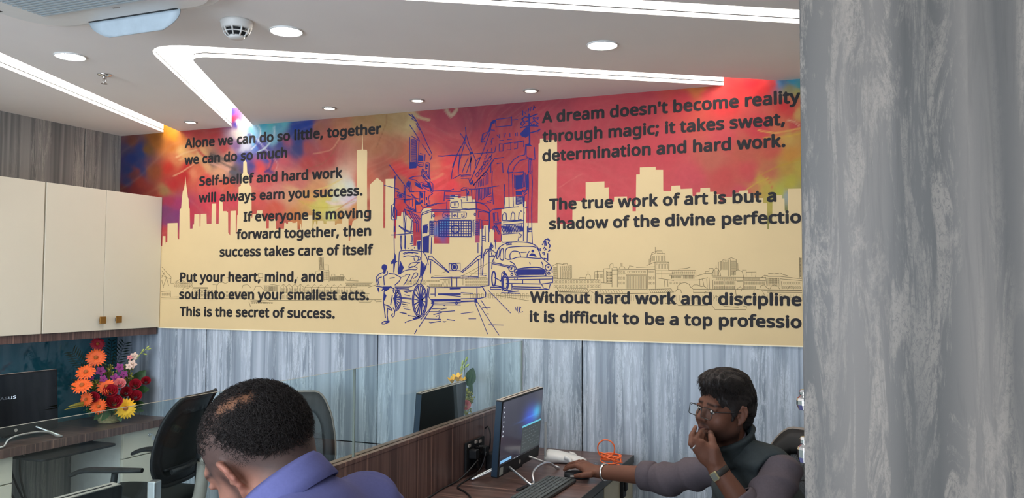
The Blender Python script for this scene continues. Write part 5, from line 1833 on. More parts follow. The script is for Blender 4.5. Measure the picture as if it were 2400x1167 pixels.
def mesh_fabric():
    q = NT('black chair mesh')
    q.base(q.ramp(q.noise((1, 1, 1), 200, 2), [(0.3, L4((30, 32, 32))), (0.7, L4((44, 46, 46)))]))
    q.set(0.7)
    tc = q.node('ShaderNodeTexCoord')
    chk = q.node('ShaderNodeTexChecker')
    chk.inputs['Scale'].default_value = 330.0
    chk.inputs['Color1'].default_value = (0.95, 0.95, 0.95, 1)
    chk.inputs['Color2'].default_value = (0.72, 0.72, 0.72, 1)
    q.link(tc.outputs['Object'], chk.inputs['Vector'])
    q.link(chk.outputs['Color'], q.p.inputs['Alpha'])
    return q.m


MESHF = mesh_fabric()
RIM = pmat('light grey chair rim', (116, 109, 102), 0.45)
RIM2 = pmat('pale grey chair mechanism', (176, 170, 160), 0.45)


def back_pt(u, v):
    """u in -1..1 across, v in 0..1 up: the curved back panel"""
    z = 0.595+0.435*v
    x = -0.235-0.05*v-0.06*v*v+0.03*math.sin(math.pi*v*0.9)+0.045*u*u
    return Vector((x, 0.235*u*(0.90+0.10*math.sin(math.pi*min(v+0.15, 1))), z))


def rrect(hu, v0, v1, r, n=7):
    """rounded rectangle in (u, v)"""
    out = []
    for cu, cv, a0 in ((hu-r, v1-r, 0), (-hu+r, v1-r, 90), (-hu+r, v0+r, 180), (hu-r, v0+r, 270)):
        for i in range(n+1):
            a = math.radians(a0+90*i/n)
            out.append((cu+r*math.cos(a), cv+r*math.sin(a)))
    # densify
    d = []
    for i in range(len(out)):
        p, q = out[i], out[(i+1) % len(out)]
        m_ = max(1, int(math.hypot(p[0]-q[0], p[1]-q[1])/0.12))
        d += [(p[0]+(q[0]-p[0])*j/m_, p[1]+(q[1]-p[1])*j/m_) for j in range(m_)]
    return d


def make_chair(label, group):
    t = thing('office_chair', label, 'chair', (0, 0, 0), 0, group)
    outer, inner = rrect(1.0, 0.0, 1.0, 0.30), rrect(0.76, 0.10, 0.80, 0.22)
    b = B()
    b.tube([back_pt(*p)+Vector((-0.006, 0, 0)) for p in outer], 0.0105, 8, closed=True)
    b.build('back_rim', RIM, t)
    b = B()
    n = len(outer)
    inner_r = []
    for p in outer:      # nearest direction on the inner outline
        a = math.atan2(p[1]-0.45, p[0])
        best = min(inner, key=lambda q: abs(math.atan2(math.sin(math.atan2(q[1]-0.45, q[0])-a), math.cos(math.atan2(q[1]-0.45, q[0])-a))))
        inner_r.append(best)
    rings = []
    for f in (0, 0.35, 0.7, 1.0):
        rings.append([back_pt(p[0]+(q[0]-p[0])*f, p[1]+(q[1]-p[1])*f)+Vector((0.006*math.sin(math.pi*f), 0, 0)) for p, q in zip(outer, inner_r)])
    b.sheet(rings, closed=True)
    b.build('back_frame', BLACK_PL, t, solid=0.010)
    b = B()
    b.sheet([[back_pt(0.80*(-1+2*i/12), 0.08+0.75*j/12) for i in range(13)] for j in range(13)])
    b.build('back_mesh', MESHF, t)
    b = B()
    b.sheet([[back_pt(0.72*(-1+2*i/10), 0.17+0.012*j)+Vector((-0.012, 0, 0)) for i in range(11)] for j in range(3)])
    b.build('lumbar_bar', BLACK_PL, t, solid=0.008)
    b = B()
    b.tube(smooth_curve([(-0.10, 0, 0.42), (-0.24, 0, 0.42), (-0.31, 0, 0.50), (-0.318, 0, 0.62), (-0.325, 0, 0.74), (-0.35, 0, 0.86)], 5), 0.024, 10)
    b.tube([(-0.315, -0.05, 0.70), (-0.33, -0.14, 0.69), (-0.29, -0.225, 0.68)], 0.014, 8)
    b.tube([(-0.315, 0.05, 0.70), (-0.33, 0.14, 0.69), (-0.29, 0.225, 0.68)], 0.014, 8)
    b.build('back_support', BLACK_PL, t)
    b = B()
    M = Matrix.Translation((-0.345, 0, 0.70)) @ Matrix.Rotation(math.radians(90), 4, 'Y')
    b.lathe([(0.0001, 0.014), (0.030, 0.014), (0.038, 0.006), (0.038, -0.006), (0.030, -0.012), (0.0001, -0.012)], n=24, M=M)
    b.build('tilt_hub', RIM2, t)
    b = B()
    b.tube(smooth_curve([(-0.335, 0, 0.69), (-0.33, 0, 0.60), (-0.315, 0, 0.50), (-0.27, 0, 0.44)], 5), 0.032, 10)
    b.build('spine', RIM2, t)
    b = B()
    rows = []
    for i in range(13):
        a = -1+2*i/12
        rows.append([(0.02+0.25*a, 0.245*c*(1-0.10*abs(a)**3), 0.475+0.028*math.sqrt(max(0, 1-max(abs(a), abs(c))**6))-0.035*max(0, a-0.6)**1.5) for c in [-1+2*k/12 for k in range(13)]])
    b.sheet(rows)
    b.build('seat', DARK_FAB, t, solid=0.05)
    for s in (-1, 1):
        b = B()
        rows = []
        for i in range(15):
            a = i/14
            x = 0.20-0.36*a
            hwid = 0.043*math.sqrt(max(0.02, 1-((a-0.45)/0.58)**4))*(1-0.25*a)
            zz = 0.685-0.022*max(0, (0.25-a)/0.25)**2+0.008*a
            rows.append([(x, s*0.26+hwid*math.cos(2*math.pi*k/12), zz+0.012*math.sin(2*math.pi*k/12)) for k in range(12)])
        b.sheet(rows, closed=True)
        b.add(rows[0], [tuple(range(11, -1, -1))])
        b.add(rows[-1], [tuple(range(12))])
        b.build('armrest', BLACK_PL, t)
        b = B()
        b.tube(smooth_curve([(-0.02, s*0.26, 0.675), (-0.02, s*0.275, 0.58), (-0.02, s*0.26, 0.47), (-0.02, s*0.16, 0.435)], 5), 0.016, 8)
        b.build('arm_post', BLACK_PL, t)
    b = B()
    b.cyl((0, 0, 0.10), (0, 0, 0.28), 0.03, n=14)
    b.cyl((0, 0, 0.28), (0, 0, 0.42), 0.018, n=14)
    b.rbox((-0.13, -0.10, 0.405), (0.12, 0.10, 0.448), 0.03)
    b.build('gas_lift', BLACK_PL, t)
    b = B()
    for k in range(5):
        a = 2*math.pi*k/5+0.3
        c, s_ = math.cos(a), math.sin(a)
        b.tube([(0, 0, 0.115), (0.12*c, 0.12*s_, 0.105), (0.29*c, 0.29*s_, 0.072)], [0.03, 0.024, 0.015], 8)
    b.build('star_base', BLACK_PL, t)
    for k in range(5):
        a = 2*math.pi*k/5+0.3
        c, s_ = math.cos(a), math.sin(a)
        b = B()
        for e in (-0.016, 0.016):
            q = Vector((0.29*c-s_*e, 0.29*s_+c*e, 0.03))
            d = Vector((-s_, c, 0))*0.010
            b.cyl(q-d, q+d, 0.0295, n=14)
        b.cyl((0.29*c, 0.29*s_, 0.04), (0.29*c, 0.29*s_, 0.075), 0.008, n=8)
        b.build('caster', BLACK_PL, t)
    return t


ch = make_chair('black mesh office chair turned side-on to the left desk, seen through the glass', 'mesh-back office chairs')
ch.location, ch.rotation_euler = (-3.36, 3.27, 0), (0, 0, math.pi+math.radians(15))
c2 = copy_tree(ch)
c2.location, c2.rotation_euler = (-2.45, 3.30, 0), (0, 0, math.radians(-47))
tag(c2, 'black mesh office chair with open back, behind the head of the man in blue')
c3 = copy_tree(ch)
c3.location, c3.rotation_euler = (-0.272, 3.115, 0), (0, 0, math.atan2(-0.76, -0.64))
tag(c3, 'black office chair in which the man in the grey vest sits')
for o in children(ch):      # this chair shows its plain dark outer side
    if o.name.startswith('back_rim') or o.name.startswith('back_mesh'):
        o.data = o.data.copy()
        o.data.materials[0] = BLACK_PL if o.name.startswith('back_rim') else DARK_FAB
b = B()
M = Matrix.Translation((-3.02, 3.02, 0)) @ Matrix.Rotation(0.25, 4, 'Z')
b.rbox((-0.022, -0.028, 0.28), (0.022, 0.028, 0.665), 0.008, M=M)
o = b.build('arm_bracket', SILVER, None, bevel=0.006)
world_parent(o, ch)
o.matrix_parent_inverse = (Matrix.Translation(ch.location) @ Matrix.Rotation(math.pi+math.radians(15), 4, 'Z')).inverted()
# ------------------------------------------------------------------ flower arrangements
PETAL = {
    'orange': pmat('orange petals', (240, 100, 36), 0.6, var=0.12, scale=140), 'yellow': pmat('yellow petals', (250, 190, 24), 0.6, var=0.08, scale=140),
    'red': pmat('deep red petals', (168, 22, 44), 0.6, var=0.15, scale=160), 'pink': pmat('pink petals', (240, 150, 152), 0.6, var=0.06, scale=140),
    'purple': pmat('purple petals', (146, 52, 128), 0.6, var=0.2, scale=160), 'cream': pmat('cream blush petals', (236, 206, 188), 0.6, var=0.08, scale=140),
    'green': pmat('leaf green', (58, 92, 50), 0.5, var=0.25, scale=60), 'dark': pmat('dark palm green', (30, 52, 40), 0.5, var=0.25, scale=60),
    'lime': pmat('lime buds', (176, 190, 96), 0.5, var=0.1, scale=60), 'moss': pmat('golden filler', (150, 150, 60), 0.6, var=0.25, scale=90)}
DISC_O = pmat('flower disc', (176, 96, 40), 0.8, var=0.3, scale=400)
BASKET = pmat('pale cane basket', (176, 162, 116), 0.7, var=0.2, scale=90)


def aim(c, n, roll=0.0):
    q = Vector(n).normalized().to_track_quat('Z', 'Y').to_matrix().to_4x4()
    return Matrix.Translation(Vector(c)) @ q @ Matrix.Rotation(roll, 4, 'Z')


def petal(b, M, a, r0, r1, w, lift, droop, mi=0):
    rows = []
    for i in range(6):
        f = i/5
        r = r0+(r1-r0)*f
        ww = w*math.sin(math.pi*min(0.22+0.70*f, 0.93))**0.8*(1 if f < 0.99 else 0.55)
        h = lift*f-droop*f*f
        row = []
        for s in (-1, 0, 1):
            x, y = r, s*ww
            row.append(M @ Vector((x*math.cos(a)-y*math.sin(a), x*math.sin(a)+y*math.cos(a), h+0.12*abs(s)*ww)))
        rows.append(row)
    b.sheet(rows, mi)


def gerbera(c, n, r, col, root, seed):
    rg = random.Random(seed)
    M = aim(c, n, rg.random()*6)
    b = B()
    k = 20
    for j in range(k):
        petal(b, M, 2*math.pi*j/k+rg.uniform(-.05, .05), r*0.16, r*rg.uniform(0.93, 1.04), r*0.135, r*0.16, r*rg.uniform(0.12, 0.34))
    for j in range(k):
        petal(b, M, 2*math.pi*(j+0.5)/k, r*0.14, r*rg.uniform(0.66, 0.76), r*0.11, r*0.26, r*0.20)
    f = part(b, 'gerbera', PETAL[col], root)
    b = B()
    b.ball(M @ Vector((0, 0, r*0.06)), (r*0.22,)*3, 6)
    o = b.build('disc', DISC_O)
    o.parent = f
    o.matrix_parent_inverse = Matrix.Identity(4)
    return f


def rose(c, n, r, col, root, seed):
    rg = random.Random(seed)
    M = aim(c, n, rg.random()*6)
    b = B()
    for ring, (rad, cnt, h0, h1, open_) in enumerate(((0.22, 3, -0.1, 0.62, 0.02), (0.42, 4, -0.25, 0.62, 0.05), (0.66, 5, -0.40, 0.52, 0.12), (0.86, 6, -0.5, 0.36, 0.22))):
        for j in range(cnt):
            a0 = 2*math.pi*j/cnt+ring*0.7
            rows = []
            for i in range(5):
                f = i/4
                h = (h0+(h1-h0)*f)*r
                rr = r*(rad*(0.55+0.6*math.sin(math.pi*0.5*f))+open_*f*f)
                row = []
                for s in range(6):
                    t = -1+2*s/5
                    a = a0+t*(math.pi/cnt)*1.35
                    row.append(M @ Vector((rr*math.cos(a), rr*math.sin(a), h-0.14*r*abs(t)**3*f)))
                rows.append(row)
            b.sheet(rows)
    return part(b, 'rose', PETAL[col], root)


def orchid(c, n, r, col, root, seed):
    rg = random.Random(seed)
    M = aim(c, n, rg.random()*6)
    b = B()
    for j in range(5):
        petal(b, M, 2*math.pi*j/5, r*0.08, r, r*0.36, r*0.2, r*0.25)
    b.ball(M @ Vector((0, 0, r*0.2)), r*0.2, 5)
    return part(b, 'orchid', PETAL[col], root)


def leaf(p0, p1, w, col, root, sag=0.02, face=None):
    p0, p1 = Vector(p0), Vector(p1)
    d = p1-p0
    fc = Vector(face) if face is not None else Vector((0.8, -0.6, 0.2))
    s = d.cross(fc).normalized()
    b = B()
    rows = []
    for i in range(9):
        f = i/8
        q = p0+d*f+Vector((0, 0, -sag*f*f))
        ww = w*math.sin(math.pi*(0.06+0.92*f))**0.9
        rows.append([q-s*ww, q-fc.normalized()*ww*0.25, q+s*ww])
    b.sheet(rows)
    return part(b, 'leaf', PETAL[col], root)


def palm(p0, p1, w, root, n=9):
    p0, p1 = Vector(p0), Vector(p1)
    d = p1-p0
    s = d.cross(Vector((0.8, -0.6, 0.1))).normalized()
    b = B()
    b.tube([p0, p1], 0.0016, 5)
    for i in range(n):
        f = 0.3+0.7*i/(n-1)
        q = p0+d*f
        L = w*(1.15-0.7*abs(f-0.6))
        for e in (-1, 1):
            t = q+s*e*L+d.normalized()*L*0.7
            m_ = (q+t)/2
            u = d.normalized()*0.006
            b.add([q, m_-u, t, m_+u], [(0, 1, 2, 3)])
    return part(b, 'palm_frond', PETAL['dark'], root)


def spray(c, r, n, col, root, seed, size=0.006):
    rg = random.Random(seed)
    b = B()
    c = Vector(c)
    base = c-Vector((0, 0, r*1.3))
    for i in range(n):
        v = Vector((rg.gauss(0, 1), rg.gauss(0, 1), rg.gauss(0.2, 1))).normalized()*r*rg.uniform(0.4, 1)
        b.tube([base, c+v*0.6, c+v], 0.0008, 3, caps=False)
        b.ball(c+v, size*rg.uniform(0.6, 1.2), 3)
    return part(b, 'filler_sprig', PETAL[col], root)


CAMP = Vector((0, 0, CAM_H))


def tocam(c, up=0.3, side=0.0):
    n = (CAMP-Vector(c)).normalized()
    return n+Vector((0, 0, up))+Vector(CR)*side


t = thing('flower_arrangement', 'bouquet of orange gerberas, red roses and one yellow gerbera on the left worktop', 'flowers', (-4.17, 3.72, 0.75))
FT = t
b = B()
bc = at_x(256, 985, -4.14)
M = Matrix.Translation((bc[0], bc[1], 0.7505))
b.lathe([(0.0001, 0.002), (0.055, 0.002), (0.075, 0.06), (0.070, 0.06), (0.052, 0.008), (0.0001, 0.008)], n=24, M=M)
for k in range(7):
    z = 0.008+0.0085*k
    r = 0.057+0.0028*k
    b.tube([(bc[0]+r*math.cos(a*math.pi/14)*1.02, bc[1]+r*math.sin(a*math.pi/14)*1.02, 0.7505+z+0.002*(-1)**a) for a in range(28)], 0.0035, 6, closed=True)
part(b, 'basket', BASKET, t)
b = B()
for k in range(16):
    a = 2*math.pi*k/16
    q = Vector((bc[0]+0.06*math.cos(a), bc[1]+0.06*math.sin(a), 0.80))
    b.tube([Vector((bc[0], bc[1], 0.79)), q, q+Vector((0.05*math.cos(a), 0.05*math.sin(a), 0.05))], 0.002, 4)
b.ball((bc[0], bc[1], 0.845), (0.085, 0.085, 0.05), 8)
part(b, 'greenery', PETAL['green'], t)
stem_b = B()


def head(px, py, X):
    p = at_x(px, py, X)
    stem_b.tube(smooth_curve([(bc[0], bc[1], 0.80), ((bc[0]*0.6+p[0]*0.4), (bc[1]*0.6+p[1]*0.4), 0.80+(p[2]-0.80)*0.6), (p[0]-0.012, p[1]+0.006, p[2]-0.008)], 5), 0.0022, 5)
    return p


for i, (x, y, X, r, col, up, sd) in enumerate(((225, 838, -4.12, 0.058, 'orange', 0.25, -0.1), (201, 872, -4.08, 0.056, 'orange', 0.75, -0.2), (192, 903, -4.05, 0.060, 'orange', 0.9, -0.25), (249, 906, -4.06, 0.056, 'orange', 0.55, 0.1),
                                               (202, 936, -4.06, 0.044, 'orange', 0.0, -0.6), (231, 952, -4.03, 0.048, 'orange', 0.1, 0.4), (294, 957, -4.02, 0.066, 'yellow', 0.15, 0.15), (229, 806, -4.20, 0.044, 'red', 0.3, 0.0))):  # the red gerbera stands in for a dim reflection in the teal glass
    p = head(x, y, X)
    gerbera(p, tocam(p, up, sd), r, col, t, 100+i)
for i, (x, y, X, r, col) in enumerate(((259, 917, -4.03, 0.035, 'red'), (219, 932, -4.05, 0.028, 'red'), (268, 942, -4.02, 0.038, 'red'), (296, 919, -4.06, 0.028, 'red'), (317, 901, -4.05, 0.029, 'red'), (318, 928, -4.03, 0.031, 'red'), (342, 893, -4.08, 0.024, 'red'), (281, 899, -4.05, 0.028, 'pink'))):
    p = head(x, y, X)
    rose(p, tocam(p, 0.55, 0.0), r, col, t, 200+i)
for i, (x, y, X, r, col) in enumerate(((236, 869, -4.10, 0.030, 'purple'), (242, 888, -4.08, 0.024, 'purple'), (280, 861, -4.10, 0.028, 'purple'), (270, 886, -4.08, 0.030, 'purple'), (290, 877, -4.09, 0.026, 'purple'), (310, 853, -4.09, 0.030, 'cream'), (302, 858, -4.08, 0.022, 'cream'), (315, 834, -4.10, 0.026, 'cream'), (304, 838, -4.10, 0.018, 'pink'), (214, 885, -4.10, 0.018, 'purple'))):
    p = head(x, y, X)
    orchid(p, tocam(p, 0.1, 0.3), r, col, t, 300+i)
part(stem_b, 'stems', PETAL['green'], t)
for (a, c_, w, col) in (((308, 905, -4.16), (342, 860, -4.10), 0.034, 'green'), ((318, 915, -4.10), (350, 905, -4.0), 0.024, 'green'), ((306, 950, -4.10), (340, 938, -4.0), 0.022, 'green'), ((300, 962, -4.10), (338, 955, -4.02), 0.018, 'green'),
                       ((225, 940, -4.1), (158, 945, -4.02), 0.008, 'moss'), ((225, 945, -4.1), (150, 952, -4.02), 0.006, 'moss'), ((228, 930, -4.1), (160, 895, -4.05), 0.006, 'green'), ((222, 915, -4.14), (168, 880, -4.12), 0.014, 'dark'), ((260, 960, -4.06), (238, 978, -4.03), 0.02, 'green'), ((275, 960, -4.06), (284, 980, -4.03), 0.02, 'green'), ((240, 965, -4.06), (220, 976, -4.05), 0.018, 'green')):
    leaf(at_x(*a), at_x(*c_), w, col, t)
for a, c_, w in (((215, 880, -4.20), (170, 826, -4.24), 0.045), ((262, 880, -4.22), (292, 805, -4.30), 0.045), ((255, 890, -4.22), (262, 800, -4.34), 0.03), ((225, 890, -4.20), (190, 860, -4.22), 0.03)):
    palm(at_x(*a), at_x(*c_), w, t)
for i, (x, y, X, r, col) in enumerate(((255, 870, -4.14, 0.045, 'moss'), (300, 885, -4.12, 0.035, 'moss'), (228, 912, -4.12, 0.05, 'green'), (285, 930, -4.12, 0.06, 'green'), (245, 940, -4.1, 0.05, 'green'), (305, 905, -4.14, 0.05, 'green'), (222, 898, -4.13, 0.04, 'moss'), (232, 958, -4.06, 0.03, 'green'), (262, 962, -4.06, 0.028, 'green'), (280, 960, -4.06, 0.026, 'moss'), (210, 950, -4.08, 0.05, 'green'), (312, 945, -4.08, 0.05, 'green'), (240, 858, -4.14, 0.04, 'green'), (296, 868, -4.13, 0.04, 'moss'))):
    spray(at_x(x, y, X), r, 34, col, t, 400+i)
b = B()
for (x0, y0, x1, y1) in ((318, 845, 334, 822), (320, 838, 346, 814), (330, 828, 340, 830), (334, 822, 349, 818)):
    p0, p1 = at_x(x0, y0, -4.09), at_x(x1, y1, -4.06)
    b.tube([p0, (np.array(p0)+p1)/2, p1], [0.0012, 0.0016, 0.0015], 5)
    M = aim(p1, Vector(p1)-Vector(p0))
    b.ball(p1, (0.005, 0.005, 0.014), 5, M=M.to_3x3().to_4x4())
part(b, 'bud_spray', PETAL['lime'], t)

# the second bouquet, behind the monitor seen through the glass
t = thing('flower_arrangement', 'smaller yellow bouquet with lime buds and a broad green leaf by the far wall', 'flowers', (-1.84, 3.90, 0.75))
b = B()
M = Matrix.Translation((-1.84, 3.90, 0.7505))
b.lathe([(0.0001, 0.0), (0.045, 0.0), (0.060, 0.07), (0.056, 0.07), (0.040, 0.006), (0.0001, 0.006)], n=22, M=M)
part(b, 'basket', BASKET, t)
b = B()
stem2 = ((1072, 888), (1090, 842), (1108, 872), (1094, 950), (1098, 925))
for x, y in stem2:
    p = at_y(x, y, 3.88)
    b.tube(smooth_curve([(-1.84, 3.90, 0.78), (-1.835, 3.895, 0.92), tuple(p)], 5), 0.002, 5)
part(b, 'stems', PETAL['green'], t)
for i, (x, y, r) in enumerate(((1074, 893, 0.052), (1060, 897, 0.040), (1084, 897, 0.036))):
    p = at_y(x, y, 3.86)
    b = B()
    M = aim(p, Vector((0.1*i-0.1, -0.3, 1.0)))
    for j in range(6):
        petal(b, M, 2*math.pi*j/6+i, r*0.05, r*0.62, r*0.20, r*0.95, r*0.25)
    part(b, 'lily', PETAL['yellow'], t)
leaf(at_y(1097, 905, 3.90), at_y(1109, 862, 3.86), 0.030, 'green', t, 0.0, (0.2, -1, 0.1))
leaf(at_y(1098, 945, 3.90), at_y(1106, 895, 3.88), 0.014, 'green', t, 0.0, (0.2, -1, 0.1))
b = B()
for (x0, y0, x1, y1) in ((1080, 880, 1093, 842), (1082, 868, 1095, 857), (1079, 872, 1082, 862), (1080, 880, 1084, 851), (1080, 884, 1064, 882)):
    p0, p1 = at_y(x0, y0, 3.87), at_y(x1, y1, 3.87)
    b.tube([p0, (np.array(p0)+p1)/2, p1], [0.0014, 0.0018, 0.0016], 5)
    b.ball(p1, (0.006, 0.006, 0.015), 5, M=aim(p1, Vector(p1)-Vector(p0)).to_3x3().to_4x4())
part(b, 'bud_spray', PETAL['lime'], t)
rose(at_y(1092, 950, 3.82), tocam(at_y(1092, 950, 3.82), 0.4), 0.022, 'pink', t, 900)
for i, (x, y, r) in enumerate(((1098, 932, 0.035), (1102, 940, 0.025), (1093, 962, 0.03), (1096, 918, 0.02))):
    spray(at_y(x, y, 3.86), r, 30, 'moss', t, 920+i, 0.005)
# ------------------------------------------------------------------ smooth blended solids, for people and cloth
class SDF:
    def __init__(s, lo, hi, h):
        s.lo, s.h = np.array(lo, np.float32), h
        s.n = np.ceil((np.array(hi)-np.array(lo))/h).astype(int)+1
        s.D = np.full(tuple(s.n), 0.5, np.float32)

    def _slice(s, lo, hi, pad):
        a = np.clip(np.floor((np.array(lo)-pad-s.lo)/s.h).astype(int), 0, s.n)
        b = np.clip(np.ceil((np.array(hi)+pad-s.lo)/s.h).astype(int)+1, 0, s.n)
        if np.any(b <= a):
            return None, None
        ax = [s.lo[i]+s.h*np.arange(a[i], b[i], dtype=np.float32) for i in range(3)]
        P = np.stack(np.meshgrid(*ax, indexing='ij'), -1)
        return (slice(a[0], b[0]), slice(a[1], b[1]), slice(a[2], b[2])), P

    def put(s, fn, lo, hi, k=0.01, sub=False, inter=False):
        sl, P = s._slice(lo, hi, k+3*s.h)
        if sl is None:
            return s
        d = fn(P).astype(np.float32)
        o = s.D[sl]
        if sub:
            d = -d
            h = np.maximum(k-np.abs(o-d), 0)/max(k, 1e-6)
            s.D[sl] = np.maximum(o, d)+h*h*k*0.25
        else:
            h = np.maximum(k-np.abs(o-d), 0)/max(k, 1e-6)
            s.D[sl] = np.minimum(o, d)-h*h*k*0.25
        return s

    def ball(s, c, r, k=0.01, sub=False):
        c = np.array(c, np.float32)
        return s.put(lambda P: np.sqrt(((P-c)**2).sum(-1))-r, c-r, c+r, k, sub)

    def ell(s, c, r, ax=None, k=0.01, sub=False):
        c = np.array(c, np.float32)
        r = np.array(r, np.float32)
        A = np.eye(3) if ax is None else np.array(ax)
        A = A.astype(np.float32)
        R = float(r.max())

        def fn(P):
            q = (P-c) @ A.T
            k0 = np.sqrt(((q/r)**2).sum(-1))
            k1 = np.sqrt(((q/(r*r))**2).sum(-1))+1e-6
            return k0*(k0-1)/k1
        ext = np.sqrt(((A*r[:, None])**2).sum(0))
        return s.put(fn, c-ext, c+ext, k, sub)

    def cone(s, a, b, ra, rb, k=0.01, sub=False, flat=None):
        a, b = np.array(a, np.float32), np.array(b, np.float32)
        d = b-a
        L = float(d @ d)+1e-9
        m_ = max(ra, rb)
        if flat is not None:      # (direction, factor): squash along a direction
            fd, ff = np.array(flat[0], np.float32), flat[1]

        def fn(P):
            q = P-a
            t = np.clip((q @ d)/L, 0, 1)
            e = q-t[..., None]*d
            if flat is not None:
                e = e+(e @ fd)[..., None]*fd*(1/ff-1)
            return np.sqrt((e*e).sum(-1))-(ra+(rb-ra)*t)
        return s.put(fn, np.minimum(a, b)-m_, np.maximum(a, b)+m_, k, sub)

    def chain(s, pts, rs, k=0.008, kj=None, flat=None):
        for i in range(len(pts)-1):
            s.cone(pts[i], pts[i+1], rs[i], rs[i+1], (kj or 0.004) if i else k, flat=flat)
        return s

    def half(s, p, n):
        """cut away everything on the n side of p"""
        p, n = np.array(p, np.float32), np.array(n, np.float32)
        hi = s.lo+s.h*(s.n-1)
        sl, P = s._slice(s.lo, hi, 0)
        s.D[sl] = np.maximum(s.D[sl], (P-p) @ n)
        return s

    def ripple(s, fn):
        sl, P = s._slice(s.lo, s.lo+s.h*(s.n-1), 0)
        near = np.abs(s.D) < 0.03
        s.D[near] += fn(P[near]).astype(np.float32)
        return s

    def mesh(s):
        D = s.D
        I = D < 0
        nx, ny, nz = D.shape
        sl = [(slice(i, nx-1+i), slice(j, ny-1+j), slice(k, nz-1+k)) for i in (0, 1) for j in (0, 1) for k in (0, 1)]
        any_, all_ = np.zeros((nx-1, ny-1, nz-1), bool), np.ones((nx-1, ny-1, nz-1), bool)
        for q in sl:
            any_ |= I[q]
            all_ &= I[q]
        M = any_ & ~all_
        cells = np.argwhere(M)
        idx = np.full(M.shape, -1, np.int32)
        idx[M] = np.arange(len(cells))
        cor = np.array([(i, j, k) for i in (0, 1) for j in (0, 1) for k in (0, 1)])
        V = np.stack([D[cells[:, 0]+c[0], cells[:, 1]+c[1], cells[:, 2]+c[2]] for c in cor], 1)
        pos, cnt = np.zeros((len(cells), 3)), np.zeros(len(cells))
        for a in range(8):
            for b in range(a+1, 8):
                if np.abs(cor[a]-cor[b]).sum() != 1:
                    continue
                va, vb = V[:, a], V[:, b]
                m_ = (va < 0) != (vb < 0)
                t = va[m_]/(va[m_]-vb[m_])
                pos[m_] += cor[a]+(cor[b]-cor[a])*t[:, None]
                cnt[m_] += 1
        verts = s.lo+s.h*(cells+pos/cnt[:, None])
        F = []
        for ax in range(3):
            u, w = [(1, 2), (2, 0), (0, 1)][ax]
            A = [slice(None)]*3
            Bs = [slice(None)]*3
            A[ax], Bs[ax] = slice(0, -1), slice(1, None)
            ch = I[tuple(A)] != I[tuple(Bs)]
            e = np.argwhere(ch)
            e = e[(e[:, u] > 0) & (e[:, w] > 0) & (e[:, u] < D.shape[u]-1) & (e[:, w] < D.shape[w]-1)]
            ins = I[e[:, 0], e[:, 1], e[:, 2]]

            def cid(du, dw):
                q = e.copy()
                q[:, u] += du
                q[:, w] += dw
                return idx[q[:, 0], q[:, 1], q[:, 2]]
            f = np.stack([cid(-1, -1), cid(0, -1), cid(0, 0), cid(-1, 0)], 1)
            f[~ins] = f[~ins][:, ::-1]
            F.append(f)
        return verts, np.concatenate(F)


def sdf_obj(S, name, mat_, parent, colfn=None, smooth=1):
    v, f = S.mesh()
    return raw_obj(v, f, name, mat_, parent, colfn, smooth)


def raw_obj(v, f, name, mat_, parent, colfn=None, smooth=0):
    me = bpy.data.meshes.new(name)
    me.vertices.add(len(v))
    me.vertices.foreach_set('co', np.asarray(v, np.float32).ravel())
    f = np.asarray(f, np.int32)
    k = f.shape[1]
    me.loops.add(f.size)
    me.loops.foreach_set('vertex_index', f.ravel())
    me.polygons.add(len(f))
    me.polygons.foreach_set('loop_start', np.arange(0, f.size, k, dtype=np.int32))
    me.polygons.foreach_set('use_smooth', np.ones(len(f), bool))
    me.update(calc_edges=True)
    me.validate()
    if colfn is not None:
        c = colfn(np.asarray(v, float)) if callable(colfn) else colfn
        a = me.color_attributes.new('Col', 'FLOAT_COLOR', 'POINT')
        a.data.foreach_set('color', np.concatenate([c, np.ones((len(c), 1))], 1).astype(np.float32).ravel())
    me.materials.append(mat_)
    o = bpy.data.objects.new(name, me)
    COL.objects.link(o)
    if parent is not None:
        world_parent(o, parent)
    if smooth:
        md = o.modifiers.new('smooth', 'SMOOTH')
        md.factor, md.iterations = 0.5, smooth
    return o


class Frame:
    """head or hand frame: origin, left, forward, up"""

    def __init__(s, o, f, u):
        f = np.array(f, float)
        f /= np.linalg.norm(f)
        u = np.array(u, float)
        u = u-f*(u @ f)
        u /= np.linalg.norm(u)
        s.o, s.f, s.u, s.l = np.array(o, float), f, u, np.cross(u, f)
        s.A = np.stack([s.l, s.f, s.u])

    def w(s, x, y=None, z=None):
        p = np.array(x if y is None else (x, y, z), float)
        return s.o+p @ s.A

    def loc(s, P):
        return (np.asarray(P)-s.o) @ s.A.T


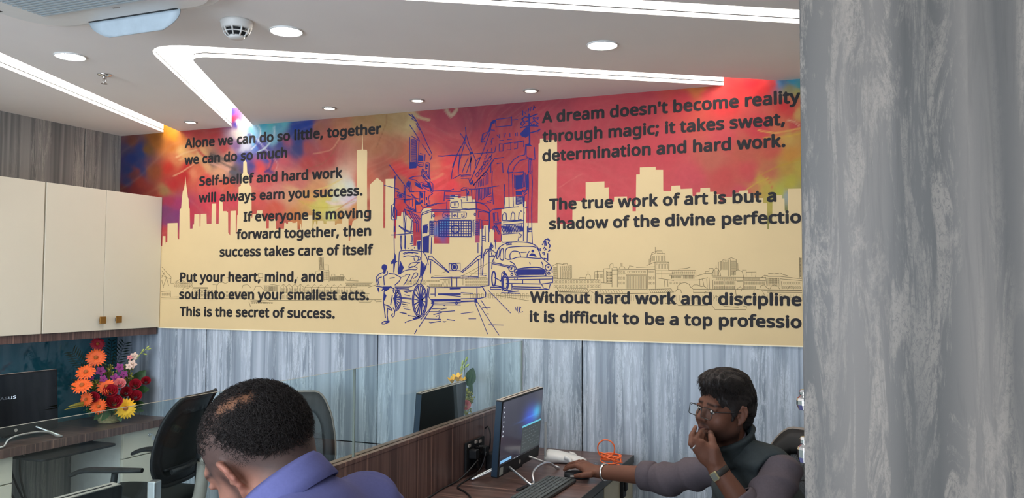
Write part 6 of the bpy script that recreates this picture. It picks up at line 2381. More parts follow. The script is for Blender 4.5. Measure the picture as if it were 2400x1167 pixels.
def add_head(S, H, g=1.0, beard=False, full=1.0):
    """head, face, ears and neck stub; H is the head frame, g the size"""
    w = lambda *p: H.w(*(np.array(p)*g))
    A = H.A
    S.ell(w(0, -0.014, 0.036), np.array((0.074, 0.096, 0.084))*g, A, 0.01)
    S.ell(w(0, 0.030, -0.030), np.array((0.060*full, 0.062, 0.074))*g, A, 0.03)
    S.cone(w(-0.046*full, 0.004, -0.058), w(-0.012, 0.066, -0.094), 0.024*g, 0.020*g, 0.03)
    S.cone(w(0.046*full, 0.004, -0.058), w(0.012, 0.066, -0.094), 0.024*g, 0.020*g, 0.03)
    S.ball(w(0, 0.074, -0.096), 0.019*g, 0.025)
    for e in (-1, 1):
        S.ell(w(e*0.041*full, 0.056, -0.030), np.array((0.024, 0.026, 0.026))*g, A, 0.025)
    S.cone(w(-0.036, 0.075, 0.024), w(0.036, 0.075, 0.024), 0.013*g, 0.013*g, 0.02)
    for e in (-1, 1):
        S.ell(w(e*0.033, 0.094, 0.006), np.array((0.018, 0.014, 0.012))*g, A, 0.014, True)
    S.cone(w(0, 0.086, 0.014), w(0, 0.110, -0.026), 0.008*g, 0.0125*g, 0.012)
    for e in (-1, 1):
        S.ball(w(e*0.0135, 0.099, -0.031), 0.0085*g, 0.008)
        S.ball(w(e*0.007, 0.108, -0.039), 0.0035*g, 0.003, True)
    S.ell(w(0, 0.090, -0.0605), np.array((0.024, 0.010, 0.0065))*g, A, 0.006)
    S.ell(w(0, 0.088, -0.0735), np.array((0.020, 0.010, 0.0075))*g, A, 0.006)
    S.cone(w(-0.022, 0.096, -0.0665), w(0.022, 0.096, -0.0665), 0.002*g, 0.002*g, 0.004, True)
    for e in (-1, 1):      # ears, standing a little off the head
        bk = np.array((e*0.56, -0.83, 0.0))

        def E(a_, b_, out=0.0):
            q = np.array((e*0.073, 0.004, 0.0))+bk*a_+np.array((e*0.83, 0.56, 0))*out
            return w(q[0], q[1], b_)
        ax_ = np.stack([bk @ A, H.u, np.cross(bk @ A, H.u)])
        S.ell(E(0.015, 0.003), np.array((0.017, 0.031, 0.0045))*g, ax_, 0.006)
        S.chain([E(*q) for q in ((0.003, 0.008, 0.002), (0.005, 0.024, 0.003), (0.014, 0.034, 0.004), (0.026, 0.031, 0.004), (0.033, 0.018, 0.003), (0.032, 0.002, 0.002), (0.026, -0.013, 0.001), (0.017, -0.025, 0.001), (0.009, -0.031, 0.001))],
                [0.004*g, 0.0042*g, 0.0044*g, 0.0045*g, 0.0044*g, 0.0042*g, 0.0042*g, 0.005*g, 0.0055*g], 0.004, 0.003)
        S.chain([E(0.012, 0.022, 0.003), E(0.022, 0.010, 0.004), E(0.019, -0.010, 0.003)], [0.003*g, 0.0035*g, 0.003*g], 0.003, 0.003)
        S.ell(E(0.012, 0.0, 0.007), np.array((0.007, 0.011, 0.005))*g, ax_, 0.004, True)
        S.ball(E(0.003, -0.004, 0.004), 0.005*g, 0.004)
        # eyelids and balls
        S.ball(w(e*0.033, 0.0765, 0.006), 0.0128*g, 0.004)
        S.cone(w(e*0.033-0.014, 0.0835, 0.0085), w(e*0.033+0.014, 0.0835, 0.0085), 0.0055*g, 0.0055*g, 0.005)


def add_hand(S, W, p, n, side, curl=(0.35, 0.4, 0.45, 0.5), g=1.0):
    """generic relaxed hand: wrist W, p towards the knuckles, n out of the back; side=+1 when the thumb is on n x p"""
    p = np.array(p, float)/np.linalg.norm(p)
    n = np.array(n, float)
    n = n-p*(n @ p)
    n /= np.linalg.norm(n)
    t = np.cross(n, p)*side
    W = np.array(W, float)
    S.cone(W, W+p*0.082*g+t*0.002, 0.026*g, 0.033*g, 0.012, flat=(n, 0.5))
    S.cone(W+p*0.03*g+t*0.020*g, W+p*0.075*g+t*0.026*g, 0.016*g, 0.014*g, 0.012, flat=(n, 0.8))
    S.cone(W+p*0.03*g-t*0.018*g, W+p*0.072*g-t*0.028*g, 0.015*g, 0.012*g, 0.012, flat=(n, 0.8))
    for i, (off, ln) in enumerate(((0.027, 0.072), (0.009, 0.080), (-0.009, 0.074), (-0.026, 0.058))):
        q = W+p*(0.086-0.004*abs(i-1))*g+t*off*g
        d = p+t*off*2.0
        d /= np.linalg.norm(d)
        pts, rs = [q-d*0.012, q], [0.0095*g, 0.0098*g]
        a = 0
        for j, fr in enumerate((0.45, 0.30, 0.25)):
            a += curl[i]*(0.8 if j == 0 else 1.1)
            q = q+(d*math.cos(a)-n*math.sin(a))*ln*fr*g
            pts.append(q)
            rs.append((0.0092-0.0009*(j+1))*g*(1.0 if i < 3 else 0.9))
        S.chain(pts, rs, 0.008, 0.003)
    q = W+p*0.022*g+t*0.020*g
    S.chain([q, q+p*0.030*g+t*0.026*g-n*0.008, q+p*0.058*g+t*0.036*g-n*0.016, q+p*0.080*g+t*0.036*g-n*0.022], [0.015*g, 0.0125*g, 0.0105*g, 0.0085*g], 0.014, 0.004)


def wob(P, seed, fr, octs=2):
    r = np.random.default_rng(seed)
    out = 0
    a = 1.0
    for o in range(octs):
        for k in range(4):
            d = r.normal(size=3)
            d /= np.linalg.norm(d)
            out = out+a*np.sin(P @ d*fr*r.uniform(0.7, 1.3)+r.uniform(0, 6.28))/2
        fr *= 2.1
        a *= 0.5
    return out


def strands(roots, nrm, dirs, length, seg, rad, H, c, r, lift, curl, seed, tip=0.3):
    """short tubes of hair following an ellipsoid (local centre c, radii r) of frame H; returns verts, quads"""
    rg = np.random.default_rng(seed)
    n = len(roots)
    c, r = np.array(c), np.array(r)
    P = H.loc(roots)
    d = dirs @ H.A.T
    ln = np.broadcast_to(length, (n,))
    lev = np.linalg.norm((P-c)/r, axis=1)
    ph = rg.uniform(0, 6.28, n)
    tw = rg.uniform(0.6, 1.4, n)*curl
    pts = [P.copy()]
    for j in range(seg):
        q = (pts[-1]-c)/r
        nn = q/r
        nn /= np.linalg.norm(nn, axis=1)[:, None]
        tg = d-nn*(d*nn).sum(1)[:, None]
        tg /= np.linalg.norm(tg, axis=1)[:, None]+1e-9
        sd = np.cross(nn, tg)
        a = ph+tw*j
        step = tg*np.cos(0.9*np.sin(a))[:, None]+sd*(np.sin(0.9*np.sin(a))*min(curl, 1.0))[:, None]+nn*(0.35*np.cos(a)*min(curl, 1.0))[:, None]
        p = pts[-1]+step*(ln/seg)[:, None]
        q = (p-c)/r
        m_ = np.linalg.norm(q, axis=1)
        want = lev+lift*(j+1)/seg*(0.4+0.6*rg.random(n))
        p = c+(p-c)*((0.5*m_+0.5*want)/m_)[:, None]
        pts.append(p)
    pts = np.stack([H.w(p) for p in pts], 1)          # n, seg+1, 3
    T = np.gradient(pts, axis=1)
    T /= np.linalg.norm(T, axis=2)[..., None]+1e-9
    up = np.array([0.31, 0.52, 0.79])
    U = np.cross(T, up)
    U /= np.linalg.norm(U, axis=2)[..., None]+1e-9
    V = np.cross(T, U)
    rr = rad*np.linspace(1, tip, seg+1)[None, :, None]
    ring = np.stack([pts+(U*math.cos(2*math.pi*k/3)+V*math.sin(2*math.pi*k/3))*rr for k in range(3)], 2)
    vs = ring.reshape(-1, 3)
    base = (np.arange(n)[:, None]*(seg+1)+np.arange(seg)[None, :])*3
    F = []
    for k in range(3):
        k2 = (k+1) % 3
        F.append(np.stack([base+k, base+k2, base+3+k2, base+3+k], -1).reshape(-1, 4))
    return vs, np.concatenate(F)
# ------------------------------------------------------------------ people
SKIN = attr_mat('skin', 0.58, 0.3, 0.05, 90.0, bump=0.08, bscale=500.0, sss=0.06)
HAIR = pmat('black hair', (38, 33, 31), 0.55, var=0.3, scale=180.0, spec=0.22)
IRIS = pmat('dark eye', (24, 18, 16), 0.15)


def camdir(r, u, f):
    return CR*r+CU*u+CF*f


def yaw_dir(th, pitch=0.0):
    """facing image-left, turned th degrees towards the viewpoint, pitched down"""
    a, b = math.radians(th), math.radians(pitch)
    f = -math.cos(a)*CR-math.sin(a)*np.array([CF[0], CF[1], 0])/np.hypot(CF[0], CF[1])
    f[2] = 0
    f /= np.linalg.norm(f)
    return f*math.cos(b)+np.array([0, 0, -math.sin(b)])


def mixc(c, m_, col):
    m_ = np.clip(m_, 0, 1)[:, None]
    return c*(1-m_)+m_*np.array(lin(col))


def face_paint(v, H, g, skin, lip, stub, stub_amt):
    q = H.loc(v)/g
    c = np.tile(np.array(lin(skin)), (len(v), 1))
    head = np.linalg.norm(q, axis=1) < 0.17
    x, y, z = q.T
    beard = np.exp(-((z+0.085)/0.040)**2)*(y > -0.03)*np.clip((0.115-np.abs(x))/0.02, 0, 1)
    must = np.exp(-((z+0.049)/0.009)**2-((x)/0.032)**2)*(y > 0.07)
    c = mixc(c, head*stub_amt*np.maximum(beard, 1.1*must), stub)
    lips = np.exp(-((z+0.067)/0.011)**2-((x)/0.022)**4)*(y > 0.08)
    c = mixc(c, head*lips*0.8, lip)
    brow = np.exp(-((z-0.024-0.10*np.abs(np.abs(x)-0.034))/0.0045)**2)*(np.abs(x) > 0.010)*(np.abs(x) < 0.056)*(y > 0.05)
    c = mixc(c, head*brow*0.95, (24, 18, 16))
    sock = np.exp(-((np.abs(x)-0.033)/0.018)**2-((z-0.004)/0.014)**2)*(y > 0.05)
    c = mixc(c, head*sock*0.35, (60, 36, 30))
    lash = np.exp(-((np.abs(x)-0.033)/0.014)**4-((z-0.0075)/0.0022)**2)*(y > 0.08)
    c = mixc(c, head*lash*0.9, (22, 16, 14))
    return c


# ---------------------------------------------------------------- man in the grey vest, at the desk
g = 1.0
fv = yaw_dir(28, -5)
ear_px = (1738, 977)
dE = 2.90
_l = np.cross([0, 0, 1.0], fv)
uv = np.array([0, 0, 1.0])+0.10*_l
H = Frame((0, 0, 0), fv, uv)
H.o = at_d(*ear_px, dE)-H.w(0.080, -0.010, -0.003)
hv = thing('person', 'man in grey vest and glasses touching his mouth, other hand on a mouse', 'person', (-0.1, 3.0, 0))
S = SDF((-1.30, 2.55, 0.55), (0.16, 3.78, 1.33), 0.0042)
add_head(S, H, g, full=1.08)
nb = H.w(0, -0.075, -0.165)
S.cone(H.w(0, -0.022, -0.055), nb, 0.056, 0.062, 0.03)
# body core under the clothes
shL, shR = at_d(1820, 1106, 2.86), at_d(1706, 1086, 3.20)
chest = (shL+shR)/2+np.array([0.02, 0, -0.13])
belly = chest+np.array([0.06, 0.0, -0.20])
S.cone(nb, chest, 0.06, 0.11, 0.05)
S.cone(chest, belly, 0.12, 0.12, 0.05)
S.cone(chest+(shL-shR)*0.0, shL, 0.09, 0.05, 0.05)
S.cone(chest, shR, 0.09, 0.05, 0.05)
# his left arm, raised to the mouth
elL = at_d(1768, 1222, 2.74)
wrL = at_d(1685, 1104, 2.79)
S.cone(shL, elL, 0.046, 0.042, 0.03)
S.cone(elL, wrL, 0.043, 0.031, 0.02)
P2 = lambda x, y, d: at_d(x, y, d)
palm_n = -CF
S.cone(wrL, P2(1664, 1062, 2.80), 0.030, 0.036, 0.014, flat=(palm_n, 0.62))
S.cone(P2(1648, 1070, 2.80), P2(1632, 1047, 2.80), 0.020, 0.017, 0.014)
S.cone(P2(1660, 1075, 2.80), P2(1643, 1040, 2.80), 0.024, 0.018, 0.014, flat=(palm_n, 0.75))
FL = [([(1634, 1052, 2.80), (1620, 1040, 2.795), (1621, 1021, 2.81), (1630, 1001, 2.835)], [0.0125, 0.0105, 0.0095, 0.0075]),      # little finger side
      ([(1640, 1047, 2.805), (1629, 1033, 2.80), (1637, 1019, 2.825), (1648, 1008, 2.865)], [0.0125, 0.0108, 0.0098, 0.0080]),
      ([(1648, 1043, 2.82), (1641, 1028, 2.825), (1648, 1017, 2.85), (1657, 1012, 2.88)], [0.0125, 0.0108, 0.0098, 0.0082]),
      ([(1655, 1046, 2.835), (1650, 1030, 2.845), (1656, 1020, 2.865), (1663, 1015, 2.885)], [0.0125, 0.0108, 0.0095, 0.0082])]
for pts, rs in FL:
    S.chain([P2(*p) for p in pts], rs, 0.007, 0.003)
S.chain([P2(1676, 1082, 2.785), P2(1674, 1055, 2.79), P2(1669, 1030, 2.815), P2(1665, 1014, 2.845)], [0.019, 0.0155, 0.0128, 0.0098], 0.012, 0.004)
# his right arm, stretched to the mouse
elR = at_d(1556, 1118, 3.34)
wrR = at_z(1412, 1106, 0.792)
S.cone(shR, elR, 0.046, 0.040, 0.03)
S.cone(elR, wrR, 0.043, 0.030, 0.02)
Z2 = lambda x, y, z: at_z(x, y, z)
knR = Z2(1370, 1093, 0.806)
S.cone(wrR, knR, 0.027, 0.034, 0.014, flat=((0, 0, 1), 0.62))
S.cone(Z2(1404, 1106, 0.788), Z2(1374, 1104, 0.795), 0.020, 0.017, 0.014)
FR = [([(1368, 1099, 0.802), (1350, 1091, 0.810), (1334, 1094, 0.800), (1323, 1101, 0.784)], [0.0115, 0.0102, 0.0095, 0.0078]),
      ([(1370, 1094, 0.806), (1351, 1085, 0.814), (1336, 1088, 0.802), (1326, 1095, 0.786)], [0.0118, 0.0105, 0.0098, 0.0080]),
      ([(1374, 1090, 0.806), (1358, 1082, 0.808), (1345, 1085, 0.794), (1338, 1090, 0.776)], [0.0115, 0.0100, 0.0092, 0.0078]),
      ([(1380, 1088, 0.802), (1366, 1081, 0.800), (1355, 1085, 0.786), (1349, 1089, 0.771)], [0.0105, 0.0090, 0.0084, 0.0070])]
for pts, rs in FR:
    S.chain([Z2(*p) for p in pts], rs, 0.007, 0.003)
S.chain([Z2(1402, 1108, 0.785), Z2(1384, 1111, 0.788), Z2(1364, 1114, 0.783), Z2(1349, 1115, 0.776)], [0.018, 0.0145, 0.0115, 0.0088], 0.012, 0.004)


def vest_skin(v):
    c = face_paint(v, H, g, (106, 68, 52), (92, 52, 48), (34, 26, 24), 0.75)
    tip = np.zeros(len(v))
    for pts, rs in FL:
        tip = np.maximum(tip, np.exp(-(np.linalg.norm(v-P2(*pts[-1]), axis=1)/0.010)**2))
    return mixc(c, tip*0.45, (150, 106, 90))


sdf_obj(S, 'body', SKIN, hv, vest_skin)
for e in (-1, 1):
    b = B()
    b.ball(H.w(e*0.033, 0.0795, 0.0035), 0.0112, 8)
    part(b, 'eye', pmat('eye white %d' % e, (196, 188, 180), 0.2), hv)
    b = B()
    b.ball(H.w(e*0.033, 0.0855, -0.0015), 0.0058, 6)
    part(b, 'iris', IRIS, hv)
# hair
S = SDF(H.o-0.19, H.o+0.21, 0.0036)
A = H.A
HC, HRAD = np.array((0, -0.018, 0.048)), np.array((0.084, 0.108, 0.092))
S.ell(H.w(0, -0.018, 0.046), (0.083, 0.106, 0.090), A, 0.01)
S.ell(H.w(0.004, 0.060, 0.102), (0.064, 0.054, 0.038), A, 0.03)
S.ell(H.w(0.0, -0.004, 0.112), (0.068, 0.075, 0.040), A, 0.03)
S.ell(H.w(0, -0.078, -0.010), (0.060, 0.038, 0.062), A, 0.03)
for e in (-1, 1):
    S.cone(H.w(e*0.074, 0.020, 0.030), H.w(e*0.072, 0.022, -0.018), 0.010, 0.006, 0.012)
S.ell(H.w(0, 0.118, -0.010), (0.066, 0.072, 0.084), A, 0.006, True)
S.ell(H.w(0, 0.060, -0.095), (0.10, 0.085, 0.075), A, 0.01, True)
for e in (-1, 1):
    S.ell(H.w(e*0.090, -0.008, -0.004), (0.024, 0.020, 0.036), A, 0.006, True)
S.half(H.w(0, -0.05, -0.085), -H.u*0.9-H.f*0.3)


def hair_wave(P):
    q = (P-H.o) @ H.A.T
    return 0.0026*np.sin(q[:, 0]*260+3*np.sin(q[:, 1]*38)+q[:, 2]*90)+0.0018*np.sin(q[:, 0]*480+q[:, 1]*130+4*np.sin(q[:, 2]*50))


S.ripple(hair_wave)
hv_hair, hf = S.mesh()
q = H.loc(hv_hair)
cand = np.where((q[:, 2] > 0.055) | ((q[:, 1] < -0.03) & (q[:, 2] > 0.0)))[0]
sel = RNG.choice(cand, 2600, replace=True)
ql = q[sel]
dl_ = np.stack([np.where(ql[:, 0] > 0.015, 0.6, -0.35), np.where(ql[:, 2] > 0.07, 0.55, -0.35), np.where(ql[:, 2] > 0.10, 0.1, -0.8)], 1)+RNG.normal(0, 0.22, (2600, 3))
sv, sf = strands(hv_hair[sel], None, dl_ @ H.A, RNG.uniform(0.010, 0.024, 2600), 5, 0.0008, H, HC, HRAD, 0.012, 0.4, 5)
raw_obj(np.concatenate([hv_hair, sv]), np.concatenate([hf, sf+len(hv_hair)]), 'hair', HAIR, hv)

# glasses
b = B()
BLK = pmat('black spectacle frame', (16, 16, 18), 0.3)


def lens_out(e):
    out = []
    for cx, cz, a0 in ((0.020, 0.011, 0), (-0.020, 0.011, 90), (-0.018, -0.012, 180), (0.018, -0.012, 270)):
        for i in range(5):
            a = math.radians(a0+22.5*i)
            x, z = cx+0.007*math.cos(a), cz+0.007*math.sin(a)
            out.append(H.w(e*(0.034)+x, 0.112-0.25*(0.034+e*x)**2*4-0.10*z, -0.004+z))
    return out


for e in (-1, 1):
    b.tube(lens_out(e), 0.0014, 6, closed=True)
    b.tube([H.w(e*0.062, 0.100, 0.006), H.w(e*0.074, 0.085, 0.008), H.w(e*0.081, 0.02, 0.010), H.w(e*0.083, -0.012, 0.012), H.w(e*0.080, -0.030, -0.004)], 0.0015, 6)
b.tube(smooth_curve([H.w(-0.008, 0.110, 0.002), H.w(0, 0.112, 0.006), H.w(0.008, 0.110, 0.002)], 5), 0.0013, 6)
gl = part(b, 'glasses', BLK, hv)
for e in (-1, 1):
    b = B()
    b.add(lens_out(e), [tuple(range(20))])
    o = b.build('lens', glass_mat('lens %d' % e, (0.93, 0.95, 0.96)), None)
    o.parent = gl

# clothes: shirt with rolled sleeves, padded vest with stand collar, trousers, shoes
SHIRT = pmat('mauve grey shirt', (88, 80, 85), 0.85, var=0.06, scale=120, spec=0.15)
VEST = pmat('charcoal quilted vest', (54, 60, 61), 0.8, var=0.10, scale=60, spec=0.2, bump=0.15)
PANTS = pmat('dark trousers', (38, 40, 46), 0.85, var=0.06, scale=90, spec=0.15)
S = SDF((-0.95, 2.55, 0.68), (0.10, 3.55, 1.16), 0.0046)
cuR = elR+(wrR-elR)*0.17
S.chain([shR+np.array([0.02, 0, 0.0]), (shR+elR)/2+np.array([0, 0, -0.012]), elR+np.array([0.01, 0.0, -0.010]), cuR], [0.062, 0.062, 0.062, 0.055], 0.02, 0.02)
cuL = elL+(wrL-elL)*0.22
S.chain([shL+np.array([0.02, 0.0, 0.0]), (shL+elL)/2+np.array([0.01, -0.01, 0.0]), elL, cuL], [0.066, 0.066, 0.064, 0.057], 0.02, 0.02)
axR = (elR-shR)/np.linalg.norm(elR-shR)
axL = (elL-shL)/np.linalg.norm(elL-shL)


def fold(P):
    a = (0.010*np.abs(np.sin((P-shR) @ axR*34+2.2*wob(P, 3, 11, 1)))-0.006)*(P[:, 1] > 3.08)*np.clip(((P-shR) @ axR)/0.12, 0.3, 1)
    c = (0.008*np.abs(np.sin((P-shL) @ axL*26+2.4*wob(P, 5, 10, 1)))-0.005)*(P[:, 1] <= 3.08)
    return a+c+0.003*wob(P, 8, 26, 2)


S.ripple(fold)
S.half(cuR+(wrR-elR)*0.055, (wrR-elR)/np.linalg.norm(wrR-elR)) if False else None
sdf_obj(S, 'shirt', SHIRT, hv, None, 1)
for cu, wr, el, r0 in ((cuR, wrR, elR, 0.058), (cuL, wrL, elL, 0.060)):
    d = (wr-el)/np.linalg.norm(wr-el)
    M = Matrix.Translation(Vector(cu)) @ Vector(d).to_track_quat('Z', 'Y').to_matrix().to_4x4()
    b = B()
    b.lathe([(r0-0.012, 0.052), (r0-0.004, 0.054), (r0+0.002, 0.046), (r0+0.003, 0.010), (r0+0.001, -0.004), (r0-0.006, -0.01)], n=28, M=M)
    part(b, 'sleeve_cuff', SHIRT, hv)
S = SDF((-0.55, 2.55, 0.50), (0.25, 3.50, 1.16), 0.005)
lat = (shL-shR)/np.linalg.norm(shL-shR)
fw = np.cross(lat, [0, 0, 1.0])
fw = fw if fw[0] < 0 else -fw
axs = np.stack([lat, fw, np.array([0, 0, 1.0])])
S.ell(chest+np.array([0, 0, 0.0]), (0.205, 0.150, 0.19), axs, 0.02)
S.ell(belly+fw*0.03, (0.180, 0.160, 0.18), axs, 0.06)
S.cone(shL-lat*0.015+np.array([0, 0, 0.012]), nb+lat*0.02, 0.070, 0.068, 0.05)
S.cone(shR+lat*0.03, nb-lat*0.02, 0.066, 0.068, 0.05)
for sh, el, ax_ in ((shL, elL, axL), (shR, elR, axR)):
    S.cone(sh+ax_*0.03+(lat if sh is shL else -lat)*0.045, sh+ax_*0.32, 0.080, 0.080, 0.015, True)
S.ripple(lambda P: 0.0035*np.sin(P[:, 2]*95+0.8*wob(P, 4, 10, 1))+0.003*wob(P, 6, 24, 2))
S.half((0, 0, 0.635), (0, 0, -1))
sdf_obj(S, 'vest', VEST, hv, None, 1)
# stand collar, open at the throat
b = B()
rows = []
cn = H.w(0, -0.058, -0.122)
cup = (H.w(0, -0.03, -0.07)-nb)
cup = cup/np.linalg.norm(cup)
ca = np.cross(cup, fw)
ca /= np.linalg.norm(ca)
cb = np.cross(ca, cup)
for j in range(7):
    hgt = -0.035+0.085*j/6
    rr = 0.086-0.008*math.sin(math.pi*min(max(j/6, 0), 1)*0.9)+(0.004 if j == 6 else 0)
    row = []
    for i in range(31):
        a = math.radians(-158+316*i/30)
        drop = 0.028*(abs(a)/math.radians(158))**2
        row.append(cn+cup*(hgt-drop)-cb*math.cos(a)*rr*1.02*(1 if cb @ fw > 0 else -1)+ca*math.sin(a)*rr*0.98+fw*0.02*(abs(a)/2.7)**2)
    rows.append(row)
b.sheet(rows)
part(b, 'vest_collar', VEST, hv, solid=0.016)
b = B()
rows = []
for j in range(4):
    hgt = -0.015+0.050*j/3
    row = []
    for i in range(29):
        a = math.radians(-165+330*i/28)
        row.append(cn+cup*(hgt-0.020*(abs(a)/2.8)**2)-cb*math.cos(a)*0.069*(1 if cb @ fw > 0 else -1)+ca*math.sin(a)*0.068+fw*0.016)
    rows.append(row)
b.sheet(rows)
part(b, 'shirt_collar', SHIRT, hv, solid=0.005)
# armhole piping of the vest
b = B()
for sh, sgn, ax_ in ((shL, 1, axL),):
    q0 = sh-lat*sgn*0.022-np.array([0, 0, 0.012])
    n_ = lat*sgn
    e1 = np.array([0, 0, 1.0])-n_*n_[2]
    e1 /= np.linalg.norm(e1)
    e2 = np.cross(n_, e1)
S = SDF((-0.95, 2.40, 0.0), (0.15, 3.40, 0.78), 0.009)
pel = np.array([-0.30, 3.08, 0.672])
lg = np.array([-0.64, -0.76, 0.0])/0.9936
ls = np.array([0.76, -0.64, 0.0])/0.9936
for sgn in (-1, 1):
    hip = pel+ls*0.095*sgn+np.array([0, 0, 0.012])
    kn = pel+lg*0.46+ls*0.14*sgn+np.array([0, 0, -0.03])
    an = pel+lg*0.42+ls*0.15*sgn
    an[2] = 0.09
    S.chain([hip, kn, an], [0.078, 0.062, 0.052], 0.03, 0.02)
S.ell(pel, (0.15, 0.15, 0.08), None, 0.04)
S.cone(pel+np.array([0, 0, 0.04]), belly+np.array([0, 0, 0.07]), 0.10, 0.11, 0.05)
S.ripple(lambda P: 0.003*wob(P, 9, 30, 2))
sdf_obj(S, 'trousers', PANTS, hv)
for sgn in (-1, 1):
    an = pel+lg*0.42+ls*0.15*sgn
    an[2] = 0.045
    S = SDF(an-np.array([0.30, 0.30, 0.07]), an+np.array([0.15, 0.15, 0.10]), 0.006)
    S.cone(an-lg*0.03, an+lg*0.16-np.array([0, 0, 0.010]), 0.043, 0.035, 0.01)
    S.cone(an+np.array([0, 0, 0.015]), an+np.array([0, 0, 0.07]), 0.042, 0.040, 0.02)
    S.half((0, 0, 0.002), (0, 0, -1))
    sdf_obj(S, 'shoe', BLACK_PL, hv)
# watch, ring and bangle
dW = (wrL-elL)/np.linalg.norm(wrL-elL)
qW = Vector(dW).to_track_quat('Z', 'Y').to_matrix().to_4x4()
M = Matrix.Translation(Vector(wrL-dW*0.004)) @ qW
b = B()
b.lathe([(0.0315, -0.010), (0.0335, -0.008), (0.0335, 0.008), (0.0315, 0.010)], n=26, M=M)
wt = part(b, 'watch_strap', pmat('dark watch strap', (40, 36, 32), 0.6), hv, solid=0.002)
qf = wrL-dW*0.004
side = -CR*0.75-CF*0.66
side = side-dW*(side @ dW)
side /= np.linalg.norm(side)
Mf = Matrix.Identity(4)
t3 = np.cross(dW, side)
for i in range(3):
    Mf[i][0], Mf[i][1], Mf[i][2], Mf[i][3] = t3[i], dW[i], side[i], qf[i]+side[i]*0.0325
b = B()
b.rbox((-0.013, -0.015, 0.0), (0.013, 0.015, 0.007), 0.004, 0, M=Mf)
b.rbox((-0.010, -0.012, 0.007), (0.010, 0.012, 0.0076), 0.002, 1, M=Mf)
o = b.build('watch_case', [pmat('pale gold', (206, 196, 150), 0.3, 0.6), pmat('watch dial', (120, 122, 112), 0.3)], None, bevel=0.001)
o.parent = wt
pr_ = P2(1618.5, 1043, 2.797)
dr_ = P2(1620, 1040, 2.795)-P2(1634, 1052, 2.80)
dr_ /= np.linalg.norm(dr_)
M = Matrix.Translation(Vector(P2(1625, 1044.5, 2.797))) @ Vector(dr_).to_track_quat('Z', 'Y').to_matrix().to_4x4()
b = B()
b.lathe([(0.0122, -0.0035), (0.0134, -0.003), (0.0134, 0.003), (0.0122, 0.0035)], n=20, M=M)
part(b, 'ring', SILVER, hv)
dB = (wrR-elR)/np.linalg.norm(wrR-elR)
M = Matrix.Translation(Vector(wrR-dB*0.012)) @ Vector(dB).to_track_quat('Z', 'Y').to_matrix().to_4x4()
b = B()
b.lathe([(0.0335, -0.005), (0.0365, -0.005), (0.0365, 0.005), (0.0335, 0.005), (0.0335, -0.005)], n=30, M=M)
part(b, 'bangle', pmat('bright steel bangle', (232, 232, 228), 0.18, 0.9), hv)

# ---------------------------------------------------------------- man in the blue shirt, close by, seen from behind
fb = yaw_dir(-32, 32)
GB = 1.04
_r = np.cross(fb, [0, 0, 1.0])
H = Frame((0, 0, 0), fb, np.array([0, 0, 1.0])-_r/np.linalg.norm(_r)*math.tan(math.radians(20)))
H.o = at_d(553, 1118, 1.37)-H.w(0.082, -0.012, 0.0)
hb = thing('person', 'man with short curly black hair and blue collared shirt, seen from behind', 'person', (H.o[0]+0.25, H.o[1]-0.06, 0))
s_l, s_r = at_d(640, 1362, 1.17), at_d(858, 1216, 1.50)
lb = (s_l-s_r)*np.array([1, 1, 0])
lb /= np.linalg.norm(lb)
fbh = np.cross(lb, [0, 0, 1.0])
S = SDF(H.o-np.array([0.42, 0.55, 0.58]), H.o+np.array([0.50, 0.50, 0.17]), 0.0042)
add_head(S, H, GB, full=1.04)
S.ell(H.w(0, -0.021, 0.029), (0.079, 0.102, 0.088), H.A, 0.01)
cn = at_d(668, 1152, 1.38)                 # middle of the collar ring
cup = np.array([0, 0, 0.86])+fbh*0.50
cup /= np.linalg.norm(cup)
S.cone(H.w(0, -0.030, -0.030), cn-cup*0.05, 0.058, 0.060, 0.03)
nbB = cn-cup*0.075
chB = (s_l+s_r)/2+np.array([0, 0, -0.15])-fbh*0.01
beB = chB+np.array([0, 0, -0.20])-fbh*0.06
S.cone(nbB, chB, 0.058, 0.10, 0.05)
S.cone(chB, beB, 0.12, 0.12, 0.05)
for sh, sg in ((s_l, 1), (s_r, -1)):
    el = sh+np.array([0, 0, -0.255])+fbh*0.09+lb*0.05*sg
    wr = np.array([el[0], el[1], 0.803])+fbh*0.225-lb*0.05*sg
    S.cone(chB, sh, 0.08, 0.045, 0.05)
    S.cone(sh, el, 0.045, 0.040, 0.03)
    S.cone(el, wr, 0.042, 0.030, 0.02)
    add_hand(S, wr, fbh*1.0+np.array([0, 0, -0.02]), (0, 0, 1.0), 1 if sg < 0 else -1, (0.10, 0.11, 0.12, 0.13))


def hair_low(y):
    return 0.062-0.100*np.clip((-0.015-y)/0.085, 0, 1)-0.012*np.clip((y-0.02)/0.05, 0, 1)


def ray_on(px_, py_):
    """where the sight line through a photo pixel meets the top of the head, in head coordinates"""
    o = H.loc(np.array([0, 0, CAM_H]))
    d = ray(px_, py_) @ H.A.T
    c_, r_ = np.array((0, -0.021, 0.030)), np.array((0.080, 0.103, 0.089))
    o, d = (o-c_)/r_, d/r_
    a_, b_, e_ = d @ d, 2*(o @ d), o @ o-1
    t_ = (-b_-math.sqrt(max(b_*b_-4*a_*e_, 0)))/(2*a_)
    return c_+(o+d*t_)*r_


BALD = [ray_on(x_, y_) for x_, y_ in ((582, 932), (562, 941), (540, 952), (522, 962))]


def bald_at(q):
    out = np.zeros(len(q))
    for k_, b_ in enumerate(BALD):
        out = np.maximum(out, np.exp(-(np.linalg.norm(q-b_, axis=1)/(0.0165-0.0015*k_))**2))
    return out


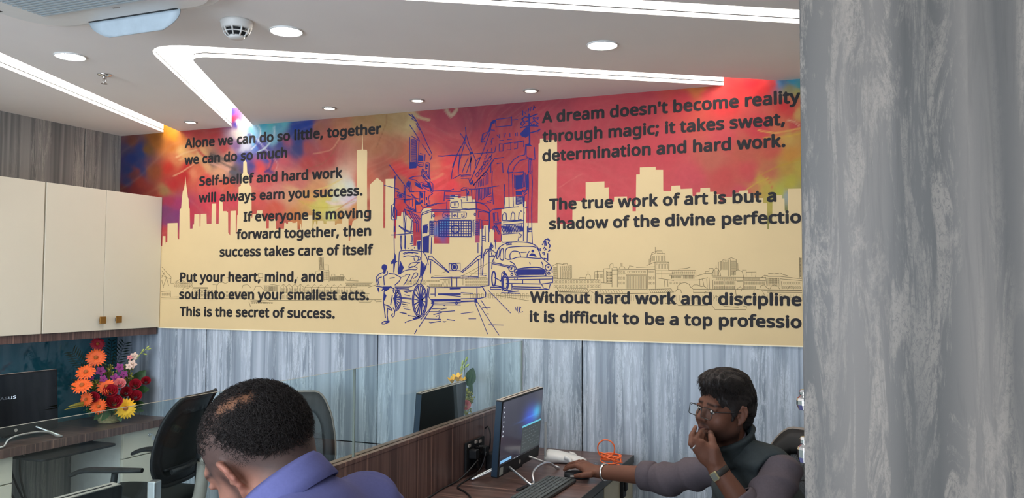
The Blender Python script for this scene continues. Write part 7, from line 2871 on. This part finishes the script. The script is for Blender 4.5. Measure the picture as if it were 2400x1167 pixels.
def blue_skin(v):
    c = face_paint(v, H, GB, (150, 104, 86), (124, 74, 68), (60, 46, 42), 0.55)
    q = H.loc(v)/GB
    x, y, z = q.T
    # clipped fade at the temples and nape, scalp under the curls
    hairline = hair_low(y)-0.062
    fade = np.clip((z-hairline+0.012)/0.050, 0, 1)*(np.linalg.norm(q, axis=1) < 0.15)*np.clip((0.075-y)/0.02, 0, 1)
    ear = (np.abs(x) > 0.083)*np.exp(-((y+0.012)/0.022)**4-((z)/0.036)**4)
    fade = fade*(1-np.clip(ear*1.5, 0, 1))
    c = mixc(c, fade*0.86, (60, 52, 50))
    sb = np.exp(-((y-0.022)/0.010)**2)*np.clip((z+0.075)/0.02, 0, 1)*np.clip((0.03-z)/0.02, 0, 1)*(np.abs(x) > 0.05)
    c = mixc(c, sb*0.75, (40, 34, 34))
    c = mixc(c, np.minimum(bald_at(q)*1.2, 1)*0.85, (124, 82, 56))
    c = mixc(c, np.clip(ear, 0, 1)*0.5, (164, 104, 88))
    return c


sdf_obj(S, 'body', SKIN, hb, blue_skin)
for e in (-1, 1):
    b = B()
    b.ball(H.w(e*0.033, 0.0795, 0.004), 0.0112, 8)
    part(b, 'eye', pmat('eye white b%d' % e, (196, 188, 180), 0.2), hb)
    b = B()
    b.ball(H.w(e*0.033, 0.0865, 0.001), 0.0055, 6)
    part(b, 'iris', IRIS, hb)
# curls
EC, ER = np.array((0, -0.021, 0.031)), np.array((0.081, 0.104, 0.090))
n0 = 30000
dd = RNG.normal(size=(n0, 3))
dd /= np.linalg.norm(dd, axis=1)[:, None]
pl = EC+dd*ER*0.99
x, y, z = pl.T
low = hair_low(y)
dens = np.clip((z-low)/0.030, 0, 1)*np.clip((0.072-y)/0.012+np.clip((z-0.06)/0.03, 0, 1)*1.2, 0, 1)
dens = dens*(1-0.93*np.minimum(bald_at(pl)*1.15, 1))
keep = RNG.random(n0) < dens*0.62
pl = pl[keep]
x, y, z = pl.T
wide = np.zeros(len(pl))
for b_ in BALD:
    wide = np.maximum(wide, np.exp(-(np.linalg.norm(pl-b_, axis=1)/0.034)**2))
ln = 0.012+0.026*np.clip((z-low[keep]-0.02)/0.05, 0, 1)+0.010*np.clip(y/0.08, 0, 1)
dv_ = np.stack([x*4, np.full(len(x), 0.25), np.full(len(x), 0.1)], 1)+RNG.normal(0, 0.8, (len(x), 3))
ln = ln*(1-0.72*wide)
v1, f1 = strands(H.w(pl), None, dv_ @ H.A, ln*RNG.uniform(0.7, 1.3, len(x)), 8, 0.0006, H, EC, ER, 0.13, 1.15, 21, 0.4)
# clipped stubble at the fade
n1 = 60000
dd = RNG.normal(size=(n1, 3))
dd /= np.linalg.norm(dd, axis=1)[:, None]
ps = EC+dd*ER*0.985
x, y, z = ps.T
lw = hair_low(y)-0.045
kp = (RNG.random(n1) < np.clip((z-lw)/0.05, 0, 1)*0.6) & (y < 0.07)
ps = ps[kp]
v2, f2 = strands(H.w(ps), None, (np.tile([0, -0.2, -1.0], (len(ps), 1))+RNG.normal(0, 0.3, (len(ps), 3))) @ H.A, RNG.uniform(0.002, 0.004, len(ps)), 2, 0.00028, H, EC, ER, 0.03, 0.2, 22, 0.5)
# tight undercoat so the curls read as one mass
S = SDF(H.o-0.17, H.o+0.19, 0.0036)
S.ell(H.w(*EC), ER*0.992, H.A, 0.005)
S.ell(H.w(0, 0.150, -0.035), (0.14, 0.100, 0.115), H.A, 0.01, True)
sl_, P_ = S._slice(S.lo, S.lo+S.h*(S.n-1), 0)
q_ = H.loc(P_.reshape(-1, 3))
S.D = np.maximum(S.D, (bald_at(q_)*0.05-0.012).reshape(S.D.shape).astype(np.float32))
S.D = np.maximum(S.D, (hair_low(q_[:, 1])+0.014-q_[:, 2]).reshape(S.D.shape).astype(np.float32))
S.ripple(lambda P: 0.0012*wob(P, 31, 210, 2))
v3, f3 = S.mesh()
V = np.concatenate([v1, v2, v3])
Fq = np.concatenate([f1, f2+len(v1), f3+len(v1)+len(v2)])
raw_obj(V, Fq, 'hair', HAIR, hb)

BLUE = pmat('slate blue shirt', (92, 94, 142), 0.8, var=0.05, scale=200, spec=0.2)
S = SDF(np.minimum(s_l, s_r)-np.array([0.35, 0.35, 0.45]), np.maximum(s_l, s_r)+np.array([0.30, 0.30, 0.12]), 0.0052)
ax_b = np.stack([lb, fbh, np.array([0, 0, 1.0])])
S.ell(chB, (0.20, 0.135, 0.20), ax_b, 0.02)
S.ell(beB, (0.185, 0.15, 0.19), ax_b, 0.06)
S.cone(s_l-lb*0.02, nbB+lb*0.03+np.array([0, 0, 0.005]), 0.068, 0.070, 0.05)
S.cone(s_r+lb*0.02, nbB-lb*0.03+np.array([0, 0, 0.005]), 0.068, 0.070, 0.05)
S.cone(nbB+cup*0.02-fbh*0.012, chB-fbh*0.03, 0.078, 0.11, 0.05)
for sh, sg in ((s_l, 1), (s_r, -1)):
    el = sh+np.array([0, 0, -0.255])+fbh*0.09+lb*0.05*sg
    wr = np.array([el[0], el[1], 0.79])+fbh*0.225-lb*0.05*sg
    S.chain([sh, (sh+el)/2, el, el+(wr-el)*0.72], [0.076, 0.070, 0.060, 0.046], 0.04, 0.03)


def crease(P):
    q = (P-nbB) @ ax_b.T
    seam = np.exp(-(((q[:, 2]+0.055+0.03*np.abs(q[:, 0])*3)/0.0035)**2))*(q[:, 1] < 0)
    arm = np.exp(-((np.abs(q[:, 0])-0.165+0.15*(q[:, 2]+0.05))/0.004)**2)
    r1 = np.sin((q[:, 0]*0.8+q[:, 2]*1.2)*62+2.2*wob(P, 2, 12, 1))
    return 0.0022*seam+0.003*arm+0.0038*r1*np.clip((np.abs(q[:, 0])-0.05)/0.1, 0, 1)+0.0025*wob(P, 12, 22, 2)


S.ripple(crease)
S.cone(cn+cup*0.12, nbB+cup*0.045, 0.064, 0.064, 0.006, True)
sdf_obj(S, 'shirt', BLUE, hb, None, 1)
# fold-down collar: stand and leaf
b = B()
cb = fbh-cup*(fbh @ cup)
cb /= np.linalg.norm(cb)
ca = np.cross(cup, cb)
rows = []
for j, (hgt, rr) in enumerate(((-0.012, 0.072), (0.010, 0.070), (0.030, 0.069), (0.035, 0.072), (0.027, 0.078), (0.006, 0.084), (-0.014, 0.090))):
    row = []
    for i in range(37):
        a = math.radians(-160+320*i/36)
        tipx = (abs(a)/2.8)**3
        dr = 0.030*(abs(a)/2.8)**2+(0.030*tipx if j >= 5 else 0)
        row.append(cn+cup*(hgt-dr)-cb*math.cos(a)*rr+ca*math.sin(a)*rr*0.97)
    rows.append(row)
b.sheet(rows)
part(b, 'shirt_collar', BLUE, hb, solid=0.004)
S = SDF((hb.location.x-0.75, hb.location.y-0.45, 0.0), (hb.location.x+0.3, hb.location.y+0.5, 0.72), 0.009)
pel = np.array([hb.location.x, hb.location.y, 0.632])
feet = []
for sg in (-1, 1):
    hip = pel+lb*0.095*sg
    kn = pel+fbh*0.44+lb*0.14*sg+np.array([0, 0, -0.055])
    an = pel+fbh*0.40+lb*0.15*sg
    an[2] = 0.09
    feet.append(an)
    S.chain([hip, kn, an], [0.078, 0.062, 0.052], 0.03, 0.02)
S.ell(pel, (0.14, 0.15, 0.08), None, 0.04)
S.cone(pel+np.array([0, 0, 0.05]), beB, 0.11, 0.13, 0.05)
sdf_obj(S, 'trousers', PANTS, hb)
for an in feet:
    S = SDF(an-np.array([0.30, 0.20, 0.11]), an+np.array([0.12, 0.2, 0.06]), 0.006)
    S.cone(an+np.array([0.0, 0, -0.045])-fbh*0.03, an+fbh*0.16+np.array([0, 0, -0.056]), 0.043, 0.034, 0.01)
    S.cone(an+np.array([0, 0, -0.03]), an+np.array([0, 0, 0.03]), 0.042, 0.040, 0.02)
    S.half((0, 0, 0.002), (0, 0, -1))
    sdf_obj(S, 'shoe', BLACK_PL, hb)
c4 = copy_tree(ch)
c4.location, c4.rotation_euler = (hb.location.x-0.07*fbh[0], hb.location.y-0.07*fbh[1], 0), (0, 0, math.atan2(fbh[1], fbh[0]))
tag(c4, 'black office chair under the man in the blue shirt')
